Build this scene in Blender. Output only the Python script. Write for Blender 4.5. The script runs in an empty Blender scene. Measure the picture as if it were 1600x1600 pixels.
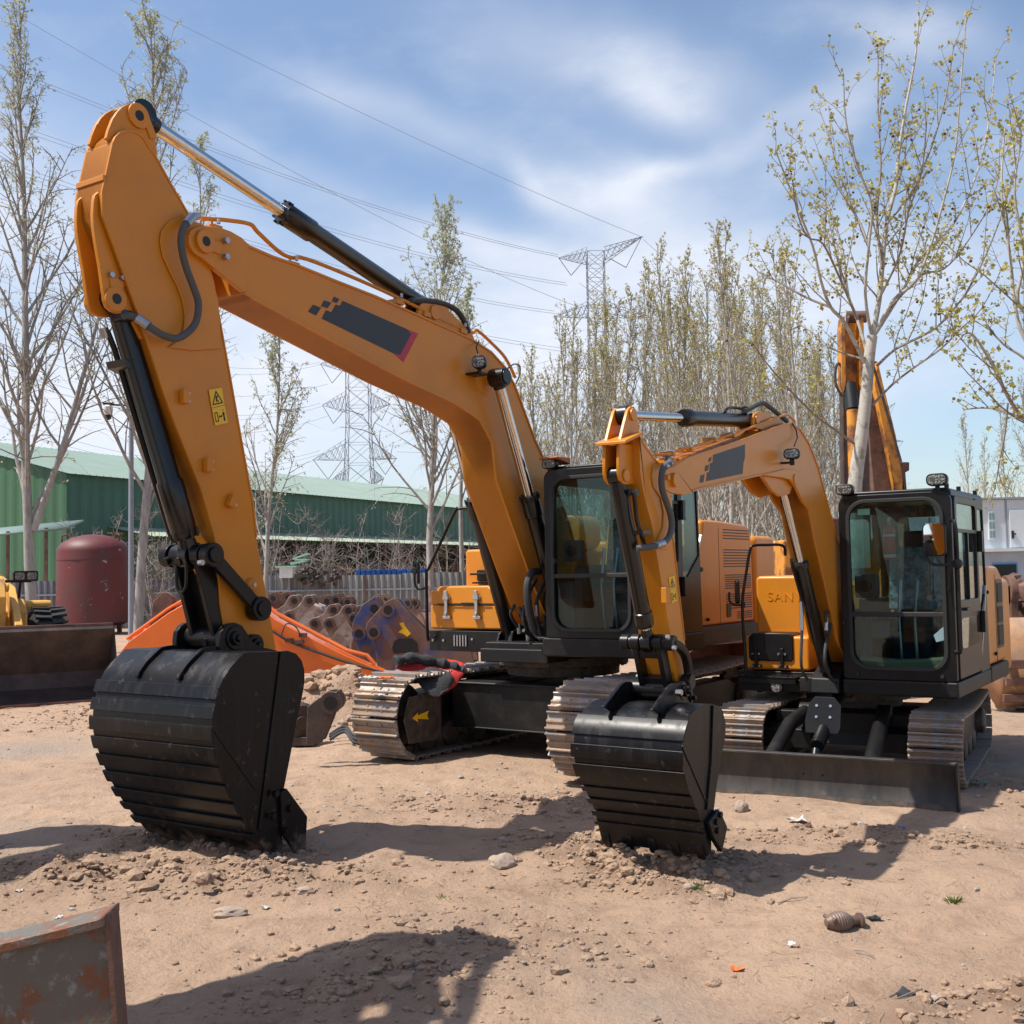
import bpy, bmesh, math, random
from mathutils import Vector, Matrix, noise
random.seed(7)
R=math.radians; PI=math.pi
scene=bpy.context.scene; COL=scene.collection
# ---------------------------------------------------------------- camera model
FPX=1750.; HY=895.; ROLL=R(1.0); CAMH=1.95
PITCH=math.atan((HY-800)/FPX)
fw=Vector((0,math.cos(PITCH),math.sin(PITCH))); rt0=Vector((1,0,0)); up0=rt0.cross(fw)
RT=math.cos(ROLL)*rt0-math.sin(ROLL)*up0; UP=math.cos(ROLL)*up0+math.sin(ROLL)*rt0
O=Vector((0,0,CAMH))
def ray(px,py): return fw*FPX+RT*(px-800)-UP*(py-800)
def ground(px,py,z=0.):
    d=ray(px,py); return O+d*((z-CAMH)/d.z)
def atY(px,py,Y):
    d=ray(px,py); return O+d*(Y/d.y)
cam=bpy.data.cameras.new('camera'); co=bpy.data.objects.new('camera',cam); COL.objects.link(co)
cam.sensor_width=36; cam.lens=FPX*36/1600; cam.clip_end=6000; cam.clip_start=.05
m=Matrix((RT,UP,-fw)).transposed().to_4x4(); m.translation=O; co.matrix_world=m
scene.camera=co
class Mc:
    def __init__(s,C,th):
        th=R(th); s.C=Vector((C[0],C[1],0)); s.F=Vector((-math.sin(th),-math.cos(th),0)); s.L=Vector((math.cos(th),-math.sin(th),0))
        s.rz=math.atan2(s.F.y,s.F.x)
    def P(s,px,py,lat):
        d=ray(px,py); t=((s.C-O).dot(s.L)+lat)/d.dot(s.L); p=O+d*t-s.C; return (p.dot(s.F),p.z)
    def T(s,lat,pts): return [s.P(a,b,lat) for a,b in pts]
    def PF(s,px,py,sf):
        d=ray(px,py); t=((s.C-O).dot(s.F)+sf)/d.dot(s.F); p=O+d*t-s.C; return (p.dot(s.L),p.z)
    def TF(s,sf,pts): return [s.PF(a,b,sf) for a,b in pts]
# ---------------------------------------------------------------- materials
def newmat(name):
    m=bpy.data.materials.new(name); m.use_nodes=True; nt=m.node_tree; nt.nodes.clear()
    o=nt.nodes.new('ShaderNodeOutputMaterial'); return m,nt,o
def N(nt,t,**k):
    n=nt.nodes.new(t)
    for a,b in k.items():
        if a in n.inputs.keys(): n.inputs[a].default_value=b
        else: setattr(n,a,b)
    return n
def lk(nt,a,b): nt.links.new(a,b)
def c4(c): return (c[0],c[1],c[2],1)
def noisen(nt,scale,detail=4,rough=.6,stretch=None,vec=None):
    tc=N(nt,'ShaderNodeTexCoord'); v=tc.outputs['Object'] if vec is None else vec
    if stretch:
        mp=N(nt,'ShaderNodeMapping'); mp.inputs['Scale'].default_value=stretch; lk(nt,v,mp.inputs['Vector']); v=mp.outputs[0]
    n=N(nt,'ShaderNodeTexNoise'); n.inputs['Scale'].default_value=scale; n.inputs['Detail'].default_value=detail; n.inputs['Roughness'].default_value=rough
    lk(nt,v,n.inputs['Vector']); return n
def ramp(nt,src,a,b,ca=(0,0,0),cb=(1,1,1)):
    r=N(nt,'ShaderNodeValToRGB'); r.color_ramp.elements[0].position=a; r.color_ramp.elements[1].position=b
    r.color_ramp.elements[0].color=c4(ca); r.color_ramp.elements[1].color=c4(cb); lk(nt,src,r.inputs[0]); return r
def mixc(nt,f,a,b):
    n=N(nt,'ShaderNodeMix',data_type='RGBA')
    for i,v in((0,f),(6,a),(7,b)):
        if hasattr(v,'links') or isinstance(v,bpy.types.NodeSocket): lk(nt,v,n.inputs[i])
        else: n.inputs[i].default_value=v if i==0 else c4(v)
    return n.outputs[2]
def mat(name,col,rough=.5,metal=0,coat=0,col2=None,nscale=3,lo=.4,hi=.65,stretch=None,bump=0,bscale=40,rough2=None,third=None,spec=.5,soil=0):
    """procedural paint / metal / soil material: two colours blended by noise, optional third, bump"""
    m,nt,o=newmat(name); b=N(nt,'ShaderNodeBsdfPrincipled'); lk(nt,b.outputs[0],o.inputs[0])
    b.inputs['Roughness'].default_value=rough; b.inputs['Metallic'].default_value=metal; b.inputs['Coat Weight'].default_value=coat
    b.inputs['Coat Roughness'].default_value=.12; b.inputs['Specular IOR Level'].default_value=spec
    if col2 is None:
        n=noisen(nt,nscale); c=mixc(nt,ramp(nt,n.outputs[0],.3,.7).outputs[0],[x*.9 for x in col],[min(1,x*1.08) for x in col])
    else:
        n=noisen(nt,nscale,6,.65,stretch); r=ramp(nt,n.outputs[0],lo,hi); c=mixc(nt,r.outputs[0],col,col2)
        if rough2 is not None:
            mr=N(nt,'ShaderNodeMapRange'); mr.inputs[3].default_value=rough; mr.inputs[4].default_value=rough2; lk(nt,r.outputs[0],mr.inputs[0]); lk(nt,mr.outputs[0],b.inputs['Roughness'])
    if third:
        c3,sc,a,bb=third; n3=noisen(nt,sc,6,.7); c=mixc(nt,ramp(nt,n3.outputs[0],a,bb).outputs[0],c,c3)
    if soil:
        tz=N(nt,'ShaderNodeTexCoord'); sz=N(nt,'ShaderNodeSeparateXYZ'); lk(nt,tz.outputs['Object'],sz.inputs[0]); ns=noisen(nt,7,7,.72)
        md=N(nt,'ShaderNodeMath',operation='MULTIPLY_ADD'); lk(nt,ns.outputs[0],md.inputs[0]); md.inputs[1].default_value=soil*1.6; sb_=N(nt,'ShaderNodeMath',operation='MULTIPLY'); lk(nt,sz.outputs[2],sb_.inputs[0]); sb_.inputs[1].default_value=-1.; lk(nt,sb_.outputs[0],md.inputs[2])
        c=mixc(nt,ramp(nt,md.outputs[0],soil*.52,soil*.78,(0,0,0),(.8,.8,.8)).outputs[0],c,(.21,.145,.10))
    lk(nt,c,b.inputs['Base Color'])
    if bump:
        nb=noisen(nt,bscale,6,.6); bp=N(nt,'ShaderNodeBump'); bp.inputs['Strength'].default_value=bump; bp.inputs['Distance'].default_value=.02
        lk(nt,nb.outputs[0],bp.inputs['Height']); lk(nt,bp.outputs[0],b.inputs['Normal'])
    return m
def glassmat(name,tint=(.5,.64,.62),ior=1.5):
    m,nt,o=newmat(name); t=N(nt,'ShaderNodeBsdfTransparent'); t.inputs[0].default_value=c4(tint)
    g=N(nt,'ShaderNodeBsdfGlossy'); g.inputs['Roughness'].default_value=.01; g.inputs[0].default_value=(.9,.95,.95,1)
    lw=N(nt,'ShaderNodeLayerWeight'); lw.inputs[0].default_value=.5; pw=N(nt,'ShaderNodeMath',operation='POWER'); lk(nt,lw.outputs['Facing'],pw.inputs[0]); pw.inputs[1].default_value=4.
    f=N(nt,'ShaderNodeMath',operation='MULTIPLY_ADD'); lk(nt,pw.outputs[0],f.inputs[0]); f.inputs[1].default_value=.9; f.inputs[2].default_value=.030*ior/1.5
    d=noisen(nt,2.5,5); dd=N(nt,'ShaderNodeBsdfDiffuse'); dd.inputs[0].default_value=(.35,.34,.3,1)
    mx=N(nt,'ShaderNodeMixShader'); lk(nt,f.outputs[0],mx.inputs[0]); lk(nt,t.outputs[0],mx.inputs[1]); lk(nt,g.outputs[0],mx.inputs[2])
    r=ramp(nt,d.outputs[0],.45,.8,(0,0,0),(.05,.05,.05)); m2=N(nt,'ShaderNodeMixShader'); lk(nt,r.outputs[0],m2.inputs[0]); lk(nt,mx.outputs[0],m2.inputs[1]); lk(nt,dd.outputs[0],m2.inputs[2])
    lk(nt,m2.outputs[0],o.inputs[0]); return m
YEL=(.63,.228,.013)
M={}
M['yellow']=mat('excavator_yellow_paint',YEL,.38,coat=.06,spec=.38,col2=(.55,.205,.02),nscale=1.6,third=((.42,.22,.09),6,.60,.86),bump=.03,bscale=9)
M['yellow_old']=mat('aged_yellow_paint',(.66,.27,.03),.55,col2=(.22,.085,.035),nscale=3.2,lo=.46,hi=.60,bump=.2)
M['yellow_faded']=mat('faded_yellow_loader_paint',(.62,.33,.06),.55,col2=(.35,.2,.1),nscale=4,lo=.52,hi=.62)
M['black']=mat('black_machine_paint',(.006,.006,.007),.36,col2=(.014,.013,.012),nscale=5,lo=.45,hi=.75,spec=.35)
M['black_dusty']=mat('dusty_black_frame',(.007,.007,.007),.5,col2=(.035,.029,.024),nscale=4,lo=.52,hi=.85,spec=.35,third=((.07,.06,.05),17,.62,.85))
M['bucket']=mat('black_bucket_paint',(.006,.006,.007),.34,col2=(.022,.020,.020),nscale=9,lo=.50,hi=.72,stretch=(1,1,.12),third=((.13,.11,.10),15,.60,.80),rough2=.55,bump=.05,bscale=6,spec=.28,soil=.34)
M['blade']=mat('dusty_blade_steel',(.030,.028,.027),.5,col2=(.10,.085,.072),nscale=3,lo=.45,hi=.75,stretch=(1,1,.3),third=((.16,.13,.11),11,.62,.8))
M['hydr']=mat('black_cylinder_paint',(.006,.006,.006),.30,coat=.12,nscale=7)
M['chrome']=mat('chromed_rod',(.62,.62,.62),.12,metal=1,nscale=30)
M['steel']=mat('zinc_steel',(.45,.45,.46),.35,metal=.9,nscale=30)
M['hose']=mat('rubber_hose',(.03,.03,.032),.6,bump=.3,bscale=300)
M['hosegray']=mat('gray_braided_hose',(.085,.09,.088),.55,bump=.5,bscale=260)
M['rubber']=mat('black_rubber',(.018,.018,.018),.65)
M['trackshoe']=mat('worn_track_steel',(.27,.25,.235),.45,metal=.35,col2=(.22,.15,.11),nscale=7,lo=.42,hi=.62,third=((.36,.26,.185),3.1,.45,.60),rough2=.8,bump=.25,bscale=60)
M['chain']=mat('dark_track_chain',(.05,.045,.04),.6,metal=.3,col2=(.13,.09,.065),nscale=9)
M['rust']=mat('rusty_steel',(.115,.052,.033),.75,col2=(.19,.10,.07),nscale=6,lo=.35,hi=.65,third=((.07,.035,.03),2.5,.5,.65),bump=.3)
M['rustgray']=mat('worn_gray_rust_steel',(.42,.37,.34),.6,col2=(.28,.17,.12),nscale=4,lo=.44,hi=.6,bump=.2,third=((.12,.055,.035),9,.6,.7))
M['rustear']=mat('polished_rusty_ear',(.20,.12,.09),.6,col2=(.32,.25,.21),nscale=5,third=((.10,.045,.03),6,.55,.65),bump=.2)
M['rustdark']=mat('dark_oily_rust',(.045,.030,.024),.55,col2=(.085,.05,.036),nscale=5,bump=.3)
M['rustblue']=mat('blue_paint_over_rust',(.045,.07,.20),.6,col2=(.16,.09,.06),nscale=3,lo=.45,hi=.55,bump=.2)
M['corner']=mat('flaking_bucket_steel',(.14,.125,.105),.55,col2=(.20,.075,.035),nscale=4.5,lo=.50,hi=.58,third=((.26,.26,.24),14,.56,.66),bump=.35,bscale=70)
M['orange']=mat('orange_boom_paint',(.78,.16,.02),.35,coat=.3,nscale=2)
M['paledust']=mat('pale_orange_dust',(.48,.26,.13),.75,col2=(.30,.19,.13),nscale=3,lo=.4,hi=.6,bump=.2)
M['tank']=mat('dark_red_tank_paint',(.13,.016,.016),.55,col2=(.085,.03,.026),nscale=1.2,third=((.36,.30,.30),2.6,.64,.67),bump=.1)
M['green']=mat('green_sheet_sunlit_tone',(.050,.135,.062),.6,col2=(.036,.10,.05),nscale=.8,stretch=(1,1,.1))  # gable sheet, sunlight put into a lighter green
M['greenshade']=mat('green_sheet_shaded_tone',(.028,.115,.075),.5,col2=(.022,.095,.065),nscale=.5)  # same sheet on the unlit long wall, shade put into the colour
M['roof']=mat('pale_green_roof_sheet',(.22,.30,.255),.5,col2=(.19,.27,.225),nscale=.4)
M['canopy']=mat('cream_green_canopy_sheet',(.34,.38,.28),.55)
M['fence']=mat('gray_fence_sheet',(.17,.175,.20),.5,col2=(.12,.12,.14),nscale=.8,stretch=(1,1,.3),metal=.1)
M['fence2']=mat('pale_fence_sheet',(.24,.245,.245),.5,col2=(.16,.155,.15),nscale=1.3,stretch=(1,1,.2))
M['openingshade']=mat('opening_shade_colour',(.015,.02,.018),.8)  # shade inside openings, given as a near black colour
M['brownstuff']=mat('brown_stored_goods',(.10,.045,.025),.8)
M['white']=mat('white_container_wall',(.62,.65,.66),.5,col2=(.54,.58,.60),nscale=1)
M['whiteblue']=mat('pale_blue_gray_wall',(.36,.42,.50),.5)
M['blue']=mat('blue_sheet',(.03,.13,.42),.45)
M['skyblue']=mat('blue_door_frame',(.05,.22,.5),.4)
M['plasticgray']=mat('cab_interior_gray',(.07,.075,.08),.6)
M['seat']=mat('dark_seat_fabric',(.03,.034,.045),.8)
M['plasticwrap']=mat('clear_plastic_wrap',(.30,.34,.35),.15,coat=.6,col2=(.12,.14,.15),nscale=14,lo=.45,hi=.55,bump=1,bscale=22)
M['mat']=mat('tan_floor_mat',(.26,.22,.11),.8)
M['red']=mat('red_extinguisher_paint',(.75,.02,.02),.3,coat=.4)
M['whitepl']=mat('white_plastic',(.7,.7,.7),.4)
M['palegreen']=mat('pale_green_paint',(.35,.62,.5),.5)
M['sticker']=mat('yellow_sticker',(.85,.5,.01),.4)
M['ink']=mat('black_ink',(.01,.01,.01),.5)
M['decal']=mat('dark_gray_decal',(.024,.024,.028),.45)
M['decalred']=mat('crimson_decal',(.42,.012,.04),.4)
M['led']=mat('led_lens',(.30,.30,.28),.2,coat=.8,col2=(.06,.06,.06),nscale=60,lo=.45,hi=.5)
M['lamphousing']=mat('orange_lamp_hood',(.45,.12,.03),.5)
M['mirror']=mat('mirror_glass',(.85,.88,.9),.02,metal=1,nscale=1)
M['glass']=glassmat('cab_glass',(.66,.80,.82),1.5); M['glassclear']=glassmat('clear_side_glass',(.62,.72,.7))
M['bark']=mat('gray_poplar_bark',(.38,.35,.32),.85,col2=(.24,.215,.19),nscale=10,stretch=(1,1,.25),bump=.5,bscale=30)
M['barkpale']=mat('pale_plane_tree_bark',(.44,.41,.35),.8,col2=(.26,.235,.18),nscale=7,lo=.5,hi=.62,bump=.3,bscale=30)
M['barkgrove']=mat('pale_grove_bark',(.44,.41,.35),.85,col2=(.28,.245,.20),nscale=5,bump=.3,bscale=20)
M['twig']=mat('brown_twig_bark',(.25,.21,.18),.85)
def leafmat(n,a,b):
    m,nt,o=newmat(n); d=N(nt,'ShaderNodeBsdfDiffuse'); t=N(nt,'ShaderNodeBsdfTranslucent'); x=N(nt,'ShaderNodeMixShader'); x.inputs[0].default_value=.35
    g=N(nt,'ShaderNodeNewGeometry'); c=mixc(nt,g.outputs['Random Per Island'],a,b)
    lk(nt,c,d.inputs[0]); lk(nt,c,t.inputs[0]); lk(nt,d.outputs[0],x.inputs[1]); lk(nt,t.outputs[0],x.inputs[2]); lk(nt,x.outputs[0],o.inputs[0]); return m
M['leafgrove']=leafmat('budding_poplar_leaves',(.36,.34,.12),(.56,.48,.22))
M['leafgray']=leafmat('gray_green_catkins',(.42,.45,.29),(.60,.61,.43))
M['leafplane']=leafmat('young_plane_leaves',(.30,.30,.08),(.58,.50,.20))
M['fruit']=mat('brown_seed_balls',(.10,.04,.025),.9)
M['pylon']=mat('galvanised_pylon_steel',(.27,.29,.33),.6,metal=.2)
M['wire']=mat('power_wire',(.32,.36,.42),.5)
M['cloth']=mat('charcoal_fabric',(.035,.037,.04),.95,bump=.5,bscale=60)
M['clothred']=mat('red_fabric',(.52,.035,.03),.85,bump=.4,bscale=60)
M['grass']=leafmat('green_grass_blades',(.08,.14,.03),(.16,.22,.06))
M['straw']=mat('dry_straw',(.30,.22,.13),.9)
M['stone']=mat('sandy_stone',(.36,.27,.20),.85,col2=(.27,.21,.17),nscale=6,bump=.4)
M['stonegray']=mat('gray_stone',(.33,.285,.24),.8,bump=.4)
M['paper']=mat('dirty_white_paper',(.55,.53,.50),.8,col2=(.35,.30,.26),nscale=20)
M['casting']=mat('brown_cast_iron',(.20,.14,.11),.55,metal=.2,col2=(.13,.08,.06),nscale=8)
M['bottle']=glassmat('clear_bottle_plastic',(.75,.8,.8)); M['capgreen']=mat('green_bottle_cap',(.02,.25,.15),.4)
M['brick']=mat('red_brick',(.30,.11,.07),.85)
# ground
def groundmat():
    m,nt,o=newmat('sandy_yard_soil'); b=N(nt,'ShaderNodeBsdfPrincipled'); lk(nt,b.outputs[0],o.inputs[0]); b.inputs['Roughness'].default_value=.95; b.inputs['Specular IOR Level'].default_value=.15
    n1=noisen(nt,.55,8,.62); n2=noisen(nt,3.5,8,.7); n3=noisen(nt,26,6,.7); n4=noisen(nt,.28,4,.5)
    c=mixc(nt,ramp(nt,n1.outputs[0],.38,.66).outputs[0],(.435,.302,.208),(.36,.245,.168))
    c=mixc(nt,ramp(nt,n2.outputs[0],.50,.72).outputs[0],c,(.28,.185,.128))
    c=mixc(nt,ramp(nt,n3.outputs[0],.55,.75,(0,0,0),(.7,.7,.7)).outputs[0],c,(.19,.135,.10))
    c=mixc(nt,ramp(nt,n4.outputs[0],.55,.70,(0,0,0),(.75,.75,.75)).outputs[0],c,(.30,.255,.21))
    v=N(nt,'ShaderNodeTexVoronoi'); v.inputs['Scale'].default_value=38; tc=N(nt,'ShaderNodeTexCoord'); lk(nt,tc.outputs['Object'],v.inputs['Vector'])
    c=mixc(nt,ramp(nt,v.outputs['Distance'],.10,.16,(.55,.55,.55),(0,0,0)).outputs[0],c,(.42,.36,.30))
    at_=N(nt,'ShaderNodeAttribute',attribute_name='churned'); c=mixc(nt,at_.outputs['Fac'],c,(.235,.155,.108))
    lk(nt,c,b.inputs['Base Color'])
    ad=N(nt,'ShaderNodeMath',operation='MULTIPLY_ADD'); lk(nt,n2.outputs[0],ad.inputs[0]); ad.inputs[1].default_value=2.2; lk(nt,n3.outputs[0],ad.inputs[2])
    bp=N(nt,'ShaderNodeBump'); bp.inputs['Strength'].default_value=.75; bp.inputs['Distance'].default_value=.035
    lk(nt,ad.outputs[0],bp.inputs['Height']); lk(nt,bp.outputs[0],b.inputs['Normal']); return m
M['ground']=groundmat()
# ---------------------------------------------------------------- mesh builder
class MB:
    def __init__(s): s.v=[]; s.f=[]; s.mi=[]; s.cm=0
    def add(s,vs,fs):
        b=len(s.v); s.v.extend(vs)
        for f in fs: s.f.append([i+b for i in f]); s.mi.append(s.cm)
    def prism(s,prof,a,b,ax='S'):
        n=len(prof)
        if ax=='S': g=lambda p,w:(p[0],w,p[1])
        elif ax=='F': g=lambda p,w:(w,p[0],p[1])
        else: g=lambda p,w:(p[0],p[1],w)
        vs=[g(p,a) for p in prof]+[g(p,b) for p in prof]
        fs=[list(range(n))[::-1],list(range(n,2*n))]+[[i,(i+1)%n,n+(i+1)%n,n+i] for i in range(n)]
        s.add(vs,fs); return s
    def ring(s,outer,inner,a,b,ax='F'):
        n=len(outer); g={'S':lambda p,w:(p[0],w,p[1]),'F':lambda p,w:(w,p[0],p[1]),'T':lambda p,w:(p[0],p[1],w)}[ax]
        vs=[g(p,a) for p in outer]+[g(p,a) for p in inner]+[g(p,b) for p in outer]+[g(p,b) for p in inner]; fs=[]
        for i in range(n):
            j=(i+1)%n
            fs+=[[i,j,n+j,n+i],[2*n+i,3*n+i,3*n+j,2*n+j],[i,2*n+i,2*n+j,j],[n+i,n+j,3*n+j,3*n+i]]
        s.add(vs,fs); return s
    def box(s,x0,x1,y0,y1,z0,z1): return s.prism([(x0,z0),(x1,z0),(x1,z1),(x0,z1)],y0,y1)
    def obox(s,c,ax,ay,az):
        c=Vector(c); vs=[c+Vector(ax)*i+Vector(ay)*j+Vector(az)*k for i in(-1,1) for j in(-1,1) for k in(-1,1)]
        s.add(vs,[[0,1,3,2],[4,6,7,5],[0,4,5,1],[2,3,7,6],[0,2,6,4],[1,5,7,3]]); return s
    def tube(s,pts,r,n=10,cap=True):
        pts=[Vector(p) for p in pts]; k=len(pts)
        rs=r if isinstance(r,(list,tuple)) else [r]*k
        t=(pts[1]-pts[0]).normalized(); u=t.orthogonal().normalized(); vs=[]; cs=[(math.cos(2*PI*i/n),math.sin(2*PI*i/n)) for i in range(n)]
        for i in range(k):
            if i==0: tt=t
            elif i==k-1: tt=(pts[i]-pts[i-1]).normalized()
            else: tt=((pts[i+1]-pts[i]).normalized()+(pts[i]-pts[i-1]).normalized()).normalized()
            u=(u-tt*u.dot(tt)); u=u.normalized() if u.length>1e-6 else tt.orthogonal().normalized(); w=tt.cross(u)
            for c,sn in cs: vs.append(pts[i]+(u*c+w*sn)*rs[i])
        fs=[[a*n+i,a*n+(i+1)%n,(a+1)*n+(i+1)%n,(a+1)*n+i] for a in range(k-1) for i in range(n)]
        if cap: fs+=[list(range(n))[::-1],[(k-1)*n+i for i in range(n)]]
        s.add(vs,fs); return s
    def cyl(s,a,b,r0,r1=None,n=24): return s.tube([a,b],[r0,r0 if r1 is None else r1],n)
    def lathe(s,a,b,prof,n=28):
        """prof: list (t along a->b in metres, radius)"""
        a=Vector(a); d=(Vector(b)-a).normalized(); u=d.orthogonal().normalized(); w=d.cross(u); vs=[]
        for t,r in prof:
            for i in range(n):
                q=2*PI*i/n; vs.append(a+d*t+(u*math.cos(q)+w*math.sin(q))*max(r,1e-4))
        k=len(prof); fs=[[p*n+i,p*n+(i+1)%n,(p+1)*n+(i+1)%n,(p+1)*n+i] for p in range(k-1) for i in range(n)]
        fs+=[list(range(n))[::-1],[(k-1)*n+i for i in range(n)]]
        s.add(vs,fs); return s
    def strip(s,pts,th,l0,l1):
        """plate following an open (s,z) polyline, thickness th to its left side"""
        n=len(pts); off=[]
        for i in range(n):
            a=Vector(pts[max(i-1,0)]); b=Vector(pts[min(i+1,n-1)]); d=(b-a).normalized(); off.append((pts[i][0]-d.y*th,pts[i][1]+d.x*th))
        vs=[]
        for l in(l0,l1):
            vs+=[(p[0],l,p[1]) for p in pts]+[(p[0],l,p[1]) for p in off]
        fs=[]
        for i in range(n-1):
            fs+=[[i,i+1,n+i+1,n+i],[2*n+i,3*n+i,3*n+i+1,2*n+i+1],[i,2*n+i,2*n+i+1,i+1],[n+i,n+i+1,3*n+i+1,3*n+i]]
        fs+=[[0,n,3*n,2*n],[n-1,3*n-1,4*n-1,2*n-1]]
        s.add(vs,fs); return s
    def build(s,name,mats,parent=None,bevel=0,seg=2,smooth=35,rot=None,recalc=True):
        me=bpy.data.meshes.new(name); me.from_pydata([tuple(v) for v in s.v],[],s.f)
        if not isinstance(mats,(list,tuple)): mats=[mats]
        for q in mats: me.materials.append(M[q] if isinstance(q,str) else q)
        if len(mats)>1: me.polygons.foreach_set('material_index',s.mi)
        if recalc:
            bm=bmesh.new(); bm.from_mesh(me); bmesh.ops.recalc_face_normals(bm,faces=bm.faces); bm.to_mesh(me); bm.free()
        if smooth:
            me.polygons.foreach_set('use_smooth',[True]*len(me.polygons)); me.set_sharp_from_angle(angle=R(smooth))
        me.update(); o=bpy.data.objects.new(name,me); COL.objects.link(o)
        if parent: o.parent=parent
        if rot is not None: o.rotation_euler=(0,0,rot)
        if bevel:
            b=o.modifiers.new('bevel','BEVEL'); b.width=bevel; b.segments=seg; b.limit_method='ANGLE'; b.angle_limit=R(40); b.harden_normals=True
        return o
def tag(o,label=None,cat=None,group=None,kind=None):
    if label: o['label']=label
    if cat: o['category']=cat
    if group: o['group']=group
    if kind: o['kind']=kind
    return o
def thing(name,label,cat,loc=(0,0,0),rz=0,group=None):
    o=bpy.data.objects.new(name,None); COL.objects.link(o); o.empty_display_size=.3; o.location=loc; o.rotation_euler=(0,0,rz)
    return tag(o,label,cat,group)
KIDS={}
def copy_tree(o,parent=None):
    c=o.copy(); COL.objects.link(c); c.parent=parent
    for ch in [x for x in COL.objects if x.parent==o]: copy_tree(ch,c)
    return c
def rrect(x0,x1,z0,z1,r,n=6):
    r=r if isinstance(r,(list,tuple)) else [r]*4
    out=[]
    for (cx,cz,a,q) in((x1-r[0],z0+r[0],-90,r[0]),(x1-r[1],z1-r[1],0,r[1]),(x0+r[2],z1-r[2],90,r[2]),(x0+r[3],z0+r[3],180,r[3])):
        for i in range(n+1):
            t=R(a+90*i/n); out.append((cx+q*math.cos(t),cz+q*math.sin(t)))
    return out
def circ(c,r,n=24,a0=0,a1=360):
    k=n if a1-a0>=360 else n+1
    return [(c[0]+r*math.cos(R(a0+(a1-a0)*i/n)),c[1]+r*math.sin(R(a0+(a1-a0)*i/n))) for i in range(k)]
def catmull(p,n=6):
    p=[Vector(q) for q in p]; out=[]
    for i in range(len(p)-1):
        a=p[max(i-1,0)]; b=p[i]; c=p[i+1]; d=p[min(i+2,len(p)-1)]
        for k in range(n):
            t=k/n; out.append(.5*((2*b)+(c-a)*t+(2*a-5*b+4*c-d)*t*t+(3*b-a-3*c+d)*t**3))
    out.append(p[-1]); return out
def v3(p,l): return Vector((p[0],l,p[1]))
CLOUDK=.82; SKYSAT=1.02; SKYVAL=2.0; CLOUDC=(10.2,10.7,11.8); EXPO=0.33
# ---------------------------------------------------------------- machine components
def hyd(root,name,base,tip,rb,rr,tsplit,collar=.12,eye=.09,el=None,label=None):
    """barrel from base to tsplit of the length, chromed rod on to tip"""
    base=Vector(base); tip=Vector(tip); L=(tip-base).length; d=(tip-base)/L; side=Vector((0,1,0)); mid=base+d*L*tsplit
    b=MB(); b.lathe(base,tip,[(eye*.6,rb*.9),(eye*.9,rb),(L*tsplit-collar*1.05,rb),(L*tsplit-collar,rb*1.16),(L*tsplit-.02,rb*1.16),(L*tsplit,rb*1.02)])
    b.cyl(base-side*rb*.8,base+side*rb*.8,eye*.9)
    for i in range(10 if rb>.06 else 0):
        a=2*PI*i/10; u=d.orthogonal().normalized(); w=d.cross(u); q=mid-d*.03+(u*math.cos(a)+w*math.sin(a))*rb*1.17; b.cyl(q-d*.02,q+d*.035,rb*.13,n=6)
    o=b.build(name,'hydr',root,smooth=40)
    r=MB(); r.cyl(mid-d*.02,tip-d*eye*.6,rr); r.build('rod',['chrome'],o)
    el=el or rb*.62; e=MB(); e.cyl(tip-side*el,tip+side*el,eye); e.cyl(tip-d*eye*1.5,tip,rr*1.15,eye*.8); e.build('rod_eye','hydr',o,bevel=.006)
    return o
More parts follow.
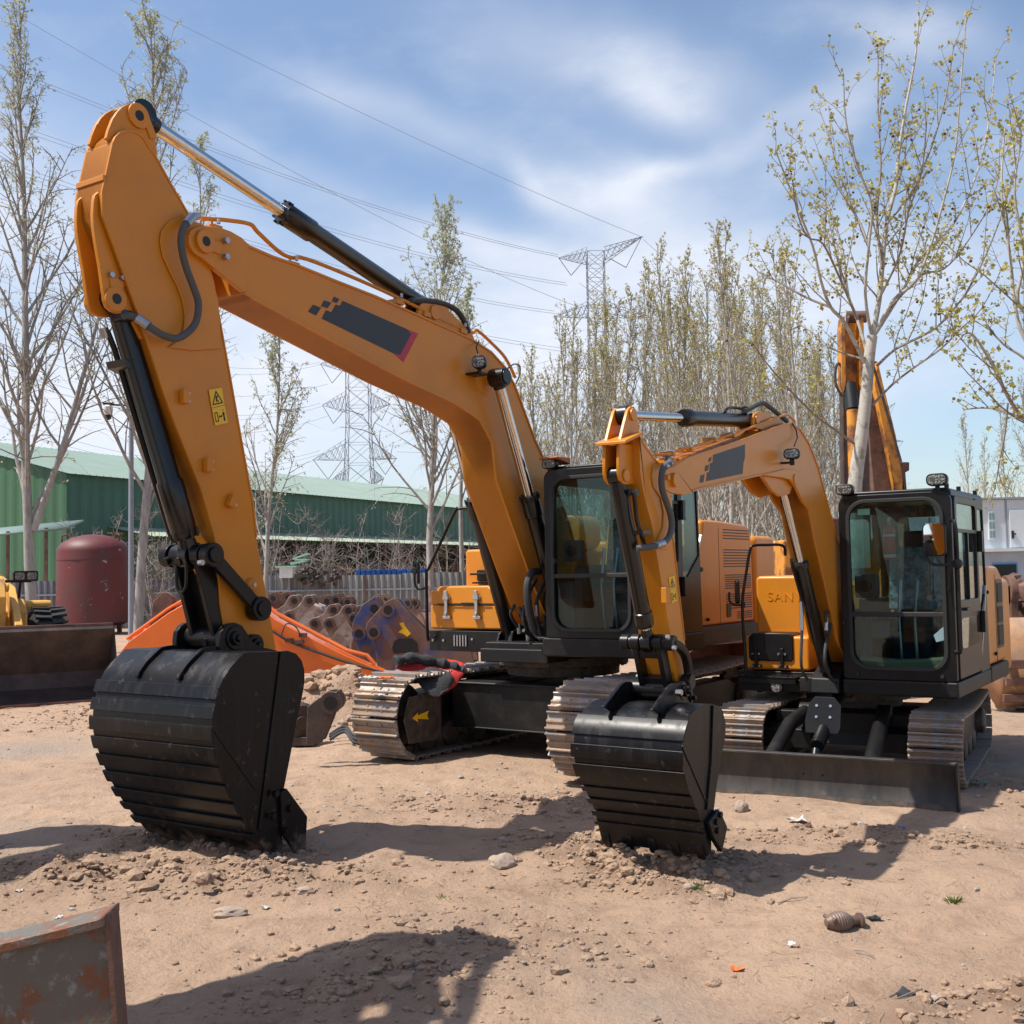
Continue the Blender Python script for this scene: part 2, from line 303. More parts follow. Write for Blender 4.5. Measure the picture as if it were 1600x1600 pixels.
def track(root,lat,w,s0,s1,rr,pitch,rot=None,zoff=0.,label=None):
    """steel crawler track: loop of shoes round idler and sprocket"""
    ins=.055; rc=rr-ins; L=s1-s0; per=2*L+2*PI*rc; n=int(round(per/pitch)); p=per/n
    def at(u):
        u%=per
        if u<L: return (s1-u, rr-rc, -1,0, 0,-1)             # bottom, moving back
        u-=L
        if u<PI*rc:
            a=-PI/2-u/rc; return (s0+rc*math.cos(a),rr+rc*math.sin(a),math.sin(a),-math.cos(a),math.cos(a),math.sin(a))
        u-=PI*rc
        if u<L:
            sag=-.035*math.sin(PI*u/L); return (s0+u,rr+rc+sag,1,0,0,1)
        u-=L; a=PI/2-u/rc; return (s1+rc*math.cos(a),rr+rc*math.sin(a),math.sin(a),-math.cos(a),math.cos(a),math.sin(a))
    ch=MB()
    for i in range(n):
        x,z,tx,tz,nx,nz=at(i*p)
        for sd in(-.085,.085): ch.obox((x-nx*.045,lat+sd*w/.6,z-nz*.045+zoff),(tx*p*.42,0,tz*p*.42),(0,.022,0),(nx*.04,0,nz*.04))
    tk=ch.build('crawler_track','chain',root,rot=rot,smooth=0)
    if label: tk['label']=label
    sh=MB(); h=p*.465
    sh.prism([(-h,-.006),(h,-.006),(h,.008),(h-.008,.042),(h-.020,.042),(h-.03,.009),(.03,.009),(.014,.026),(0,.026),(-.012,.009),(-h+.03,.009),(-h+.018,.042),(-h+.006,.042),(-h,.008)],-w/2,w/2)
    for a in(-.10,.10):
        for q in(-.022,.022): sh.cyl((q+.0,a*w/.6,.006),(q,a*w/.6,.02),.011,n=6)
    first=sh.build('track_shoe','trackshoe',tk,smooth=30)
    for i in range(n):
        x,z,tx,tz,nx,nz=at(i*p)
        o=first if i==0 else first.copy()
        if i: COL.objects.link(o); o.parent=tk
        jt=random.uniform(-.006,.006)
        o.matrix_local=Matrix(((tx,0,nx,x+nx*jt*.5),(0,1,0,lat+jt*.5),(tz,0,nz,z+zoff+nz*jt*.5),(0,0,0,1)))
    # running gear
    g=MB(); g.prism([(s0+.05,rr*.62),(s1-.12,rr*.62),(s1-.05,rr*.9),(s1-.12,rr*1.4),(s1-.5,rr*1.5),(s0+.45,rr*1.5),(s0+.1,rr*1.25)],lat-w*.24,lat+w*.24); g.build('track_frame','black_dusty',root,rot=rot,bevel=.01)
    g=MB(); rc2=rr-.13; g.lathe((s1,lat-.05*w/.6-.03,rr),(s1,lat+1,rr),[(0,rc2*.9),(.02,rc2),(.06*w/.6+.05,rc2),(.08*w/.6+.07,rc2*.9)]); g.cyl((s1,lat-w*.3,rr),(s1,lat+w*.3,rr),.09); g.build('idler_wheel','chain',root,rot=rot)
    g=MB(); pr=[]
    for k in range(42):
        a=2*PI*k/42; rq=rc2+(.045 if k%2 else 0); pr.append((s0+rq*math.cos(a),rr+rq*math.sin(a)))
    g.prism(pr,lat-.03,lat+.03); g.lathe((s0,lat-w*.42,rr),(s0,lat+w,rr),[(0,rc2*.5),(.03,rc2*.62),(w*.80,rc2*.62),(w*.84,rc2*.5)]); g.build('drive_sprocket','chain',root,rot=rot)
    nr=7 if L>2.6 else 5
    for k in range(nr):
        x=s0+.32+(L-.6)*k/(nr-1); g=MB(); r0=rr*.30
        g.lathe((x,lat-w*.26,ins+.07+r0*.6),(x,lat+w,ins+.07+r0*.6),[(0,r0*.8),(.03,r0*1.05),(w*.16,r0*1.05),(w*.18,r0*.8),(w*.34,r0*.8),(w*.36,r0*1.05),(w*.49,r0*1.05),(w*.52,r0*.8)],18); g.build('track_roller','chain',root,rot=rot)
    return tk
def bucket(root,prof,w,side,strips,holes,toplugs,ears,matn='bucket',cutter=None,fold=None,bar=None,topribs=(),stripw=.55,flush=.02,name='bucket',mk=None,teeth=5):
    """prof: outer back curve (s,z) from the top rear to the lip; side: side plate outline"""
    mkb=MB()
    mkb.strip(prof,-.025,-w+.02,w-.02)         # shell
    b=mkb
    for sg in(-1,1): b.prism(side,sg*(w-.028),sg*w)
    # lip plate
    p1=Vector(prof[-1]); p0=Vector(prof[-2]); d=(p1-p0).normalized(); nn=Vector((-d.y,d.x))
    o=b.build(name,matn,root,bevel=.006,smooth=30)
    # arc table
    seg=[0]
    for i in range(len(prof)-1): seg.append(seg[-1]+(Vector(prof[i+1])-Vector(prof[i])).length)
    def pt(u):
        u=max(0,min(u,seg[-1]-1e-5))
        for i in range(len(seg)-1):
            if seg[i+1]>=u: return tuple(Vector(prof[i]).lerp(Vector(prof[i+1]),(u-seg[i])/(seg[i+1]-seg[i])))
    for (u0,u1) in strips:
        u0*=seg[-1]; u1*=seg[-1]; q=MB(); q.strip([pt(u0+(u1-u0)*k/4) for k in range(5)],flush,-w-.015,w+.015); q.build('wear_strip',matn,o,bevel=.004,smooth=30)
    for l,u0,u1 in topribs:
        u0*=seg[-1]; u1*=seg[-1]; q=MB(); q.strip([pt(u0+(u1-u0)*k/14) for k in range(15)],.028,l-.016,l+.016); q.build('stiffener_rib',matn,o,smooth=30)
    for l,u,r in holes:
        a=Vector(pt(u*seg[-1])); b2=Vector(pt(u*seg[-1]+.02)); dd=(b2-a).normalized(); n2=Vector((-dd.y,dd.x))
        q=MB(); q.cyl((a.x+n2.x*.001,l,a.y+n2.y*.001),(a.x+n2.x*.004,l,a.y+n2.y*.004),r,n=20); q.build('drain_hole','ink',o)
    for l,pr,th in ears:
        q=MB(); q.prism(pr,l-th/2,l+th/2); q.build('ear_plate',matn,o,bevel=.008,smooth=30)
    for pin,r,l0,l1 in toplugs:
        q=MB(); q.cyl((pin[0],l0,pin[1]),(pin[0],l1,pin[1]),r); q.cyl((pin[0],l0-.03,pin[1]),(pin[0],l1+.03,pin[1]),r*.62)
        q.cyl((pin[0],l1,pin[1]),(pin[0],l1+.055,pin[1]),r*.36,n=6); q.build('bucket_pin','black',o,bevel=.006,smooth=30)
    # teeth: adaptors over the lip
    if teeth:
        for k in range(teeth):
            l=-w*.88+2*w*.88*k/(teeth-1); q=MB(); c=p1+nn*.0
            A=p1-d*.20*w+nn*.03*w; B=p1+d*.0+nn*.035*w; C=p1+d*.09*w; D=p1+d*.0-nn*.06; E2=p1-d*.12-nn*.06
            q.prism([tuple(A),tuple(B),tuple(C),tuple(D),tuple(E2)],l-.07*w,l+.07*w); q.build('bucket_tooth',matn,o,bevel=.008,smooth=30)
    if bar:
        for sg in(-1,1):
            q=MB(); q.prism(bar,sg*w,sg*(w+.014)); q.build('side_edge_bar',matn,o,bevel=.004)
    if cutter:
        pr,bolts=cutter
        for sg in(-1,1):
            q=MB(); q.prism(pr,sg*(w+.001),sg*(w+.034)); cc=q.build('side_cutter',matn,o,bevel=.008)
            q=MB()
            for bp in bolts: q.cyl((bp[0],sg*(w+.03),bp[1]),(bp[0],sg*(w+.032+.042*w),bp[1]),.012+.022*w,n=6)
            q.build('cutter_bolts',matn,cc)
    if fold:
        q=MB(); a,b3=Vector(fold[0]),Vector(fold[1]); dd=(b3-a).normalized()*1; n2=Vector((-dd.y,dd.x))*.006
        q.prism([tuple(a-n2),tuple(b3-n2),tuple(b3+n2),tuple(a+n2)],w,w+.006); q.build('side_weld_seam',matn,o)
    return o
def worklight(parent,c,wid=.16,hgt=.1,rotz=0.,name='work_light'):
    """oval LED lamp facing +x"""
    q=MB(); q.prism(rrect(-wid/2,wid/2,-hgt/2,hgt/2,hgt*.42,5),-.035,.03,'F'); q.box(-.01,.01,-.02,.02,-hgt/2-.05,-hgt/2)
    o=q.build(name,'black',parent,bevel=.006); o.location=c; o.rotation_euler=(0,0,rotz)
    l=MB(); l.prism(rrect(-wid*.42,wid*.42,-hgt*.38,hgt*.38,hgt*.33,5),.031,.036,'F')
    for i in range(5):
        for j in range(3): l.cyl((.034,(i-2)*wid*.15,(j-1)*hgt*.22),(.041,(i-2)*wid*.15,(j-1)*hgt*.22),hgt*.09,n=10)
    l.build('lens','led',o); return o
def cab(root,s0,s1,l0,l1,z0,z1,win,side_rear,midz,big=True):
    """s0 front, s1 rear, l0 side next to the boom, l1 door side"""
    t=.05; P='black'
    c=MB()
    # front frame with rounded window, depth 7 cm
    out=rrect(l0,l1,z0,z1,[.03,.09,.09,.03]); inn=rrect(*win,[.16,.2,.2,.16] if big else [.14,.15,.15,.14])
    c.ring(out,inn,s0-.07,s0,'F')
    # inner side frame next to the boom
    c.ring(rrect(s1,s0-.07,z0,z1,[.02,.02,.1,.02]),rrect(s1+.12,s0-.17,z0+.62,z1-.14,.06),l0,l0+.045,'S')
    # rear
    c.ring(rrect(l0+.045,l1-.045,z0,z1,.02),rrect(l0+.17,l1-.17,z0+.75,z1-.16,.06),s1,s1+.05,'F')
    # floor
    c.box(s1+.05,s0-.07,l0+.045,l1-.045,z0,z0+.04)
    o=c.build('cab',P,root,bevel=.012,smooth=35)
    # roof
    q=MB(); q.prism(rrect(l0+.01,l1-.01,z1-.05,z1+.035,[.02,.05,.05,.02],4),s1-.01,s0-.06,'F'); rf=q.build('cab_roof',P,o,bevel=.02,seg=3)
    q=MB(); q.ring(rrect(win[0]-.022,win[1]+.022,win[2]-.022,win[3]+.022,.17),rrect(win[0]+.012,win[1]-.012,win[2]+.012,win[3]-.012,.14),s0,s0+.018,'F'); q.build('window_seal','rubber',o,bevel=.006)
    g=MB(); g.prism(rrect(win[0],win[1],midz+.01,win[3],[.0,.15,.15,.0]),s0-.028,s0-.022,'F'); g.build('windscreen','glass',o,smooth=0)
    g=MB(); g.prism(rrect(win[0],win[1],win[2],midz-.01,[.14,.0,.0,.14]),s0-.028,s0-.022,'F'); g.build('lower_windscreen','glass',o,smooth=0)
    q=MB(); q.box(s0-.05,s0+.012,win[0],win[1],midz-.022,midz+.022); q.build('windscreen_bar','rubber',o,bevel=.008)
    g=MB(); g.prism(rrect(s1+.12,s0-.17,z0+.62,z1-.14,.06),l0+.02,l0+.025,'S'); g.build('side_window','glassclear',o,smooth=0)
    g=MB(); g.prism(rrect(l0+.17,l1-.17,z0+.75,z1-.16,.06),s1+.02,s1+.025,'F'); g.build('rear_window','glassclear',o,smooth=0)
    # door
    dr=side_rear; d=MB(); do=rrect(dr,s0-.085,z0+.02,z1-.04,[.03,.06,.06,.12])
    di=rrect(dr+.075,s0-.16,midz+.12,z1-.1,.05); d.ring(do,di,l1-.03,l1+.012,'S'); D=d.build('cab_door','black',o,bevel=.008)
    g=MB(); g.prism(di,l1-.012,l1-.006,'S'); g.build('door_window','glass',D,smooth=0)
    q=MB(); wl=(s0-.16)-(dr+.075)
    q.box(dr+.075,s0-.16,l1-.01,l1+.02,midz+.12+(z1-.1-midz-.12)*.70,midz+.15+(z1-.1-midz-.12)*.70); q.box(dr+.075+wl*.48,dr+.1+wl*.48,l1-.01,l1+.018,midz+.12,midz+.12+(z1-.1-midz-.12)*.7); q.build('window_divider','black',D)
    g=MB(); g.prism(rrect(dr+.09,s0-.19,z0+.28,midz-.04,.05),l1+.0125,l1+.017,'S'); g.build('lower_door_window','glass',D,smooth=0)
    for zz in(z0+.38,midz+.55): q=MB(); q.box(dr-.03,dr+.035,l1+.012,l1+.055,zz,zz+.2); q.build('door_hinge','black',D,bevel=.006)
    q=MB(); q.tube([(s0-.2,l1+.012,midz+.04),(s0-.2,l1+.06,midz+.04),(s0-.36,l1+.06,midz+.04),(s0-.36,l1+.012,midz+.04)],.012); q.build('door_handle','black',D)
    # rear quarter
    q=MB(); q.ring([(s1,z0),(dr,z0),(dr,z1-.02),(s1+.06,z1-.02)],[(s1+.05,z0+.80),(dr-.05,z0+.5),(dr-.05,z1-.12),(s1+.09,z1-.12)],l1-.045,l1,'S'); q.build('rear_pillar','black',o,bevel=.008)
    g=MB(); g.prism([(s1+.05,z0+.80),(dr-.05,z0+.5),(dr-.05,z1-.12),(s1+.09,z1-.12)],l1-.02,l1-.012,'S'); g.build('quarter_window','glass',o,smooth=0)
    # interior
    cm=(l0+l1)/2; w=l1-l0; sb=s0-.95 if big else s0-.88
    q=MB(); q.prism(rrect(cm-.24,cm+.24,z0+.42,z0+.55,.05),sb-.05,sb+.42,'F'); q.box(sb+.0,sb+.34,cm-.2,cm+.2,z0+.05,z0+.42)
    q.prism([(sb+.02,z0+.5),(sb+.12,z0+.56),(sb+.0,z0+1.12),(sb-.10,z0+1.1)],cm-.23,cm+.23); q.prism([(sb-.02,z0+1.14),(sb+.06,z0+1.15),(sb+.02,z0+1.36),(sb-.07,z0+1.34)],cm-.14,cm+.14)
    st=q.build('seat','seat',o,bevel=.04,seg=3)
    q=MB(); random.seed(4); base=(sb+.10,cm)
    pr=[(sb+.13,z0+.6),(sb+.19,z0+.6),(sb+.08,z0+1.2),(sb+.02,z0+1.2)]; q.prism(pr,cm-.25,cm+.25); q.build('plastic_seat_cover','plasticwrap',st,bevel=.02)
    for sg in(-1,1):
        q=MB(); q.prism(rrect(sb-.1,sb+.5,z0+.35,z0+.72,.05),cm+sg*.30,cm+sg*.44); q.tube([(sb+.42,cm+sg*.37,z0+.7),(sb+.47,cm+sg*.37,z0+.85),(sb+.46,cm+sg*.37,z0+.95)],[.03,.018,.03],8); q.build('side_console','plasticgray',o,bevel=.02)
    for sg in(-1,1):
        q=MB(); q.tube([(s0-.42,cm+sg*.07,z0+.05),(s0-.36,cm+sg*.07,z0+.5),(s0-.45,cm+sg*.075,z0+.88)],[.016,.016,.02],8); q.build('travel_lever','steel' ,o)
        q=MB(); q.box(s0-.45,s0-.25,cm+sg*.12-.05,cm+sg*.12+.05,z0+.06,z0+.09); q.build('pedal','black',o,bevel=.005)
    q=MB(); q.box(s0-.34,s0-.12,l0+.06,l0+.24,z0+.04,z0+.55); q.box(s0-.36,s0-.26,l0+.05,l0+.26,midz+.14,midz+.36); q.build('display_console','plasticgray',o,bevel=.02)
    q=MB(); q.cyl((s0-.258,l0+.16,midz+.25),(s0-.235,l0+.16,midz+.25),.055); q.cyl((s0-.235,l0+.16,midz+.25),(s0-.228,l0+.16,midz+.25),.035); q.build('air_vent','rubber',o)
    # wiper
    q=MB(); xw=win[1]-.11 if not big else win[0]+.02
    q.tube([(s0+.03,xw,midz+.15),(s0+.045,xw,midz+.2),(s0+.035,xw+.02,midz+.85)],.009,6); q.cyl((s0+.0,xw,midz+.15),(s0+.05,xw,midz+.15),.025); q.build('wiper','rubber',o)
    return o
def house_side(root,prof,l_in,l_out,mn):
    q=MB(); q.prism(prof,l_in,l_out); return q.build('engine_hood',mn,root,bevel=.05,seg=3)
def sticker(parent,M0,lat,q1,q2):
    """warning sticker: two yellow panels with pictograms, corners given as (s,z) quads"""
    def bil(Q,u,v):
        a=Vector(Q[0]).lerp(Vector(Q[1]),u); b=Vector(Q[3]).lerp(Vector(Q[2]),u); return tuple(a.lerp(b,v))
    s=MB(); s.prism(q1,lat,lat+.002); s.prism(q2,lat,lat+.002); o=s.build('warning_sticker','sticker',parent,smooth=0)
    k=MB()
    def line(Q,a,b,t=.03):
        a=Vector(a); b=Vector(b); d=(b-a).normalized()*t; n=Vector((-d.y,d.x))
        k.prism([bil(Q,*(a-n)),bil(Q,*(b-n)),bil(Q,*(b+n)),bil(Q,*(a+n))],lat+.0021,lat+.0032)
    T=[(.12,.85),(.5,.15),(.88,.85)]
    for i in range(3): line(q1,T[i],T[(i+1)%3],.035)
    for a,b in(((.42,.45),(.58,.45)),((.5,.45),(.47,.62)),((.47,.62),(.40,.75)),((.47,.62),(.60,.76)),((.38,.52),(.47,.56)),((.38,.38),(.44,.40)),((.56,.40),(.62,.38))): line(q1,a,b,.035)
    for a,b in(((.12,.3),(.32,.3)),((.32,.3),(.32,.8)),((.32,.8),(.12,.8)),((.12,.8),(.12,.3)),((.42,.55),(.64,.55)),((.42,.55),(.47,.49)),((.42,.55),(.47,.61)),((.64,.55),(.59,.49)),((.64,.55),(.59,.61)),
        ((.78,.35),(.78,.6)),((.74,.35),(.74,.55)),((.82,.35),(.82,.55)),((.76,.6),(.75,.85)),((.81,.6),(.82,.85)),((.78,.2),(.78,.27))): line(q2,a,b,.03)
    k.build('pictogram','ink',o,smooth=0); return o
# ================================================================ LARGE EXCAVATOR
B=Mc((.54,12.5),33.7)
big=thing('excavator','large yellow excavator with tall boom and big black ribbed bucket, toolbox beside its cab','excavator',B.C,B.rz)
def c1(*p): return [(80+x/4,130+y/4) for x,y in p]
def c2(*p): return [(400+x/3.2,300+y/3.2) for x,y in p]
def c3(*p): return [(100+x/4,440+y/4) for x,y in p]
def c4x(*p): return [(120+x/2.7575,800+y/2.7575) for x,y in p]
BW=.2
up=c1((950,900),(1050,905),(1120,930),(1190,970),(1240,1010))+[(425,398)]+c2((200,355),(400,437),(600,515),(880,640),(1080,730),(1180,795),(1250,872),(1300,965),(1400,1235),(1480,1410))+[(890,815),(905,870)]
lo=[(880,985),(850,955),(829,900),(804,830),(776,750),(769,690),(750,656),(712,631),(625,590),(400,469)]+c1((1210,1310),(1090,1215),(1010,1150))
upP=B.T(BW,up); loP=B.T(BW,lo)
q=MB(); k0=3
q.prism(upP[k0:]+loP[:-2],-BW+.012,BW-.012)
boom=q.build('boom','yellow',big,bevel=.008)
q=MB(); q.strip(upP[k0:][::-1],-.02,-BW,BW); q.strip(loP[:-2],.02,-BW,BW); q.build('boom_flange','yellow',boom,bevel=.003)
# nose fork cheeks
nose=B.T(BW,c1((870,920),(905,900),(950,893),(1050,900),(1120,925),(1190,965),(1235,1010),(1225,1300),(1205,1305),(1090,1215),(950,1100),(890,1060),(860,1010),(856,960)))
for sg in(-1,1):
    q=MB(); q.prism(nose,sg*(BW-.045),sg*(BW+.004)); q.build('boom_nose_plate','yellow',boom,bevel=.006)
pA=B.P(320.5,377.5,.22)
for sg in(-1,1):
    q=MB(); q.cyl((pA[0],sg*.16,pA[1]),(pA[0],sg*.235,pA[1]),.085,n=32); q.prism([(pA[0]+.02,pA[1]+.04),(pA[0]+.02,pA[1]-.05),(pA[0]-.15,pA[1]-.06),(pA[0]-.16,pA[1]+.03)],sg*.2,sg*.222)
    pb=q.build('boom_nose_pin','yellow',boom,bevel=.006)
    q=MB(); q.cyl((pA[0],sg*.235,pA[1]),(pA[0],sg*.238,pA[1]),.036); q.build('pin_bore','ink',pb)
    q=MB()
    for dx,dz in((-.19,.05),(-.19,-.07)): q.cyl((pA[0]+dx,sg*.2,pA[1]+dz),(pA[0]+dx,sg*.25,pA[1]+dz),.024,n=6)
    q.build('retaining_bolts','steel',pb)
# decal with pixel blocks
q=MB();
for poly in (c2((438,543),(760,685),(780,710),(725,815),(690,805),(333,632),(355,590),(382,600),(403,562),(425,568)),c2((290,562),(330,578),(305,617),(265,597)),c2((345,540),(382,553),(362,580),(330,570)),c2((395,522),(422,535),(408,555),(384,545))):
    q.prism(B.T(BW,poly),BW-.0115,BW-.0095)
dc=q.build('boom_decal','decal',boom,smooth=0)
q=MB(); q.prism(B.T(BW,c2((760,685),(815,708),(742,850),(690,805),(725,815),(780,710))),BW-.0115,BW-.009); q.build('decal_bracket','decalred',dc,smooth=0)
# boom cylinder boss and arm cylinder lug
pC=B.P(778,590,.34); pT=pC
q=MB(); q.cyl((pC[0],-.36,pC[1]),(pC[0],.36,pC[1]),.06);
for sg in(-1,1): q.lathe((pC[0],sg*.18,pC[1]),(pC[0],sg*.5,pC[1]),[(0,.17),(.012,.17),(.02,.14),(.03,.11)])
q.build('cylinder_boss','yellow',boom,bevel=.004)
for sg in(-1,1):
    q=MB(); q.cyl((pC[0],sg*.27,pC[1]),(pC[0],sg*.44,pC[1]),.092); q.cyl((pC[0],sg*.44,pC[1]),(pC[0],sg*.455,pC[1]),.075); q.build('boom_pin_cap','hydr',boom,bevel=.006)
pB=B.P(676,489,.09)
for l in(-.09,.09):
    q=MB(); q.prism(B.T(.09,[(655,476),(664,468),(680,466),(694,474),(700,486),(735,520),(740,532),(690,512),(650,492)]),l-.018,l+.018); q.cyl((pB[0],l-.04,pB[1]),(pB[0],l+.04,pB[1]),.07); q.build('cylinder_lug','yellow',boom,bevel=.005)
# pipes on boom top
for dl in(.10,-.10):
    pts=[v3(B.P(a,b,dl),dl) for a,b in c1((935,845),(1010,850),(1090,855),(1240,880),(1290,930),(1420,1050),(1500,1090))+[(480,405),(560,437),(640,474),(690,500),(735,520),(745,516),(770,538),(790,560),(805,590)]]
    q=MB(); q.tube(catmull(pts,4),.017,8); pp=q.build('hydraulic_pipe','yellow',boom)
q=MB()
for a,b in((336,352),(458,410),(622,468),(665,488),(722,514)):
    s,z=B.P(a,b,.1); q.box(s-.05,s+.05,-.13,.13,z-.05,z+.0)
q.build('pipe_clamps','yellow',boom,bevel=.006)
q=MB()
for a,b in((336,349),(458,407),(622,464),(722,510)):
    s,z=B.P(a,b,.1)
    for l in(-.04,.04): q.cyl((s,l+.1,z-.01),(s,l+.1,z+.025),.014,n=6)
q.build('clamp_bolts','steel',boom)
for dl in(0.02,.10):
    pts=[v3(B.P(a,b,dl),dl) for a,b in((640,470),(665,470),(690,474),(712,484),(724,500),(732,520))]; q=MB(); q.tube(catmull(pts,5),.028,10); q.build('rubber_hose','hose',boom)
q=MB(); q.cyl(v3(B.P(617,443,.06),.06),v3(B.P(648,461,.06),.06),.022); q.build('cylinder_port_pipe','hydr',boom)
q=MB(); q.cyl(v3(B.P(652,463,.04),.04),v3(B.P(672,472,.04),.04),.03); q.build('hose_fitting','steel',boom)
# work light on boom side
s_,z_=B.P(749,566,.34); wl=worklight(boom,(s_,.34,z_),.14,.13,.35,'boom_work_light')
q=MB(); q.box(s_-.14,s_+.02,.19,.34,z_-.11,z_-.09); q.tube([v3(B.P(748,556,.33),.33),v3(B.P(744,543,.26),.26),v3(B.P(748,533,.2),.2)],.007,6); q.build('light_bracket','black',wl if False else boom)
pts=[v3(B.P(a,b,.4),.4) for a,b in((792,577),(803,569),(812,572),(812,585),(806,600))]; q=MB(); q.tube(catmull(pts,5),.007,6); q.build('grease_line','hose',boom)
# --- arm
AW=.15
armP=c1((385,370),(400,335),(430,305),(465,292),(500,291),(540,303),(580,335),(620,400),(660,455),(760,635),(870,825),(915,890))+[(335,440),(342,482)]+c3((1040,560),(1100,900),(1190,1400),(1210,1600))+[(418,930),(433,1014),(425,1020),(400,1020),(375,1012),(352,990),(344,945),(341,880)]+c3((940,1590),(860,1300),(700,900),(620,680),(520,370))+c1((540,1430),(400,1040),(320,820),(318,680))
aP=B.T(AW,armP); q=MB(); q.prism(aP,-AW+.008,AW-.008); arm=q.build('arm','yellow',big,bevel=.010)
q=MB(); iA=len(c1((385,370),(400,335),(430,305),(465,292),(500,291),(540,303),(580,335),(620,400),(660,455),(760,635),(870,825),(915,890)))
q.strip(aP[0:18][::-1],-.014,-AW,AW); q.strip(aP[23:]+[aP[0]],.014,-AW,AW); q.build('arm_flange','yellow',arm,bevel=.003)
# cross weld ribs on the sunlit front
q=MB(); a=B.P(166,276,AW); b=B.P(163,290,AW); q.box(a[0]-.02,a[0]+.024,-AW+.0,AW+.0,a[1]-.03,a[1]+.012); q.build('weld_ridge','yellow',arm,bevel=.006)
# arm cylinder lugs (top) and bucket cylinder lugs (front)
lug=B.T(.10,c1((340,345),(355,290),(380,225),(410,180),(440,150),(475,130),(510,124),(545,133),(575,155),(598,195),(612,240),(615,275),(640,330),(662,440),(560,420),(420,400)))
for sg in(-1,1):
    q=MB(); q.prism(lug,sg*.075,sg*.108); p=B.P(217,181,.12); q.cyl((p[0],sg*.07,p[1]),(p[0],sg*.128,p[1]),.088,n=30); q.prism([(p[0]-.03,p[1]),(p[0]-.10,p[1]-.13),(p[0]-.16,p[1]-.11),(p[0]-.09,p[1]+.02)],sg*.1,sg*.122); lo1=q.build('cylinder_lug','yellow',arm,bevel=.006)
    q=MB(); q.cyl((p[0],sg*.128,p[1]),(p[0],sg*.131,p[1]),.036); q.build('pin_bore','ink',lo1)
lug=B.T(.10,c1((300,670),(270,700),(262,740),(258,820),(262,900),(280,1020),(300,1130),(318,1260),(330,1350),(345,1400),(375,1425),(410,1438),(450,1440),(495,1435),(510,1500),(560,1600),(600,1600),(500,1300),(330,850)))
for sg in(-1,1):
    q=MB(); q.prism(lug,sg*.072,sg*.108); p=B.P(182,467,.12); q.cyl((p[0],sg*.07,p[1]),(p[0],sg*.125,p[1]),.085,n=30); q.prism([(p[0]-.03,p[1]+.02),(p[0]+.03,p[1]+.02),(p[0]+.06,p[1]+.16),(p[0]-.08,p[1]+.13)],sg*.1,sg*.120); lo1=q.build('cylinder_lug','yellow',arm,bevel=.006)
    q=MB(); q.cyl((p[0],sg*.125,p[1]),(p[0],sg*.128,p[1]),.036); q.build('pin_bore','ink',lo1)
    q=MB()
    for dx in(-.045,.045): q.cyl((p[0]+dx,sg*.1,p[1]+.155),(p[0]+dx,sg*.14,p[1]+.155),.02,n=6)
    q.build('retaining_bolts','steel',lo1)
# stiffened side plate round the boom pin
sp=B.T(AW,[(297,338),(280,340),(262,347),(251,362),(249,378),(253,400),(264,425),(276,448),(284,470),(288,495),(286,515),(276,533),(262,543),(300,548),(345,545),(340,470),(322,400)])
for sg in(-1,1):
    q=MB(); q.prism(sp,sg*(AW-.002),sg*(AW+.010)); q.build('side_plate','yellow',arm,bevel=.006)
q=MB(); q.cyl((pA[0],-.155,pA[1]),(pA[0],.162,pA[1]),.15,n=36); q.build('arm_pivot_boss','yellow',arm,bevel=.004)
for a,b,t in((285,620,0),(322,727,0),(359,783,.5)):
    s,z=B.P(a,b,AW); q=MB(); q.obox((s,AW+.022,z),(.028*math.cos(t),0,.028*math.sin(t)),(0,.026,0),(-.05*math.sin(t),0,.05*math.cos(t))); br=q.build('pipe_bracket','yellow',arm,bevel=.004)
    q=MB()
    for dz in(-.028,.028): q.cyl((s-.045,AW,z+dz),(s-.045,AW+.02,z+dz),.013,n=6)
    q.build('bracket_bolts','steel',br)
s,z=B.P(392,914,AW); q=MB(); q.lathe((s,AW-.01,z),(s,AW+1,z),[(0,.055),(.03,.05),(.045,.035)]); bo=q.build('grease_boss','yellow',arm)
q=MB(); q.cyl((s,AW+.03,z),(s,AW+.045,z),.018,n=6); q.build('boss_bolt','steel',bo)
q1=B.T(AW,[(326,609),(346.5,605.5),(350.5,632.5),(330.5,637)]); q2=B.T(AW,[(331,638),(351,633.5),(356,660.5),(336,665)])
sticker(arm,B,AW,q1,q2)
# gray hose loop
pts=[v3(B.P(*c1(p)[0],.20+h),.20+h) for p,h in(((915,830),-.06),((880,835),.02),((840,880),.05),((812,960),.06),((820,1060),.06),((850,1170),.05),((895,1290),.04),((920,1380),.04),((905,1490),.05),((850,1560),.05),((780,1595),.05),((700,1575),.04),((610,1520),.02),((540,1470),-.04),((480,1452),-.07),((440,1460),-.10))]
q=MB(); q.tube(catmull(pts,5),.026,12); hs=q.build('hydraulic_hose','hosegray',arm)
q=MB(); q.cyl(pts[1],pts[2],.034); q.cyl(pts[-4],pts[-3],.034); q.cyl(pts[0],pts[1],.03); q.build('hose_fitting','steel',hs)
q=MB(); q.obox(v3(B.P(190,494,.05),.05),(.05,0,0),(0,.06,0),(0,0,.04)); q.build('hose_flange','hydr',hs,bevel=.01)
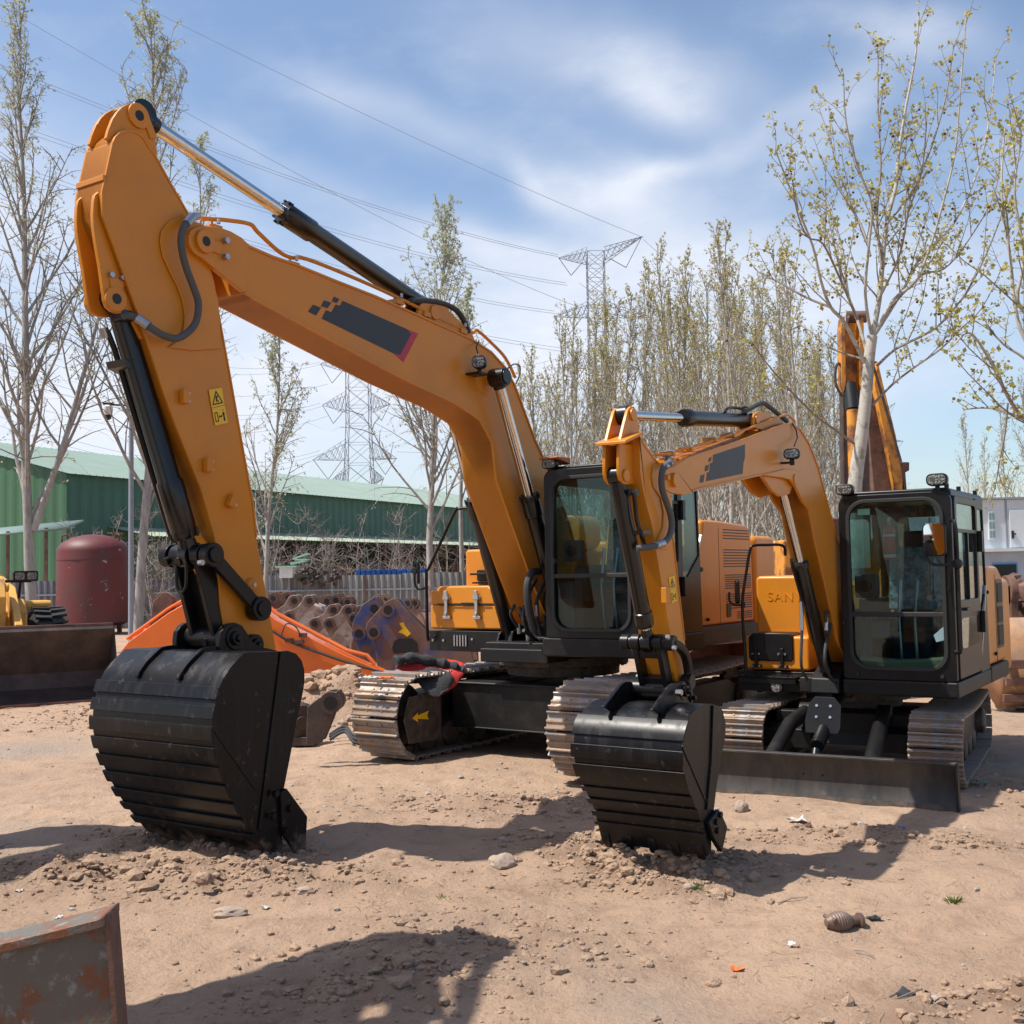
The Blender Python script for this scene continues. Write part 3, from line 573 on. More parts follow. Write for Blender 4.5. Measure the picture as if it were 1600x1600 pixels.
# --- cylinders
pr=B.P(217,181,0); pbse=B.P(676,489,0)
t_=((Vector(B.P(437,350,0))-Vector(pbse)).length)/((Vector(pr)-Vector(pbse)).length)
hyd(big,'arm_cylinder',(pbse[0],0,pbse[1]),(pr[0],0,pr[1]),.082,.052,t_,.34,.105,el=.07)
pk=B.P(182,467,0); p1=B.P(298,868,0); dd=(Vector(p1)-Vector(pk));
bc=hyd(big,'bucket_cylinder',(pk[0],0,pk[1]),(p1[0],0,p1[1]),.083,.052,.925,.42,.10)
q=MB(); u=Vector((dd.x,0,dd.y)).normalized(); sA=Vector((pk[0],0,pk[1]))+Vector((.03,-.08,0)); q.tube([sA+u*.22+Vector((.04,-.03,0)),sA+u*.35+Vector((.03,-.02,0)),sA+u*1.72+Vector((.02,-.015,0)),sA+u*1.80+Vector((-.02,.03,0))],.022,8); q.obox(sA+u*.5+Vector((.0,.02,0)),(.1,0,.03),(0,.1,0),u*.025); q.build('return_pipe','hydr',bc)
q=MB(); q.cyl(sA+u*.2+Vector((.05,-.05,0)),sA+u*.27+Vector((.05,-.05,0)),.035); q.build('pipe_fitting','steel',bc)
foot=B.P(800,1003,-.36)
for sg in(-1,1):
    hyd(big,'boom_cylinder',(foot[0],sg*.36,foot[1]),(pC[0],sg*.33,pC[1]),.083,.055,.575,.22,.075)
# --- bucket linkage
P1=(p1[0],p1[1]); P2=B.P(364,997,.24); PL=B.P(405,951,.22)
q=MB(); q.cyl((P1[0],-.24,P1[1]),(P1[0],.24,P1[1]),.062)
d=Vector(P2)-Vector(P1)
q2_=Vector((d.x,0,d.y)); n_=Vector((-d.y,0,d.x)).normalized()
for sg in(-1,1):
    q.obox(Vector((P1[0],sg*.115,P1[1]))+q2_*.5,q2_*.5,(0,.022,0),n_*.075)
    q.cyl((P1[0],sg*.07,P1[1]),(P1[0],sg*.155,P1[1]),.082); q.cyl((P2[0],sg*.06,P2[1]),(P2[0],sg*.155,P2[1]),.07)
q.obox(Vector((P1[0],0,P1[1]))+q2_*.58-n_*.03,q2_*.34,(0,.11,0),n_*.016)
q.cyl((P2[0],-.2,P2[1]),(P2[0],.2,P2[1]),.055)
lk_=q.build('bucket_link','black',big,bevel=.008)
q=MB()
for l in(-.17,-.03): q.cyl((P1[0]+.05,l,P1[1]-.03),(P1[0]+.10,l,P1[1]-.05),.034,n=14)
q.cyl((P2[0]+.04,.03,P2[1]-.02),(P2[0]+.09,.03,P2[1]-.03),.03,n=12); q.build('grease_ports','black',lk_)
q=MB(); q.tube(catmull([v3((P1[0]+.09,P1[1]-.06),-.05),v3((P1[0]+.09,P1[1]-.22),-.045),v3((P1[0]+.09,P1[1]-.27),.0),v3((P1[0]+.09,P1[1]-.22),.055),v3((P1[0]+.09,P1[1]-.06),.06)],5),.012,8); q.build('lifting_loop','black',lk_)
for sg in(-1,1):
    q=MB(); d=Vector(PL)-Vector(P1); v=Vector((d.x,0,d.y)); n2=Vector((-d.y,0,d.x)).normalized()
    q.obox(Vector((P1[0],sg*.215,P1[1]))+v*.5,v*.5,(0,.024,0),n2*.052); q.cyl((P1[0],sg*.18,P1[1]),(P1[0],sg*.26,P1[1]),.088); q.cyl((PL[0],sg*.165,PL[1]),(PL[0],sg*.262,PL[1]),.092)
    q.cyl((P1[0],sg*.26,P1[1]),(P1[0],sg*.285,P1[1]),.058); q.cyl((PL[0],sg*.262,PL[1]),(PL[0],sg*.28,PL[1]),.058); q.build('side_link','black',big,bevel=.008)
s,z=B.P(317,879,.3); q=MB(); q.cyl((s,.26,z),(s,.3,z),.02,n=6); q.build('link_bolt','steel',lk_)
# --- bucket
hw=.64
prof=B.T(hw,[(439,1018),(415,1018.5),(395,1018.5),(381,1021),(370,1032),(359,1044),(350,1057.5),(344,1072),(340,1086),(336,1104),(333,1122),(331.5,1140),(333,1163),(337,1183),(343,1202),(350,1222),(359,1243),(369,1263),(381,1284),(395,1303),(415,1330),(435.5,1356)])
side=B.T(hw,[(381,1021),(370,1032),(359,1044),(350,1057.5),(344,1072),(340,1086),(336,1104),(333,1122),(331.5,1140),(333,1163),(337,1183),(343,1202),(350,1222),(359,1243),(369,1263),(381,1284),(395,1303),(415,1330),(436,1354),(443,1346),(441,1300),(443,1238),(453.6,1184),(464.5,1126),(473,1086),(476.5,1066),(476,1046),(472,1032),(463,1021),(450,1016.5),(439,1017.5),(420,1018)])
st=[(.305,.345),(.365,.405),(.425,.47),(.49,.535),(.555,.60),(.62,.665),(.69,.73),(.755,.79),(.825,.86)]
ear=B.T(.25,[(343,1024),(342,1002),(344,988),(350,979),(358,974),(367,973),(377,977),(384,987),(392,1001),(404,1010),(432,1016),(434,1034),(350,1036)])
P3=B.P(408,1008,.25)
cut=B.T(hw,[(434,1238),(443,1231),(475.5,1275),(472,1337),(461,1338),(436,1300)]); cb=B.T(hw,[(424,1239),(447,1262),(420,1274),(440,1297)])
bucket(big,prof,hw,side,st,[(-.02,.335,.024),(-.28,.335,.024)],[(P2,.085,-.27,.275),(P3,.08,-.2,.2)],[(-.235,ear,.05),(.235,ear,.05)],
  cutter=(cut,cb),fold=B.T(hw,[(331,1137),(400,1235)]),bar=B.T(hw,[(437,1018),(443,1018),(409,1298),(402,1297)]),topribs=[(-.22,.04,.29),(.22,.04,.29)])
# --- upper structure
q=MB(); q.box(-2.2,.499,-1.46,-.42,1.10,1.30); q.box(-2.2,.9,-.42,.46,1.10,1.22); q.box(-2.2,1.16,.46,1.42,1.14,1.30); q.box(-.5,1.0,-.42,.42,1.02,1.16); deck=q.build('deck','black_dusty',big,bevel=.012)
sk=MB(); sk.prism(rrect(.50,1.575,1.115,1.30,.02),-.3,1.215,'F'); sk.build('cab_skirt','black_dusty',big,bevel=.02)
q=MB(); q.box(.5,.53,-1.46,-.42,1.08,1.31); q.cyl((.53,-1.38,1.24),(.545,-1.38,1.24),.02,n=8);
fr=q.build('front_step_plate','black',big,bevel=.008)
q=MB(); q.box(.531,.535,-1.12,-.92,1.13,1.27); q.build('step_recess','ink',fr)
q=MB()
for i in range(5): q.box(.536,.545,-1.105+i*.04,-1.09+i*.04,1.14,1.26)
for l,z in((-1.4,1.2),(-1.25,1.2),(-.85,1.22),(-.5,1.22),(-.5,1.15)): q.cyl((.53,l,z),(.55,l,z),.014,n=8)
q.build('vent_slots','steel',fr)
# toolbox
q=MB(); q.prism(rrect(-1.475,-.47,1.325,1.60,.03),-.08,.49,'F'); tb=q.build('toolbox','yellow',big,bevel=.025,seg=3)
q=MB(); q.prism([(-1.465,1.60),(-.48,1.60),(-.48,1.76),(-.60,1.77),(-.66,1.81),(-1.33,1.81),(-1.38,1.77),(-1.465,1.76)],-.09,.50,'F'); q.build('toolbox_lid','yellow',tb,bevel=.022,seg=3)
q=MB(); q.box(.50,.508,-1.36,-.62,1.598,1.612); q.box(.50,.512,-1.02,-.86,1.605,1.625); q.build('lid_seam','ink',tb)
for l in(-1.22,-.80):
    q=MB(); q.box(.50,.52,l-.05,l+.05,1.66,1.70); q.box(.51,.535,l-.02,l+.02,1.48,1.74); q.prism([(l-.04,1.66),(l+.04,1.66),(l+.018,1.76),(l-.018,1.76)],.515,.545,'F'); q.box(.49,.53,l-.05,l+.05,1.44,1.475); q.cyl((.52,l,1.50),(.55,l,1.50),.02); q.build('toolbox_latch','steel',tb,bevel=.004)
q=MB(); q.prism(rrect(-1.40,-.42,1.3,2.235,.04),-.85,-.1,'F'); tk=q.build('fuel_tank','yellow',big,bevel=.035,seg=3)
q=MB(); q.prism(rrect(-1.22,-.62,1.86,1.99,.02),-.1,-.085,'F'); q.build('tank_recess','ink',tk)
q=MB(); q.box(-.09,.06,-1.22,-1.0,1.93,1.955); q.box(-.095,.02,-1.22,-.6,1.83,1.85); q.build('tank_step','black',tk,bevel=.006)
q=MB(); q.cyl((-.35,-.78,2.2),(-.35,-.78,2.46),.10); q.cyl((-.35,-.78,2.46),(-.35,-.78,2.49),.085); q.build('filler_neck','yellow',tk,bevel=.01)
q=MB(); q.tube([(-.5,-.62,2.2),(-.5,-.62,2.75)],.04,12); q.build('exhaust_stack','hydr',tk)
q=MB(); q.prism([(-.95,2.2),(-.95,2.62),(-.25,2.62),(-.05,2.48),(0.0,2.2)],-1.3,-.85,'F') if False else q.prism(rrect(-.75,-.15,2.2,2.62,.15),-1.2,-.7,'F'); q.build('air_filter_cover','yellow',tk,bevel=.03)
# hood and counterweight
ho=[(-2.15,1.32),(-.27,1.32),(-.30,1.75),(-.66,2.33),(-.70,2.50),(-1.2,2.50),(-2.0,2.47),(-2.12,2.38)]
hood=house_side(big,ho,.2,1.40,'yellow')
q=MB(); q.prism([(-2.15,1.12),(-.22,1.12),(-.22,1.325),(-2.15,1.325)],1.30,1.415); q.build('hood_skirt','black_dusty',big,bevel=.012)
q=MB(); q.prism([(-.29,1.72),(-.25,1.72),(-.62,2.33),(-.66,2.33)],1.40,1.415); q.build('silver_trim','steel',hood)
for i,(z,zz,a,b) in enumerate(((2.30,2.40,-2.02,-1.25),(1.98,2.17,-2.05,-1.25),(1.73,1.88,-2.05,-1.28),(1.50,1.66,-2.06,-1.3),(1.38,1.45,-2.06,-1.6))):
    q=MB(); n=7 if zz-z>.12 else 4
    for k in range(n):
        h=z+(zz-z)*k/(n-1); q.box(a,b,1.399,1.403,h-.006,h+.006)
    q.build('vent_grille','ink',hood)
q=MB();
for x0 in(-1.12,-.5): q.box(x0-.003,x0+.003,1.399,1.402,1.33,2.42)
q.build('panel_seam','ink',hood)
q=MB(); q.prism(rrect(-1.42,-1.30,1.40,1.56,.02),1.4,1.408); q.cyl((-.62,1.4,1.95),(-.62,1.42,1.95),.025); q.cyl((-.75,1.4,1.40),(-.75,1.43,1.40),.018); q.build('door_latch','black',hood)
q=MB(); q.prism(rrect(-1.40,1.42,1.12,2.35,.08),-2.85,-2.16,'F'); q.build('counterweight','yellow',big,bevel=.08,seg=3)
q=MB(); q.box(-2.15,-.86,-1.4,-.0,1.3,2.2); q.build('engine_compartment','yellow',big,bevel=.03)
q=MB(); q.box(-.95,-.84,1.416,1.4175,1.17,1.29); q.build('white_plate','whitepl',big)
# foot brackets, hoses, swivel ring
for sg in(-1,1):
    q=MB(); q.prism([(-.35,1.12),(.72,1.12),(.66,1.32),(.30,1.45),(.2,1.62),(.02,1.66),(-.12,1.55)],sg*.22,sg*.255); q.prism([(.30,1.1),(.70,1.1),(.60,1.3),(.45,1.34),(.32,1.28)],sg*.28,sg*.31); q.prism([(.30,1.1),(.70,1.1),(.60,1.3),(.45,1.34),(.32,1.28)],sg*.43,sg*.46); q.build('boom_foot_bracket','black',big,bevel=.01)
q=MB(); q.lathe((0,0,.84),(0,0,2),[(0,.62),(.10,.62),(.11,.72),(.20,.72),(.21,.66),(.28,.66)],48)
for i in range(40):
    a=2*PI*i/40; q.cyl((.69*math.cos(a),.69*math.sin(a),.93),(.69*math.cos(a),.69*math.sin(a),.955),.018,n=6)
q.build('slewing_ring','chain',big)
random.seed(12)
for i,(a,b,cc) in enumerate((((795,880),(806,905),(812,960)),((800,895),(815,920),(824,975)),((838,905),(826,935),(836,990)),((850,910),(838,945),(846,995)),((818,985),(840,1000),(860,1000)))):
    l=(-.16,-.1,.26,.32,.1)[i]; pts=[v3(B.P(*p,l),l) for p in(a,b,cc)]; pts.append(pts[-1]+Vector((.0,.12,-.05))); q=MB(); q.tube(catmull(pts,6),.02,10); h=q.build('valve_hose','hose',big)
    q=MB(); m_=catmull(pts,6); q.cyl(m_[6],m_[8],.027,n=8); q.build('hose_ferrule','steel',h)
rg=random.Random(8)
for i in range(9):
    l=rg.uniform(-.2,.5); s0=.45+rg.uniform(-.1,.2); z0=1.25+rg.uniform(0,.2); q=MB(); q.tube(catmull([(s0,l,z0),(s0+.12,l+rg.uniform(-.05,.05),z0+.18),(s0+.02,l+rg.uniform(-.1,.1),z0+.38),(s0-.22,l*.5,z0+.50)],6),.018,8); h=q.build('valve_hose','hose',big)
    q=MB(); q.cyl((s0,l,z0-.05),(s0+.01,l,z0+.06),.026,n=8); q.build('hose_ferrule','steel',h)
q=MB(); q.box(.35,.5,-.18,.38,1.17,1.42); q.box(.5,.54,.1,.4,1.2,1.34); q.build('valve_block','black',big,bevel=.02)
pts=catmull([v3(B.P(*p,.30),.30) for p in((834,985),(826,950),(824,915),(831,895),(842,893))],5); q=MB(); q.tube(pts,.04,10); q.build('boom_foot_hose','hose',big)
# handrail and mirror
hr=[(.60,-1.42,1.20),(.62,-1.42,1.32),(.62,-1.42,1.95),(.60,-1.40,2.02),(.58,-1.05,2.62),(.57,-.98,2.68),(.50,-.8,2.68),(.0,-.62,2.68),(-.3,-.60,2.6),(-.3,-.60,2.2)]
q=MB(); q.tube(catmull(hr,4),.019,10); rl=q.build('handrail','black',big)
q=MB(); q.tube(catmull([(.62,-1.42,1.80),(.64,-1.52,1.78),(.66,-1.56,1.85),(.66,-1.56,1.98)],4),.014,8); q.cyl((.64,-1.56,1.99),(.68,-1.56,1.99),.035); mm=q.build('mirror_bracket','black',rl)
q=MB(); q.prism(rrect(-.07,.07,1.84,2.12,.05),.0,.035,'F'); mi=q.build('rear_view_mirror','black',big,bevel=.01); mi.location=(.64,-1.50,0); mi.rotation_euler=(0,0,-.9)
# cab
cb_=cab(big,1.215,-.28,.545,1.56,1.30,2.97,(.645,1.485,1.385,2.875),.22,1.91)
worklight(big,(1.2,.62,3.03),.17,.10,0,'cab_work_light')
q=MB(); q.prism([(1.0,3.03),(1.26,3.08),(1.26,3.095),(1.0,3.10)],.52,.74); q.build('lamp_hood','lamphousing',big,bevel=.01)
# undercarriage
track(big,1.2,.6,-1.85,1.39,.465,.19)
lt=track(big,-1.2,.6,-1.85,1.39,.465,.19)
q=MB(); q.box(-.75,.75,-.95,.95,.42,.60); q.prism([(-.6,.30),(.6,.30),(.5,.72),(-.5,.72)],-.62,.62)
for sg in(-1,1):
    q.prism([(.6,.36),(.35,.45),(-.35,.45),(-1.05,.36),(-1.05,.60),(-.35,.78),(.35,.78),(.6,.70)],sg*.5,sg*1.06)
q.build('cross_frame','black_dusty',big,bevel=.015)
q=MB(); q.box(.62,.84,-.92,.92,.30,.78); q.box(.62,.88,-.92,.92,.765,.785); q.box(.62,.87,-.92,.92,.29,.31); q.build('cross_beam','black_dusty',big,bevel=.01)
for sg in(-1,1):
    q=MB(); q.prism([(1.05,.18),(1.60,.20),(1.68,.45),(1.60,.68),(1.05,.72)],sg*.925,sg*.905); g_=q.build('idler_guard','chain',big,bevel=.008)
    if sg<0:
        s=MB(); pts=[(1.18,.47),(1.28,.53),(1.27,.49),(1.46,.52),(1.43,.47),(1.46,.42),(1.27,.45),(1.28,.41)]; pts=[(2.62-a,b) for a,b in pts]; s.prism([(1.55,.46),(1.45,.51),(1.46,.48),(1.27,.51),(1.30,.46),(1.27,.42),(1.46,.445),(1.45,.41)],-.9045,-.9035); s.build('yellow_arrow_mark','sticker',big,smooth=0)
# ================================================================ SMALL EXCAVATOR
S=Mc((3.4,11.2),33); U=Mc((3.4,11.2),28); UR=U.rz-S.rz
sm=thing('compact_excavator','small yellow excavator with dozer blade and black cab, on the right','excavator',S.C,S.rz)
def d1(*p): return [(880+x/3.478,600+y/3.478) for x,y in p]
def d2(*p): return [(820+x/3.81,940+y/3.81) for x,y in p]
BW=.13
up=d1((560,468),(600,450),(680,400),(700,393),(1000,290),(1200,215),(1240,210),(1290,240),(1340,320),(1390,450),(1450,680),(1500,860))+[(1330,925),(1345,985),(1350,1020)]
lo=[(1325,1035),(1308,1000),(1300,960),(1288,905),(1275,850),(1266,805),(1262,790),(1259,770),(1256,752),(1250,741),(1240,736),(1228,735)]+d1((1070,500),(740,575),(705,588),(660,602),(590,592),(552,570),(545,540),(545,500))
uP=S.T(BW,up); lP=S.T(BW,lo)
nl=len(lP)-5
q=MB(); q.prism(uP[2:]+lP[:nl],-BW+.008,BW-.008); sb=q.build('boom','yellow',sm,bevel=.006)
q=MB(); q.strip(uP[2:][::-1],-.014,-BW,BW); q.strip(lP[:nl],.014,-BW,BW); q.build('boom_flange','yellow',sb,bevel=.002)
nose=uP[:3]+S.T(BW,d1((690,395),(700,590)))+lP[nl-1:]
for sg in(-1,1):
    q=MB(); q.prism(nose,sg*(BW-.035),sg*(BW+.003)); q.build('boom_nose_plate','yellow',sb,bevel=.005)
pA=S.P(1055.5,750,.15)
q=MB(); q.cyl((pA[0],-.16,pA[1]),(pA[0],.16,pA[1]),.048,n=28); q.cyl((pA[0]+.105,.12,pA[1]+.01),(pA[0]+.105,.155,pA[1]+.01),.02,n=8); q.build('boom_nose_pin','yellow',sb,bevel=.004)
# underside gusset with cylinder pin
gs=S.T(BW,d1((1075,495),(1200,462),(1255,465),(1300,500),(1312,560),(1340,690),(1300,640),(1262,560),(1230,520),(1190,510)))
for sg in(-1,1):
    q=MB(); q.prism(gs,sg*(BW-.02),sg*(BW+.006)); q.build('gusset_plate','yellow',sb,bevel=.005)
pC=S.P(1221,757,0)
gs=S.T(.09,[(1188,742),(1236,734),(1240,752),(1232,772),(1218,776),(1206,768)])
for sg in(-1,1):
    q=MB(); q.prism(gs,sg*.07,sg*.10); q.build('cylinder_lug','yellow',sb,bevel=.004)
q=MB(); p=S.P(1241,749.5,BW); q.cyl((p[0],BW,p[1]),(p[0],BW+.018,p[1]),.045); q.build('pin_boss','yellow',sb,bevel=.004)
# decal
q=MB()
for poly in (d1((820,385),(993,328),(992,400),(984,430),(980,487),(782,528),(787,480),(800,478),(803,430),(818,427)),d1((752,496),(773,490),(768,533),(747,537)),d1((777,444),(797,438),(793,470),(774,474)),d1((797,402),(812,397),(808,420),(794,423))):
    q.prism(S.T(BW,poly),BW-.0078,BW-.006)
q.build('boom_decal','decal',sb,smooth=0)
s_,z_=S.P(1241,709,.24); worklight(sb,(s_,.22,z_),.13,.085,.25,'boom_work_light')
q=MB(); q.tube([v3(S.P(1241,697,.2),.2),v3(S.P(1246,684,.15),.15),v3(S.P(1244,672,.14),.14),v3(S.P(1237,660,.13),.13)],.006,6); q.box(s_-.05,s_,.12,.22,z_-.075,z_-.06); q.build('light_bracket','black',sb)
# arm-cylinder lug on boom top, pipes, hoses
pB=S.P(1180,656,.06)
for l in(-.06,.06):
    q=MB(); q.prism(S.T(.06,d1((1025,235),(1022,190),(1035,160),(1060,150),(1090,155),(1180,200),(1195,225),(1100,260))),l-.012,l+.012); q.cyl((pB[0],l-.025,pB[1]),(pB[0],l+.025,pB[1]),.04); q.build('cylinder_lug','yellow',sb,bevel=.004)
for dl in(.09,.03,-.06):
    pts=[v3(S.P(*p,dl),dl) for p in d1((500,385),(580,380),(640,355),(780,320),(950,262),(1050,225),(1190,172),(1225,172),(1260,205))]; q=MB(); q.tube(catmull(pts,4),.010,8); q.build('hydraulic_pipe','yellow',sb)
for a,b in d1((600,375),(700,350),(830,300),(930,275),(600,410)):
    s,z=S.P(a,b,.1); q=MB(); q.box(s-.018,s+.018,-.01,.11,z-.022,z+.010); cl=q.build('pipe_clamp','yellow',sb,bevel=.004)
    q=MB(); q.box(s-.022,s+.022,.0,.10,z+.010,z+.020); q.build('clamp_plate','steel',cl)
for dl,o_ in((.02,0),(.07,5)):
    pts=[v3(S.P(*p,dl),dl) for p in d1((985,140+o_),(1020,130+o_),(1060,108+o_),(1090,103+o_),(1130,130+o_),(1180,170+o_),(1215,200+o_))]; q=MB(); q.tube(catmull(pts,5),.016,8); q.build('rubber_hose','hose',sb)
q=MB(); pts=[v3(S.P(*p,.02),.02) for p in d1((878,155),(890,135),(925,128),(990,137),(1020,132))]; q.tube(catmull(pts,4),.012,8); q.cyl(v3(S.P(*d1((985,165))[0],.02),.02),v3(S.P(*d1((985,125))[0],.02),.02),.025); q.build('cylinder_port_pipe','hydr',sb)
# arm
AW=.12
aPx=[(985,641),(990,634)]+d1((395,150),(412,220),(415,270),(440,320),(490,390),(540,450),(570,520),(590,640),(600,820))+[(1071,1000),(1076,1037),(1083,1098),(1074,1098),(1062,1085),(1056,1060),(1050,1000),(1040,940),(1030,880),(1020,820),(1012,790),(1006,765),(1002,740),(1001,700),(1001,680)]
aP=S.T(AW,aPx); aP=[p for i,p in enumerate(aP) if i not in(0,1,2,3)]
q=MB(); q.prism(aP,-AW+.006,AW-.006); ar=q.build('arm','yellow',sm,bevel=.007)
q=MB(); q.strip(aP[0:8][::-1],-.010,-AW,AW); q.build('arm_flange','yellow',ar,bevel=.002)
lp=S.T(.058,d1((300,335),(312,300),(335,205),(352,140),(368,122),(385,122),(398,150),(410,215),(415,285)))
for sg in(-1,1):
    q=MB(); q.prism(lp,sg*.038,sg*.060); p=S.P(988,648,.06); q.cyl((p[0],sg*.06,p[1]),(p[0],sg*.075,p[1]),.04); q.build('cylinder_lug','yellow',ar,bevel=.004)
lp=S.T(.058,d1((305,325),(303,400),(303,480),(312,520),(330,543),(350,548),(378,540),(400,560),(400,330)))
for sg in(-1,1):
    q=MB(); q.prism(lp,sg*.038,sg*.060); p=S.P(977,743,.06); q.cyl((p[0],sg*.06,p[1]),(p[0],sg*.075,p[1]),.04); q.build('cylinder_lug','yellow',ar,bevel=.004)
a=S.P(967,692,.06); b=S.P(999,677,.10); q=MB(); q.prism([(a[0]+.03,a[1]-.012),(b[0],b[1]-.012),(b[0],b[1]+.008),(a[0]+.03,a[1]+.008)],-.09,.122); q.build('cross_plate','yellow',ar,bevel=.004)
sp=S.T(AW,d1((520,430),(490,440),(480,500),(490,560),(530,620),(545,700),(540,780),(500,870),(470,900),(560,900),(600,820),(590,640),(570,520)))
q=MB(); q.prism(sp,AW-.005,AW+.004); q.build('side_plate','yellow',ar,bevel=.004)
s,z=S.P(1038,930,AW); q=MB(); q.box(s-.03,s+.03,AW-.01,AW+.03,z-.05,z+.05); q.build('pipe_bracket','yellow',ar,bevel=.004)
Q=S.T(AW,d1((575,1050),(607,1042),(614,1108),(583,1116))); Q2=S.T(AW,d1((584,1119),(614,1111),(622,1178),(592,1190))); sticker(ar,S,AW-.004,Q,Q2)
pts=[v3(S.P(*p,.17),.17) for p in d1((620,400),(580,430),(548,450),(535,500),(538,570),(560,640),(583,710),(590,770),(575,830),(540,865),(500,880),(470,892))]; pts[0].y=.1; pts[-1].y=.08
q=MB(); q.tube(catmull(pts,5),.021,12); hs=q.build('hydraulic_hose','hosegray',ar); q=MB(); q.cyl(pts[-3],pts[-2],.027); q.cyl(pts[1],pts[2],.024); q.build('hose_fitting','steel',hs)
# cylinders
pr=S.P(976,649,0); t_=((Vector(S.P(1067,656,0))-Vector(pB)).length)/((Vector(pr)-Vector(pB)).length)
hyd(sm,'arm_cylinder',(pB[0],0,pB[1]),(pr[0],0,pr[1]),.056,.030,t_,.10,.062,el=.036)
pk=S.P(963,743,0); P1=S.P(1013,1004,0)
bc=hyd(sm,'bucket_cylinder',(pk[0],0,pk[1]),(P1[0],0,P1[1]),.053,.03,.90,.1,.062)
q=MB(); pts=[v3(S.P(*p,.09),.09) for p in d1((365,580),(385,600),(400,740),(425,820),(450,900))]; q.tube(catmull(pts,4),.014,8); q.obox(v3(S.P(*d1((410,808))[0],.06),.06),(.06,0,0),(0,.06,0),(0,0,.012)); q.obox(v3(S.P(*d1((375,590))[0],.07),.07),(.03,0,0),(0,.03,0),(0,0,.02)); q.build('return_pipe','hydr',bc)
ft=S.P(1291,1045,0); hyd(sm,'boom_cylinder',(ft[0],0,ft[1]),(pC[0],0,pC[1]),.060,.036,.60,.05,.05)
q=MB(); pts=[v3(S.P(*p,-.08),-.08) for p in ((1236,872),(1238,885),(1248,920),(1252,940),(1253,985),(1252,1040),(1262,1062))]; q.tube(catmull(pts,4),.014,8); h=q.build('cylinder_hose','hose',sm); q=MB(); q.cyl(pts[3]+Vector((0,0,.0)),pts[4],.018); q.build('hose_ferrule','steel',h)
q=MB(); pts=[v3(S.P(*p,.10),.10) for p in ((1293,990),(1290,960),(1297,958),(1298,975),(1290,1010),(1290,1040),(1303,1065),(1315,1062))]; q.tube(catmull(pts,4),.016,8); h=q.build('cylinder_hose','hose',sm); q=MB(); q.cyl(v3(S.P(1291,965,.1),.1),v3(S.P(1291,985,.1),.1),.019); q.build('hose_ferrule','steel',h)
# linkage
P2=S.P(1062,1079,.16); PLk=S.P(1076,1065,.17)
P2c=P2
q=MB(); q.cyl((P1[0],-.17,P1[1]),(P1[0],.17,P1[1]),.042); v=Vector((P2[0]-P1[0],0,P2[1]-P1[1])); n_=Vector((-v.z,0,v.x)).normalized()
for sg in(-1,1):
    q.obox(Vector((P1[0],sg*.085,P1[1]))+v*.5,v*.5,(0,.018,0),n_*.045); q.cyl((P1[0],sg*.05,P1[1]),(P1[0],sg*.11,P1[1]),.055); q.cyl((P1[0],sg*.13,P1[1]),(P1[0],sg*.19,P1[1]),.05)
q.obox(Vector((P1[0],0,P1[1]))+v*.2,v*.1,(0,.08,0),n_*.03); q.obox(Vector((P1[0],0,P1[1]))+v*.83,v*.12,(0,.08,0),n_*.03); q.cyl((P2[0],-.16,P2[1]),(P2[0],.16,P2[1]),.048)
bl=q.build('bucket_link','black',sm,bevel=.005)
mid=S.P(1072,1025,.17)
for sg in(-1,1):
    q=MB(); q.tube(catmull([v3(P1,sg*.165),v3(S.P(1062,1010,.17),sg*.165),v3(mid,sg*.165),v3(S.P(1077,1050,.17),sg*.165),v3(PLk,sg*.165)],5),.034,8); q.cyl((PLk[0],sg*.13,PLk[1]),(PLk[0],sg*.20,PLk[1]),.05); q.build('side_link','black',sm,bevel=.005)
q=MB(); s,z=S.P(1041,995,.2); q.cyl((s,.2,z),(s,.22,z),.016,n=6); s,z=S.P(1051,1012,.2); q.cyl((s,.2,z),(s,.22,z),.016,n=6); s,z=S.P(1061,1082,.22); q.cyl((s,.2,z),(s,.24,z),.02,n=6); q.build('link_bolts','steel',bl)
# bucket
hw=.375
prof=S.T(hw,[(1115,1100),(1103,1100),(1093,1103),(1086,1109),(1079,1117),(1073,1129),(1069,1141),(1066.5,1154),(1065,1168),(1064.5,1184),(1066,1200),(1069,1216),(1074,1232),(1080,1247),(1086,1262),(1093,1279),(1099,1304),(1106,1338)])
side=prof+S.T(hw,[(1112,1330),(1112,1290),(1116,1266),(1119,1240),(1122,1216),(1128,1182),(1134,1150),(1134.5,1130),(1130,1111),(1125,1103)])
ear=S.T(.19,[(1022,1109),(1030,1098),(1048,1073),(1054,1068),(1062,1068),(1069,1073),(1074,1085),(1080,1098),(1100,1101),(1095,1108),(1060,1112),(1030,1116)])
st=[(.30,.40),(.44,.50),(.53,.60),(.66,.695),(.74,.775),(.82,.85),(.88,.90)]
cut=S.T(hw,[(1116,1264),(1121,1272),(1129.5,1292),(1121,1331),(1108,1310),(1100,1284)]); cb=S.T(hw,[(1111,1283),(1117,1272),(1113,1297)])
bucket(sm,prof,hw,side,st,[(-.24,.20,.020),(.20,.20,.020)],[(P2,.062,-.17,.19),(S.P(1078,1090,.17),.05,-.16,.16)],[(-.17,ear,.03),(.17,ear,.03)],cutter=(cut,cb),
  fold=S.T(hw,[(1065,1165),(1104,1255)]),bar=S.T(hw,[(1112,1102),(1116,1102),(1113,1190),(1106,1265),(1102,1265),(1109,1190)]),stripw=.5,flush=.012,teeth=5)
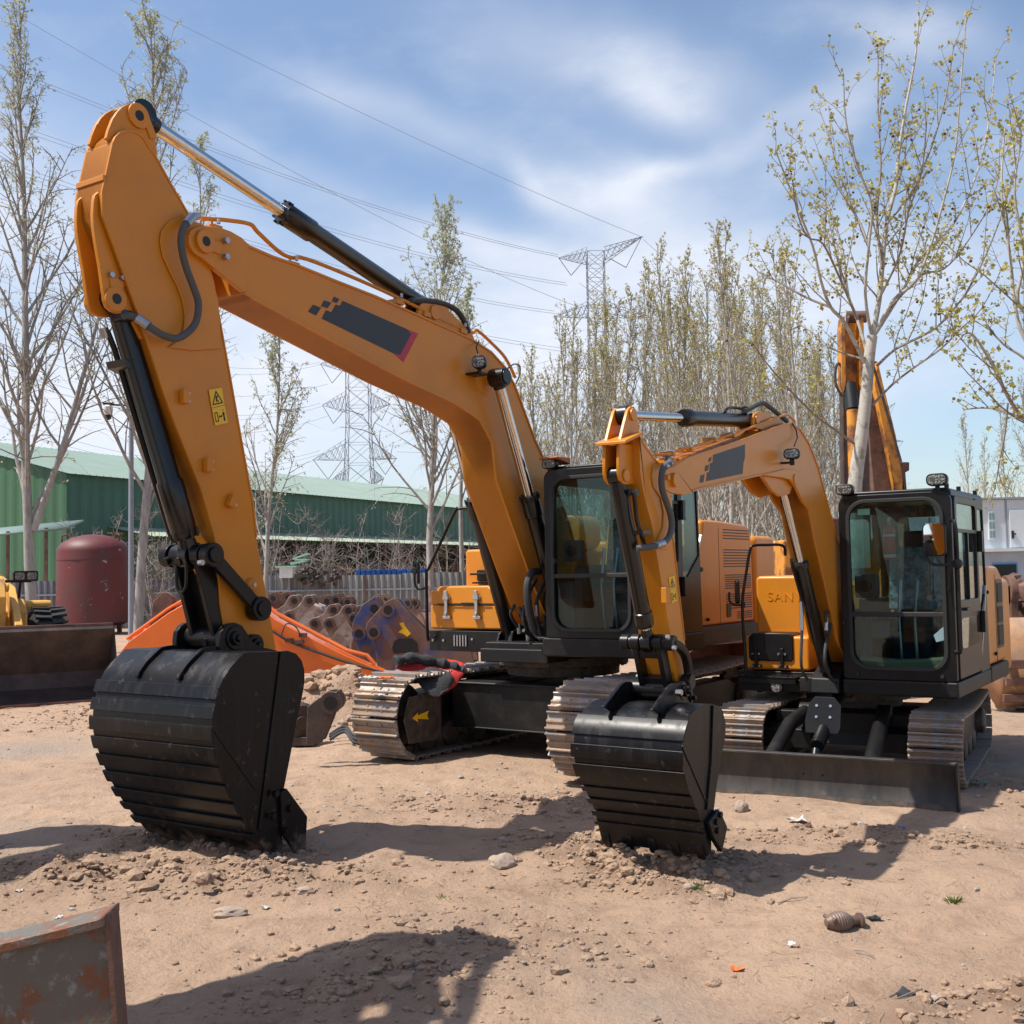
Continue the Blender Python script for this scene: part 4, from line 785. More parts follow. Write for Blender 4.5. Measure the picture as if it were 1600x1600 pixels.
# --- upper
q=MB(); q.box(-1.45,.34,-1.12,-.3,.78,.92); q.box(-1.45,.85,-.3,.16,.78,.92); q.box(-1.45,1.0,.16,1.1,.80,.93); q.prism([(.25,.80),(1.05,.80),(1.02,.93),(.85,1.02),(.5,1.08)],-.13,.13); q.build('deck','black_dusty',sm,bevel=.012)
q=MB(); q.prism(rrect(.155,1.16,.795,.935,.02),-.5,1.012,'F'); q.prism([(-1.46,.795),(-.5,.795),(-.5,.95),(-1.46,.95)],1.0,1.165); q.build('cab_skirt','black_dusty',sm,bevel=.02)
q=MB(); q.prism(rrect(-1.03,-.40,.95,1.87,.05),-.75,0.,'F'); tk=q.build('fuel_tank','yellow',sm,bevel=.035,seg=3)
q=MB(); q.cyl((-.12,-.60,1.85),(-.12,-.60,2.05),.062); q.build('filler_neck','yellow',tk,bevel=.006)
q=MB(); q.cyl((-.12,-.60,2.05),(-.12,-.60,2.09),.072,n=16); q.build('filler_cap','black',tk,bevel=.006)
cu=bpy.data.curves.new('embossed_lettering','FONT'); cu.body='SANY'; cu.size=.135; cu.extrude=.004; cu.space_character=1.15; cu.align_x='LEFT'
to=bpy.data.objects.new('embossed_lettering',cu); dg=None
COL.objects.link(to); bpy.context.view_layer.update(); dg=bpy.context.evaluated_depsgraph_get(); me=bpy.data.meshes.new_from_object(to.evaluated_get(dg)); bpy.data.objects.remove(to)
eo=bpy.data.objects.new('embossed_lettering',me); COL.objects.link(eo); me.materials.clear(); me.materials.append(M['yellow']); eo.parent=tk
l_,z_=S.PF(1199,939,.0); eo.matrix_local=Matrix(((0,0,1,.001),(1.02,0,0,l_),(0,1,0,z_),(0,0,0,1)))
f0=.35
q=MB(); q.prism(rrect(-1.02,-.36,.93,1.27,.03),-.2,f0,'F'); tb=q.build('toolbox','yellow',sm,bevel=.03,seg=3)
q=MB(); q.prism([(-.96,1.02),(-.54,1.02),(-.52,1.05),(-.52,1.28),(-.56,1.30),(-.93,1.30),(-.985,1.26),(-.985,1.05)],f0-.3,f0+.018,'F'); q.build('toolbox_lid','black',tb,bevel=.012)
for l in(-.90,-.63):
    q=MB(); q.box(f0+.018,f0+.04,l-.015,l+.015,.99,1.15); q.box(f0+.02,f0+.035,l-.045,l+.045,1.08,1.105); q.box(f0,f0+.03,l-.05,l+.05,.955,.985); lt_=q.build('toolbox_latch','black',tb,bevel=.003)
    q=MB()
    for a,z in((-.035,1.092),(.035,1.092),(-.035,.97),(.035,.97)): q.cyl((f0+.03,l+a,z),(f0+.042,l+a,z),.010,n=8)
    q.build('latch_bolts','steel',lt_)
q=MB(); q.box(f0-.1,f0+.26,-1.0,-.42,.86,.89); q.box(f0+.24,f0+.26,-1.0,-.42,.82,.89);
for i in range(9):
    for j in range(3): q.cyl((f0+.06+j*.07,-.95+i*.06,.89),(f0+.06+j*.07,-.95+i*.06,.897),.016,n=8)
q.box(f0-.1,f0+.2,-1.02,-.25,.74,.86); q.build('entry_step','black',sm,bevel=.006)
q=MB(); q.cyl((f0+.2,-.62,.79),(f0+.25,-.62,.79),.055); q.cyl((f0+.25,-.62,.79),(f0+.255,-.62,.79),.045); q.build('round_lamp','led',sm)
hr=[(.50,-1.06,.82),(.50,-1.07,1.2),(.50,-1.08,1.62),(.48,-1.04,1.98),(.46,-.99,2.14),(.42,-.93,2.17),(.15,-.72,2.17),(.05,-.66,2.15),(.03,-.65,2.08)]
hrp=[v3((0,0),0)]; hrp=[]
for (px,py,s) in((1167,1068,.5),(1164,1020,.5),(1160,945,.5),(1166,895,.48),(1172,860,.47),(1178,852.5,.44),(1200,851.5,.30),(1219,851.5,.15),(1226,856,.1),(1227,868,.08)):
    l,z=S.PF(px,py,s); hrp.append((s,l,z))
q=MB(); q.tube(catmull(hrp,4),.015,10); rl=q.build('handrail','black',sm)
l,z=S.PF(1161,945,.5)
q=MB(); q.tube(catmull([(.5,l,z),(.52,l-.08,z-.0),(.53,l-.13,z+.04),(.53,l-.13,z+.13)],4),.011,8); q.cyl((.5,l,z-.03),(.5,l,z+.03),.022); q.build('mirror_bracket','black',rl)
q=MB(); q.prism(rrect(-.055,.055,-.12,.12,.04),-.015,.02,'F'); mi=q.build('rear_view_mirror','black',sm,bevel=.008); mi.location=(.5,l-.055,z+.13); mi.rotation_euler=(0,0,-1.0)
# hood, counterweight
q=MB(); q.prism([(-1.46,.955),(-.10,.955),(-.14,1.2),(-.46,1.75),(-.52,1.94),(-1.15,1.93),(-1.40,1.82)],.1,1.145); hd=q.build('engine_hood','yellow',sm,bevel=.05,seg=3)
q=MB(); q.prism(rrect(-1.32,-.98,1.10,1.80,.03),1.145,1.15); q.build('vent_grille','black',hd,bevel=.004)
for z0_,z1_ in((1.13,1.33),(1.36,1.52),(1.56,1.76)):
    q=MB(); q.prism(rrect(-1.29,-1.02,z0_,z1_,.02),1.151,1.155); q.build('grille_mesh','rubber',hd)
q=MB(); q.prism([(-.10,1.05),(-.06,1.05),(-.42,1.75),(-.46,1.75)],1.14,1.155); q.build('silver_trim','steel',hd)
q=MB(); q.box(-.93,-.925,1.144,1.148,.97,1.85); q.cyl((-.80,1.145,1.06),(-.80,1.17,1.06),.018); q.cyl((-.86,1.145,1.06),(-.86,1.165,1.06),.012); q.cyl((-.50,1.145,1.68),(-.50,1.165,1.68),.018); q.build('hood_latch','black',hd)
q=MB(); q.prism(rrect(-1.12,1.12,.80,1.80,.08),-1.95,-1.47,'F'); q.build('counterweight','yellow',sm,bevel=.08,seg=3)
q=MB(); q.box(-1.44,-.76,-1.1,.09,.93,1.78); q.build('engine_compartment','yellow',sm,bevel=.03)
cb_=cab(sm,1.0,-.50,.165,1.150,.935,2.60,(.255,1.065,1.045,2.535),-.08,1.52,big=False)
worklight(sm,(1.0,.235,2.655),.16,.10,0,'cab_work_light'); worklight(sm,(1.0,1.045,2.70),.18,.11,0,'cab_work_light')
q=MB()
for s,l in((.9,1.1),(.4,1.1),(-.35,1.1)): q.cyl((s,l,2.63),(s,l,2.67),.02)
q.build('roof_bolts','black',cb_)
q=MB(); q.prism([(.84,.945),(.92,.945),(.92,1.10),(.90,1.13),(.84,1.10)],.26,1.06) if False else q.prism([(.28,.98),(1.04,.98),(1.04,1.15),(.85,1.125),(.65,1.115),(.45,1.125),(.28,1.15)],.80,.93,'F'); q.build('floor_mat','mat',cb_,bevel=.03)
el_,ez_=S.PF(1390,858,.30); ex0=ez_-.10
q=MB(); q.lathe((.30,el_,ex0),(.30,el_,9),[(0,.045),(.01,.055),(.27,.055),(.31,.045),(.33,.02),(.36,.02)]); ex=q.build('fire_extinguisher','red',cb_)
q=MB(); q.tube([(.3,el_,ex0+.34),(.32,el_,ex0+.39),(.36,el_+.02,ex0+.39)],.012,6); q.lathe((.3,el_,ex0+.02),(.3,el_,9),[(0,.057),(.03,.057)]); q.lathe((.3,el_,ex0+.22),(.3,el_,9),[(0,.057),(.02,.057)]); q.build('extinguisher_trigger','whitepl',ex)
for l,z in((.33,1.42),(.36,1.20)):
    q=MB(); q.lathe((.80,l,z),(2,l,z),[(0,.07),(.02,.075),(.03,.06)],24); q.build('speaker','rubber',cb_)
q=MB(); q.box(.9,.965,.40,.58,1.30,1.46); q.build('cup_holder','plasticgray',cb_,bevel=.02)
q=MB(); q.box(.9735,.975,.335,.445,2.42,2.475); q.build('glass_label','palegreen',cb_,smooth=0)
q=MB(); q.prism([(.96,1.34),(1.05,1.42),(1.055,1.30),(.98,1.28)],.974,.976,'F'); q.build('windscreen_sticker','whitepl',cb_,smooth=0)
for l,z in((.30,.985),(1.03,.985),(.19,1.45),(1.11,1.75)):
    q=MB(); q.cyl((1.0,l,z),(1.03,l,z),.016,n=8); q.build('bump_stop','rubber',cb_)
# grab rail + door mirror
q=MB(); pts=[(1.0,1.14,1.2),(1.05,1.19,1.2),(1.06,1.2,1.3),(1.06,1.2,1.75),(1.06,1.2,2.1),(1.05,1.19,2.3),(1.0,1.15,2.34)]; q.tube(catmull(pts,4),.016,10); gr=q.build('grab_rail','black',cb_)
l0,z0=S.PF(1471,870,1.1);
q=MB(); q.cyl((1.04,1.2,1.87),(1.08,1.2,1.95),.001,n=4) if False else q.tube(catmull([(1.06,1.2,1.96),(1.12,1.12,1.955),(1.16,1.02,1.96),(1.17,.96,2.03)],4),.013,8); q.lathe((1.03,1.2,1.96),(2,1.2,1.96),[(0,.02),(.01,.035),(.04,.045),(.07,.035),(.08,.02)]); q.build('mirror_arm','black',gr)
mo=MB(); mo.prism(rrect(-.095,.095,-.145,.145,.045),-.02,.02,'F'); mo_=mo.build('door_mirror','black',sm,bevel=.012); l,z=S.PF(1460,843,1.17); mo_.location=(1.17,l,z); mo_.rotation_euler=(0,R(-1.5),R(3))
mo=MB(); mo.prism(rrect(-.084,.084,-.134,.134,.04),.0205,.0225,'F'); mo.build('mirror_face','mirror',mo_,smooth=0)
q=MB(); q.lathe((0,0,.60),(0,0,2),[(0,.42),(.06,.42),(.07,.50),(.15,.50),(.16,.45),(.2,.45)],40)
for i in range(34): a=2*PI*i/34; q.cyl((.47*math.cos(a),.47*math.sin(a),.66),(.47*math.cos(a),.47*math.sin(a),.685),.014,n=6)
q.build('slewing_ring','chain',sm)
# --- undercarriage (turned a little against the house)
track(sm,.865,.45,-1.15,.90,.335,.135,rot=UR); track(sm,-.865,.45,-1.15,.90,.335,.135,rot=UR)
q=MB(); q.prism([(-.65,.28),(.65,.28),(.55,.56),(-.55,.56)],-.42,.42)
for sg in(-1,1): q.prism([(.75,.24),(.25,.35),(-.25,.35),(-.75,.24),(-.75,.42),(-.25,.60),(.25,.60),(.75,.42)],sg*.3,sg*.78)
q.box(.45,.62,-.66,.66,.40,.58); q.build('cross_frame','black_dusty',sm,bevel=.012,rot=UR)
# dozer blade
bx=1.93
def UB(px,py,s): return U.PF(px,py,s)
bp=[(bx+.02,.0),(bx-.03,.10),(bx-.045,.20),(bx-.035,.30),(bx+.01,.40)]
q=MB(); q.strip([(a,z-.03) for a,z in bp],.02,-1.12,1.12); q.box(bx-.05,bx+.03,-1.12,1.12,.365,.385); bd=q.build('dozer_blade','blade',sm,bevel=.005,rot=UR)
q=MB(); q.strip([(bx+.045,-.05),(bx+.02,.05)],.012,-1.12,1.12); q.build('cutting_edge','chain',bd)
for sg in(-1,1):
    q=MB(); q.prism([(bx-.06,-.02),(bx+.05,-.02),(bx+.05,.39),(bx-.06,.37)],sg*1.12,sg*1.135); q.build('blade_end_plate','black_dusty',bd,bevel=.004)
for sg in(-1,1):
    q=MB(); q.tube([(.62,sg*.36,.58),(1.1,sg*.40,.52),(bx-.06,sg*.43,.22)],[.07,.07,.075],12); q.cyl((.62,sg*.30,.58),(.62,sg*.42,.58),.085); q.build('blade_arm','black_dusty',sm,bevel=.006,rot=UR)
q=MB(); q.cyl((bx-.10,-.5,.26),(bx-.10,.5,.26),.03); q.build('cross_tube','black_dusty',sm,rot=UR)
bcx=MB(); bcx.cyl((.65,-.02,.80),(bx-.22,-.02,.42),.062); bcx.cyl((.65,-.10,.80),(.65,.08,.80),.075); bcx.cyl((bx-.18,-.02,.40),(bx-.1,-.02,.30),.035); bcx.cyl((bx-.10,-.08,.28),(bx-.10,.04,.28),.055)
for l in(-.10,.06): bcx.box(bx-.18,bx-.04,l-.012,l+.012,.2,.36)
bc_=bcx.build('blade_cylinder','black',sm,bevel=.005,rot=UR)
q=MB(); a=Vector((.95,-.02,.80)); q.prism([(-.15,0),(.13,0),(.15,.05),(.15,.25),(.09,.32),(-.08,.32),(-.13,.26),(-.16,.1)],-.006,.006,'F');
o=q.build('guard_plate','black',bc_,bevel=.003); o.matrix_local=Matrix.Translation((1.48,-.02,.50))@Matrix.Rotation(R(-18),4,'Y')
q=MB()
for a,b in((-.06,.14),(.06,.14),(-.06,.24),(.06,.24)): q.cyl((.006,a,b),(.014,a,b),.013,n=8)
q.build('plate_bolts','steel',o)
# ================================================================ GROUND
PILES=[(-2.3,7.65,.85,.28,.07),(-1.55,7.3,.45,.22,.05),(-3.0,7.7,.7,.3,.06),(-2.0,7.35,1.2,.3,.05),(.72,7.95,.50,.24,.13),(1.25,7.62,.40,.22,.11),(.95,7.35,.8,.25,.05),(.45,8.2,.6,.35,.05),(-.2,6.0,.9,.5,.04),(2.1,8.25,.8,.18,.05),(2.9,7.9,.7,.2,.04),(2.15,4.95,.7,.30,.09),(2.5,5.15,.5,.2,.06),(-.7,5.4,.7,.35,.05),(.1,9.6,1.1,.5,.05),(-5.3,16.2,1.6,1.0,.12),(4.6,9.4,.5,.8,.04)]
for Mx,pt,hw_ in((B,B.P(435.5,1356,.64),.64),(S,S.P(1106,1338,.375),.375)):
    for k in(-1,-.33,.33,1):
        w_=Mx.C+Mx.F*(pt[0]+.05)+Mx.L*(k*hw_); PILES.append((w_.x,w_.y,hw_*.62,.22,(.055 if hw_>.5 else .085)+.02*math.sin(k*5)))
def churn(x,y):
    c_=0
    for a,b,ra,rb,hh in PILES:
        q=((x-a)/(ra*1.25))**2+((y-b)/(rb*1.35))**2
        if q<5: c_=max(c_,math.exp(-q)*min(1,hh*10))
    return c_
def hgt(x,y):
    d=math.hypot(x,y-6)
    f=min(1.,14/(d+4))
    h=.060*noise.noise(Vector((x*.55,y*.55,1)))+.030*noise.noise(Vector((x*1.5,y*1.9,3)))
    if d<16:
        for ya,sl,am in((9.3,-.22,.03),(8.7,-.22,.03),(6.35,.10,.022),(5.75,.10,.022),(4.3,-.05,.02)):
            dd_=abs(y-(ya+sl*x+.12*math.sin(x*.9+ya)));
            if dd_<.42: h-=am*(math.exp(-(dd_/.13)**2)-.6*math.exp(-((dd_-.24)/.07)**2))*(.6+.8*noise.noise(Vector((x*.6,ya,8)))+.25*math.sin(x*34))
        n3=noise.noise(Vector((x*5,y*5,7))); n4=noise.noise(Vector((x*13,y*13,9)))
        rug=.5+.5*noise.noise(Vector((x*.8+9,y*.8,5)))
        h+=(.011*n3+.006*n4)*(0.2+2.0*rug)+.016*max(0,rug-.5)*noise.noise(Vector((x*9,y*9,4)))
        for a,b,ra,rb,hh in PILES:
            q=((x-a)/ra)**2+((y-b)/rb)**2
            if q<5:
                w=math.exp(-q*1.3); h+=w*hh*(.75+.5*n3)+w*(.028*n3+.020*n4+.012*noise.noise(Vector((x*27,y*27,2))))
    for a,b,ra,rb,hh in((-2.55,15.3,.75,.55,.60),(-1.7,15.6,1.1,.5,.28),(-3.6,16.0,1.0,.6,.35)):
        q=((x-a)/ra)**2+((y-b)/rb)**2
        if q<6: h+=math.exp(-q)*hh*(1+.35*noise.noise(Vector((x*2.5,y*2.5,4)))+.12*noise.noise(Vector((x*9,y*9,4))))
    return h*f-.012
xs=[];x=-1500.
while x<1500:
    xs.append(x); a=abs(x-.4); x+=.045 if a<5.2 else (.12 if a<9 else .06*a*.35 if a<40 else a*.12)
ys=[];y=-40.
while y<2200:
    ys.append(y); y+=1.5 if y<1.2 else (.045 if y<11.5 else (.09 if y<20 else (.5 if y<40 else y*.08)))
W=len(xs); vs=[(a,b,hgt(a,b) if (b>1 and b<45 and abs(a)<30) else -.012) for b in ys for a in xs]
fs=[(j*W+i,j*W+i+1,(j+1)*W+i+1,(j+1)*W+i) for j in range(len(ys)-1) for i in range(W-1)]
me=bpy.data.meshes.new('ground'); me.from_pydata(vs,[],fs); me.polygons.foreach_set('use_smooth',[True]*len(fs)); me.materials.append(M['ground'])
at=me.attributes.new('churned','FLOAT','POINT'); at.data.foreach_set('value',[min(1,churn(v_[0],v_[1])*(.55+.9*(.5+noise.noise(Vector((v_[0]*4,v_[1]*4,0)))))) if 2<v_[1]<12 and abs(v_[0])<8 else 0. for v_ in vs])
g=bpy.data.objects.new('ground',me); COL.objects.link(g); g['kind']='structure'
# clods and pebbles
ICO=[]; bmx=bmesh.new(); bmesh.ops.create_icosphere(bmx,subdivisions=1,radius=1); ICV=[v.co.copy() for v in bmx.verts]; ICF=[[v.index for v in f.verts] for f in bmx.faces]; bmx.free()
def lump(mb,c,r,fl=.7,rnd=random):
    sx,sy,sz=r*rnd.uniform(.7,1.3),r*rnd.uniform(.7,1.3),r*fl*rnd.uniform(.7,1.2); a=rnd.uniform(0,6.3); ca,sa=math.cos(a),math.sin(a); vs=[]
    for v in ICV:
        k=rnd.uniform(.75,1.15); x_,y_=v.x*sx*k,v.y*sy*k; vs.append((c[0]+x_*ca-y_*sa,c[1]+x_*sa+y_*ca,c[2]+v.z*sz*k))
    mb.add(vs,ICF)
rd=random.Random(5)
cl=MB();
for a,b,ra,rb,hh in PILES:
    for i in range(int(150+330*ra*rb/.3)):
        x_=rd.gauss(a,ra*.62); y_=rd.gauss(b,rb*.7)
        if y_<2.5: continue
        r_=min(.06,.004+rd.expovariate(1/.009)); lump(cl,(x_,y_,hgt(x_,y_)+r_*.1),r_,rnd=rd)
for i in range(3200):
    y_=2.4+rd.random()**1.3*13; x_=rd.uniform(-.55,.55)*y_*1.05
    if noise.noise(Vector((x_*.7,y_*.7,11)))<-.05 and rd.random()<.8: continue
    r_=min(.045,.003+rd.expovariate(1/.0048)); lump(cl,(x_,y_,hgt(x_,y_)+r_*.1),r_,rnd=rd)
for i in range(500):
    x_=rd.gauss(-2.4,.9); y_=rd.gauss(15.2,.5); r_=.015+rd.expovariate(1/.03); lump(cl,(x_,y_,hgt(x_,y_)),min(r_,.12),rnd=rd)
tag(cl.build('dirt_clods','ground',smooth=0,recalc=False),kind='stuff')
cl=MB()
for i in range(700):
    x_=rd.gauss(-.1,1.5); y_=rd.gauss(9.6,.9); r_=.004+rd.expovariate(1/.006); lump(cl,(x_,y_,hgt(x_,y_)+r_*.2),min(.04,r_),rnd=rd)
for i in range(450):
    y_=2.4+rd.random()*12; x_=rd.uniform(-.55,.55)*y_; r_=.003+rd.expovariate(1/.004); lump(cl,(x_,y_,hgt(x_,y_)+r_*.2),min(.025,r_),rnd=rd)
tag(cl.build('gravel','stonegray',smooth=0,recalc=False),kind='stuff')
cl=MB()
for i in range(420):
    y_=2.8+rd.random()**1.2*9; x_=rd.uniform(-.5,.5)*y_
    if noise.noise(Vector((x_*.9,y_*.9,21)))<.0: continue
    for k in range(rd.randint(2,6)):
        a=rd.uniform(0,6.3); l_=rd.uniform(.03,.11); ox,oy=rd.gauss(0,.07),rd.gauss(0,.05); px_,py_=x_+ox,y_+oy; z_=hgt(px_,py_)
        d_=Vector((math.cos(a),math.sin(a),rd.uniform(0,.25)))*l_; n_=Vector((-math.sin(a),math.cos(a),0))*.0016
        p_=Vector((px_,py_,z_+.006)); cl.add([p_-n_,p_+n_,p_+d_+n_+Vector((0,0,.003)),p_+d_-n_+Vector((0,0,.003))],[[0,1,2,3]])
tag(cl.build('dry_straw','straw',smooth=0,recalc=False),kind='stuff')
# single stones, litter, casting, bottle
def gpt(px,py,dz=0):
    p=ground(px,py);
    for _ in range(3): p=ground(px,py,hgt(p.x,p.y))
    p.z+=dz; return p
bm0=bmesh.new(); bmesh.ops.create_icosphere(bm0,subdivisions=3,radius=1); RV=[v.co.copy() for v in bm0.verts]; RF=[[v.index for v in f.verts] for f in bm0.faces]; bm0.free()
def rock(px,py,r,sq,label,mt='stone',seed=0,cat='stone'):
    p=gpt(px,py); q=MB(); vs=[]
    for v in RV:
        k=1+.35*noise.noise(v*1.3+Vector((seed,0,0)))+.12*noise.noise(v*3.5+Vector((seed,3,0))); k=min(k,1.05+.1*noise.noise(v*1.+Vector((seed*3,1,1))))
        vs.append(Vector((v.x*r*k*sq[0],v.y*r*k*sq[1],v.z*r*k*sq[2])))
    q.add(vs,RF); o=q.build('stone',mt,smooth=25); o.location=p; o.location.z+=r*sq[2]*.35; return tag(o,label,cat,None)
rock(358,1430,.075,(1.4,.8,.5),'flat pale sandy stone in front of the large ribbed bucket','stone',1)
rock(962,1378-2,.05,(1.2,.9,.6),'small sandy stone near the foreground centre left','stone',2) if False else None
rock(785,1352,.10,(1,1.1,.55),'pale rock lump between the two big buckets','stone',3)
rock(1158,1268,.06,(1,.9,1.1),'rounded clay lump before the left end of the dozer blade','stone',4)
rock(318,1376,.055,(1.1,.9,.7),'brown clod at the toe of the large bucket','ground',5,'clod')
rock(1078,1388,.04,(1.1,.8,.6),'small tan stone below the compact bucket','stone',6)
rock(478,1394,.045,(1.3,.9,.6),'small brown stone right of the flat sandy stone','stone',7)
rock(1320,1062+40,.05,(1,1,1),'x','stone',8) if False else None
rock(1566,1108,.20,(.9,.8,1.0),'pale boulder beside the rear of the right crawler track','stone',9)
def scrap(px,py,w,mt,label,seed,name='litter',cat='litter'):
    rr=random.Random(seed); p=gpt(px,py,.004); q=MB(); n=4; vs=[]
    for i in range(n+1):
        for j in range(n+1): vs.append(Vector(((i/n-.5)*w+rr.gauss(0,w*.05),(j/n-.5)*w*.7+rr.gauss(0,w*.05),abs(rr.gauss(0,w*.16))+.002)))
    q.add(vs,[[i*(n+1)+j,i*(n+1)+j+1,(i+1)*(n+1)+j+1,(i+1)*(n+1)+j] for i in range(n) for j in range(n)]); o=q.build(name,mt,smooth=0); o.location=p; o.rotation_euler=(0,0,rr.uniform(0,6))
    s=o.modifiers.new('s','SOLIDIFY'); s.thickness=.002; return tag(o,label,cat)
scrap(1246,1284,.13,'paper','crumpled white paper in front of the dozer blade',1,'crumpled_paper','paper')
scrap(1262,1292,.07,'rust','small brown scrap touching the crumpled white paper',2)
scrap(645,1249,.05,'casting','small tan wrapper on gravel before the left crawler',3,'wrapper','wrapper')
scrap(786,1368,.045,'paledust','small pale orange wrapper under the pale rock lump',4,'wrapper','wrapper')
scrap(1152,1517,.055,'orange','torn orange scrap in the foreground',5)
scrap(30,1394,.045,'paper','tiny white scrap near the left edge',6,'paper_scrap','paper')
scrap(670,1472,.06,'rust','small rusty scrap in the foreground middle',7)
scrap(1238,1478,.05,'whitepl','small white plastic strip left of the iron casting',8,'plastic_strip','litter')
scrap(1365,1437,.08,'cloth','dark crumpled scrap behind the iron casting',9)
scrap(944,1374,.07,'cloth','gray crumpled scrap below the compact bucket',10)
scrap(1415,1560,.13,'cloth','dark plastic scrap in the rubble at lower right',11)
scrap(1432,1558,.09,'rust','reddish brown scrap in the rubble at lower right',12)
scrap(640,1524-0,.05,'rustgray','bluish gray scrap in the foreground shade',14)
scrap(415,1420,.05,'paper','small pale flake beside the flat sandy stone',15)
scrap(92,1420+15,.05,'paper','white flakes near the lower left machine bucket',16)
scrap(1410,1296,.05,'blue','small blue scrap in front of the blade',18)
# cast iron ribbed piece
p=gpt(1320,1456,.05); q=MB(); pr=[(0,.02)]
for i in range(1,22):
    u=i/22; r_=.058*math.sin(PI*min(1,u*.93+.04))**.6; pr.append((u*.17,r_*(1.0 if i%2 else .93)))
pr+=[(.172,.024),(.20,.024),(.205,.04),(.222,.04)]
q.lathe((0,0,0),(1,0,0),pr); q.cyl((.03,-.05,.02),(.03,.058,.02),.012); q.obox((.215,.03,-.01),(.02,0,0),(0,.03,0),(0,0,.02)); o=q.build('iron_casting','casting',smooth=30); o.location=p; o.rotation_euler=(0,.05,R(18)); o.location.x-=.10
tag(o,'brown ribbed cast iron piece lying on the sand','casting')
p=gpt(1500,1228,.035); b=thing('plastic_bottle','clear plastic bottle with green cap beside the right crawler','bottle',p,R(-15))
q=MB(); q.lathe((0,0,0),(1,0,0),[(0,.02),(.01,.032),(.15,.032),(.19,.014),(.205,.012)]); q.build('bottle_body','bottle',b)
q=MB(); q.cyl((.2,0,0),(.225,0,0),.017); q.build('bottle_cap','capgreen',b)
def tuft(px,py,n,h,label,seed):
    rr=random.Random(seed); p=gpt(px,py); q=MB()
    for i in range(n):
        a=rr.uniform(0,6.3); r_=rr.uniform(0,.04); b_=Vector((math.cos(a)*r_,math.sin(a)*r_,-.01)); t=b_+Vector((math.cos(a)*h*rr.uniform(.2,.9),math.sin(a)*h*rr.uniform(.2,.9),h*rr.uniform(.5,1))); n_=Vector((-math.sin(a),math.cos(a),0))*.003; m_=(b_+t)/2+Vector((0,0,h*.15))
        q.add([b_-n_,b_+n_,m_+n_,t,m_-n_],[[0,1,2,3,4]])
    o=q.build('grass_tuft','grass',smooth=0,recalc=False); o.location=p; return tag(o,label,'grass','sparse grass tufts in the yard')
tuft(1490,1410,34,.055,'green grass tuft at the right of the foreground sand',1); tuft(1085,1390-1,26,.05,'sparse grass tuft beside a tan stone',2); tuft(905,1315,30,.05,'small grass tuft by the compact bucket teeth',3); tuft(693,1404,14,.035,'tiny green sprout in the mid foreground',4)
# twigs
for i,(a,b,lb) in enumerate((((0,1326),(22,1322),'dark stick at the left edge of the yard'),((1215,1414),(1262,1405),'thin dry twig in the right foreground'),((1335,1488),(1365,1498),'pale thin twig right of the iron casting'))):
    A=gpt(*a,.012); C_=gpt(*b,.015); q=MB(); q.tube([A,(A+C_)/2+Vector((0,0,.01)),C_],[.012 if i==0 else .004,.004,.003],6); tag(q.build('stick','twig'),lb,'stick')
# ================================================================ LEFT CORNER BUCKET
Yc=4.1
cb=thing('rusty_bucket','rusty flaking machine bucket in the lower left corner','bucket',(atY(172,1427,Yc).x,Yc,0),0)
c0=atY(172,1427,Yc); x0=c0.x
top=[(atY(px,py,Yc).x-x0,atY(px,py,Yc).z) for px,py in((-420,1520),(0,1472),(90,1450),(160,1432),(172,1427))]
bt=[(0.04,0.0),(-1.6,0.0)]
q=MB(); q.prism(top+[(.035,.45)]+bt,-.02,.02,'F');
me_=q;
o=me_.build('bucket_back','corner',cb,bevel=.004); o.matrix_local=Matrix(((0,1,0,0),(-1,0,0,0),(0,0,1,0),(0,0,0,1)))
# prism 'F' gives x=thickness,y=l,z : map y->world x, x->-world y
q=MB(); n=len(top); vs=[]
for (a,z) in top: vs+=[(a,-.045,z-.03),(a,-.045,z+.002),(a,.10,z+.012),(a,.10,z-.02)]
q.add(vs,[[4*i+j,4*i+(j+1)%4,4*(i+1)+(j+1)%4,4*(i+1)+j] for i in range(n-1) for j in range(4)]+[[0,1,2,3],[4*n-4,4*n-3,4*n-2,4*n-1]]); q.build('top_flange','corner',cb,bevel=.003)
q=MB(); z1=top[-1][1]; q.add([(.0,-.05,z1+.01),(.014,-.05,z1+.01),(.075,-.05,0),(.05,-.05,0),(.0,.05,z1-.0),(.014,.05,z1-.0),(.075,.05,0),(.05,.05,0)],[[0,1,2,3],[4,5,6,7],[0,1,5,4],[1,2,6,5],[2,3,7,6],[3,0,4,7]]); q.build('side_plate','rust',cb)
# unseen machines, added so that their shadows fall into the yard
def offm(x,y,th,label):
    F=Vector((-math.sin(R(th)),-math.cos(R(th)),0)); rz=math.atan2(F.y,F.x); c=Vector((x,y,0))-F*5.6
    o=big.copy(); COL.objects.link(o); o.location=c; o.rotation_euler=(0,0,rz); o['label']=label
    for ch in BIGCH:
        if ch.name.split('.')[0] in('bucket','crawler_track'): continue
        copy_fast(ch,o)
    return o
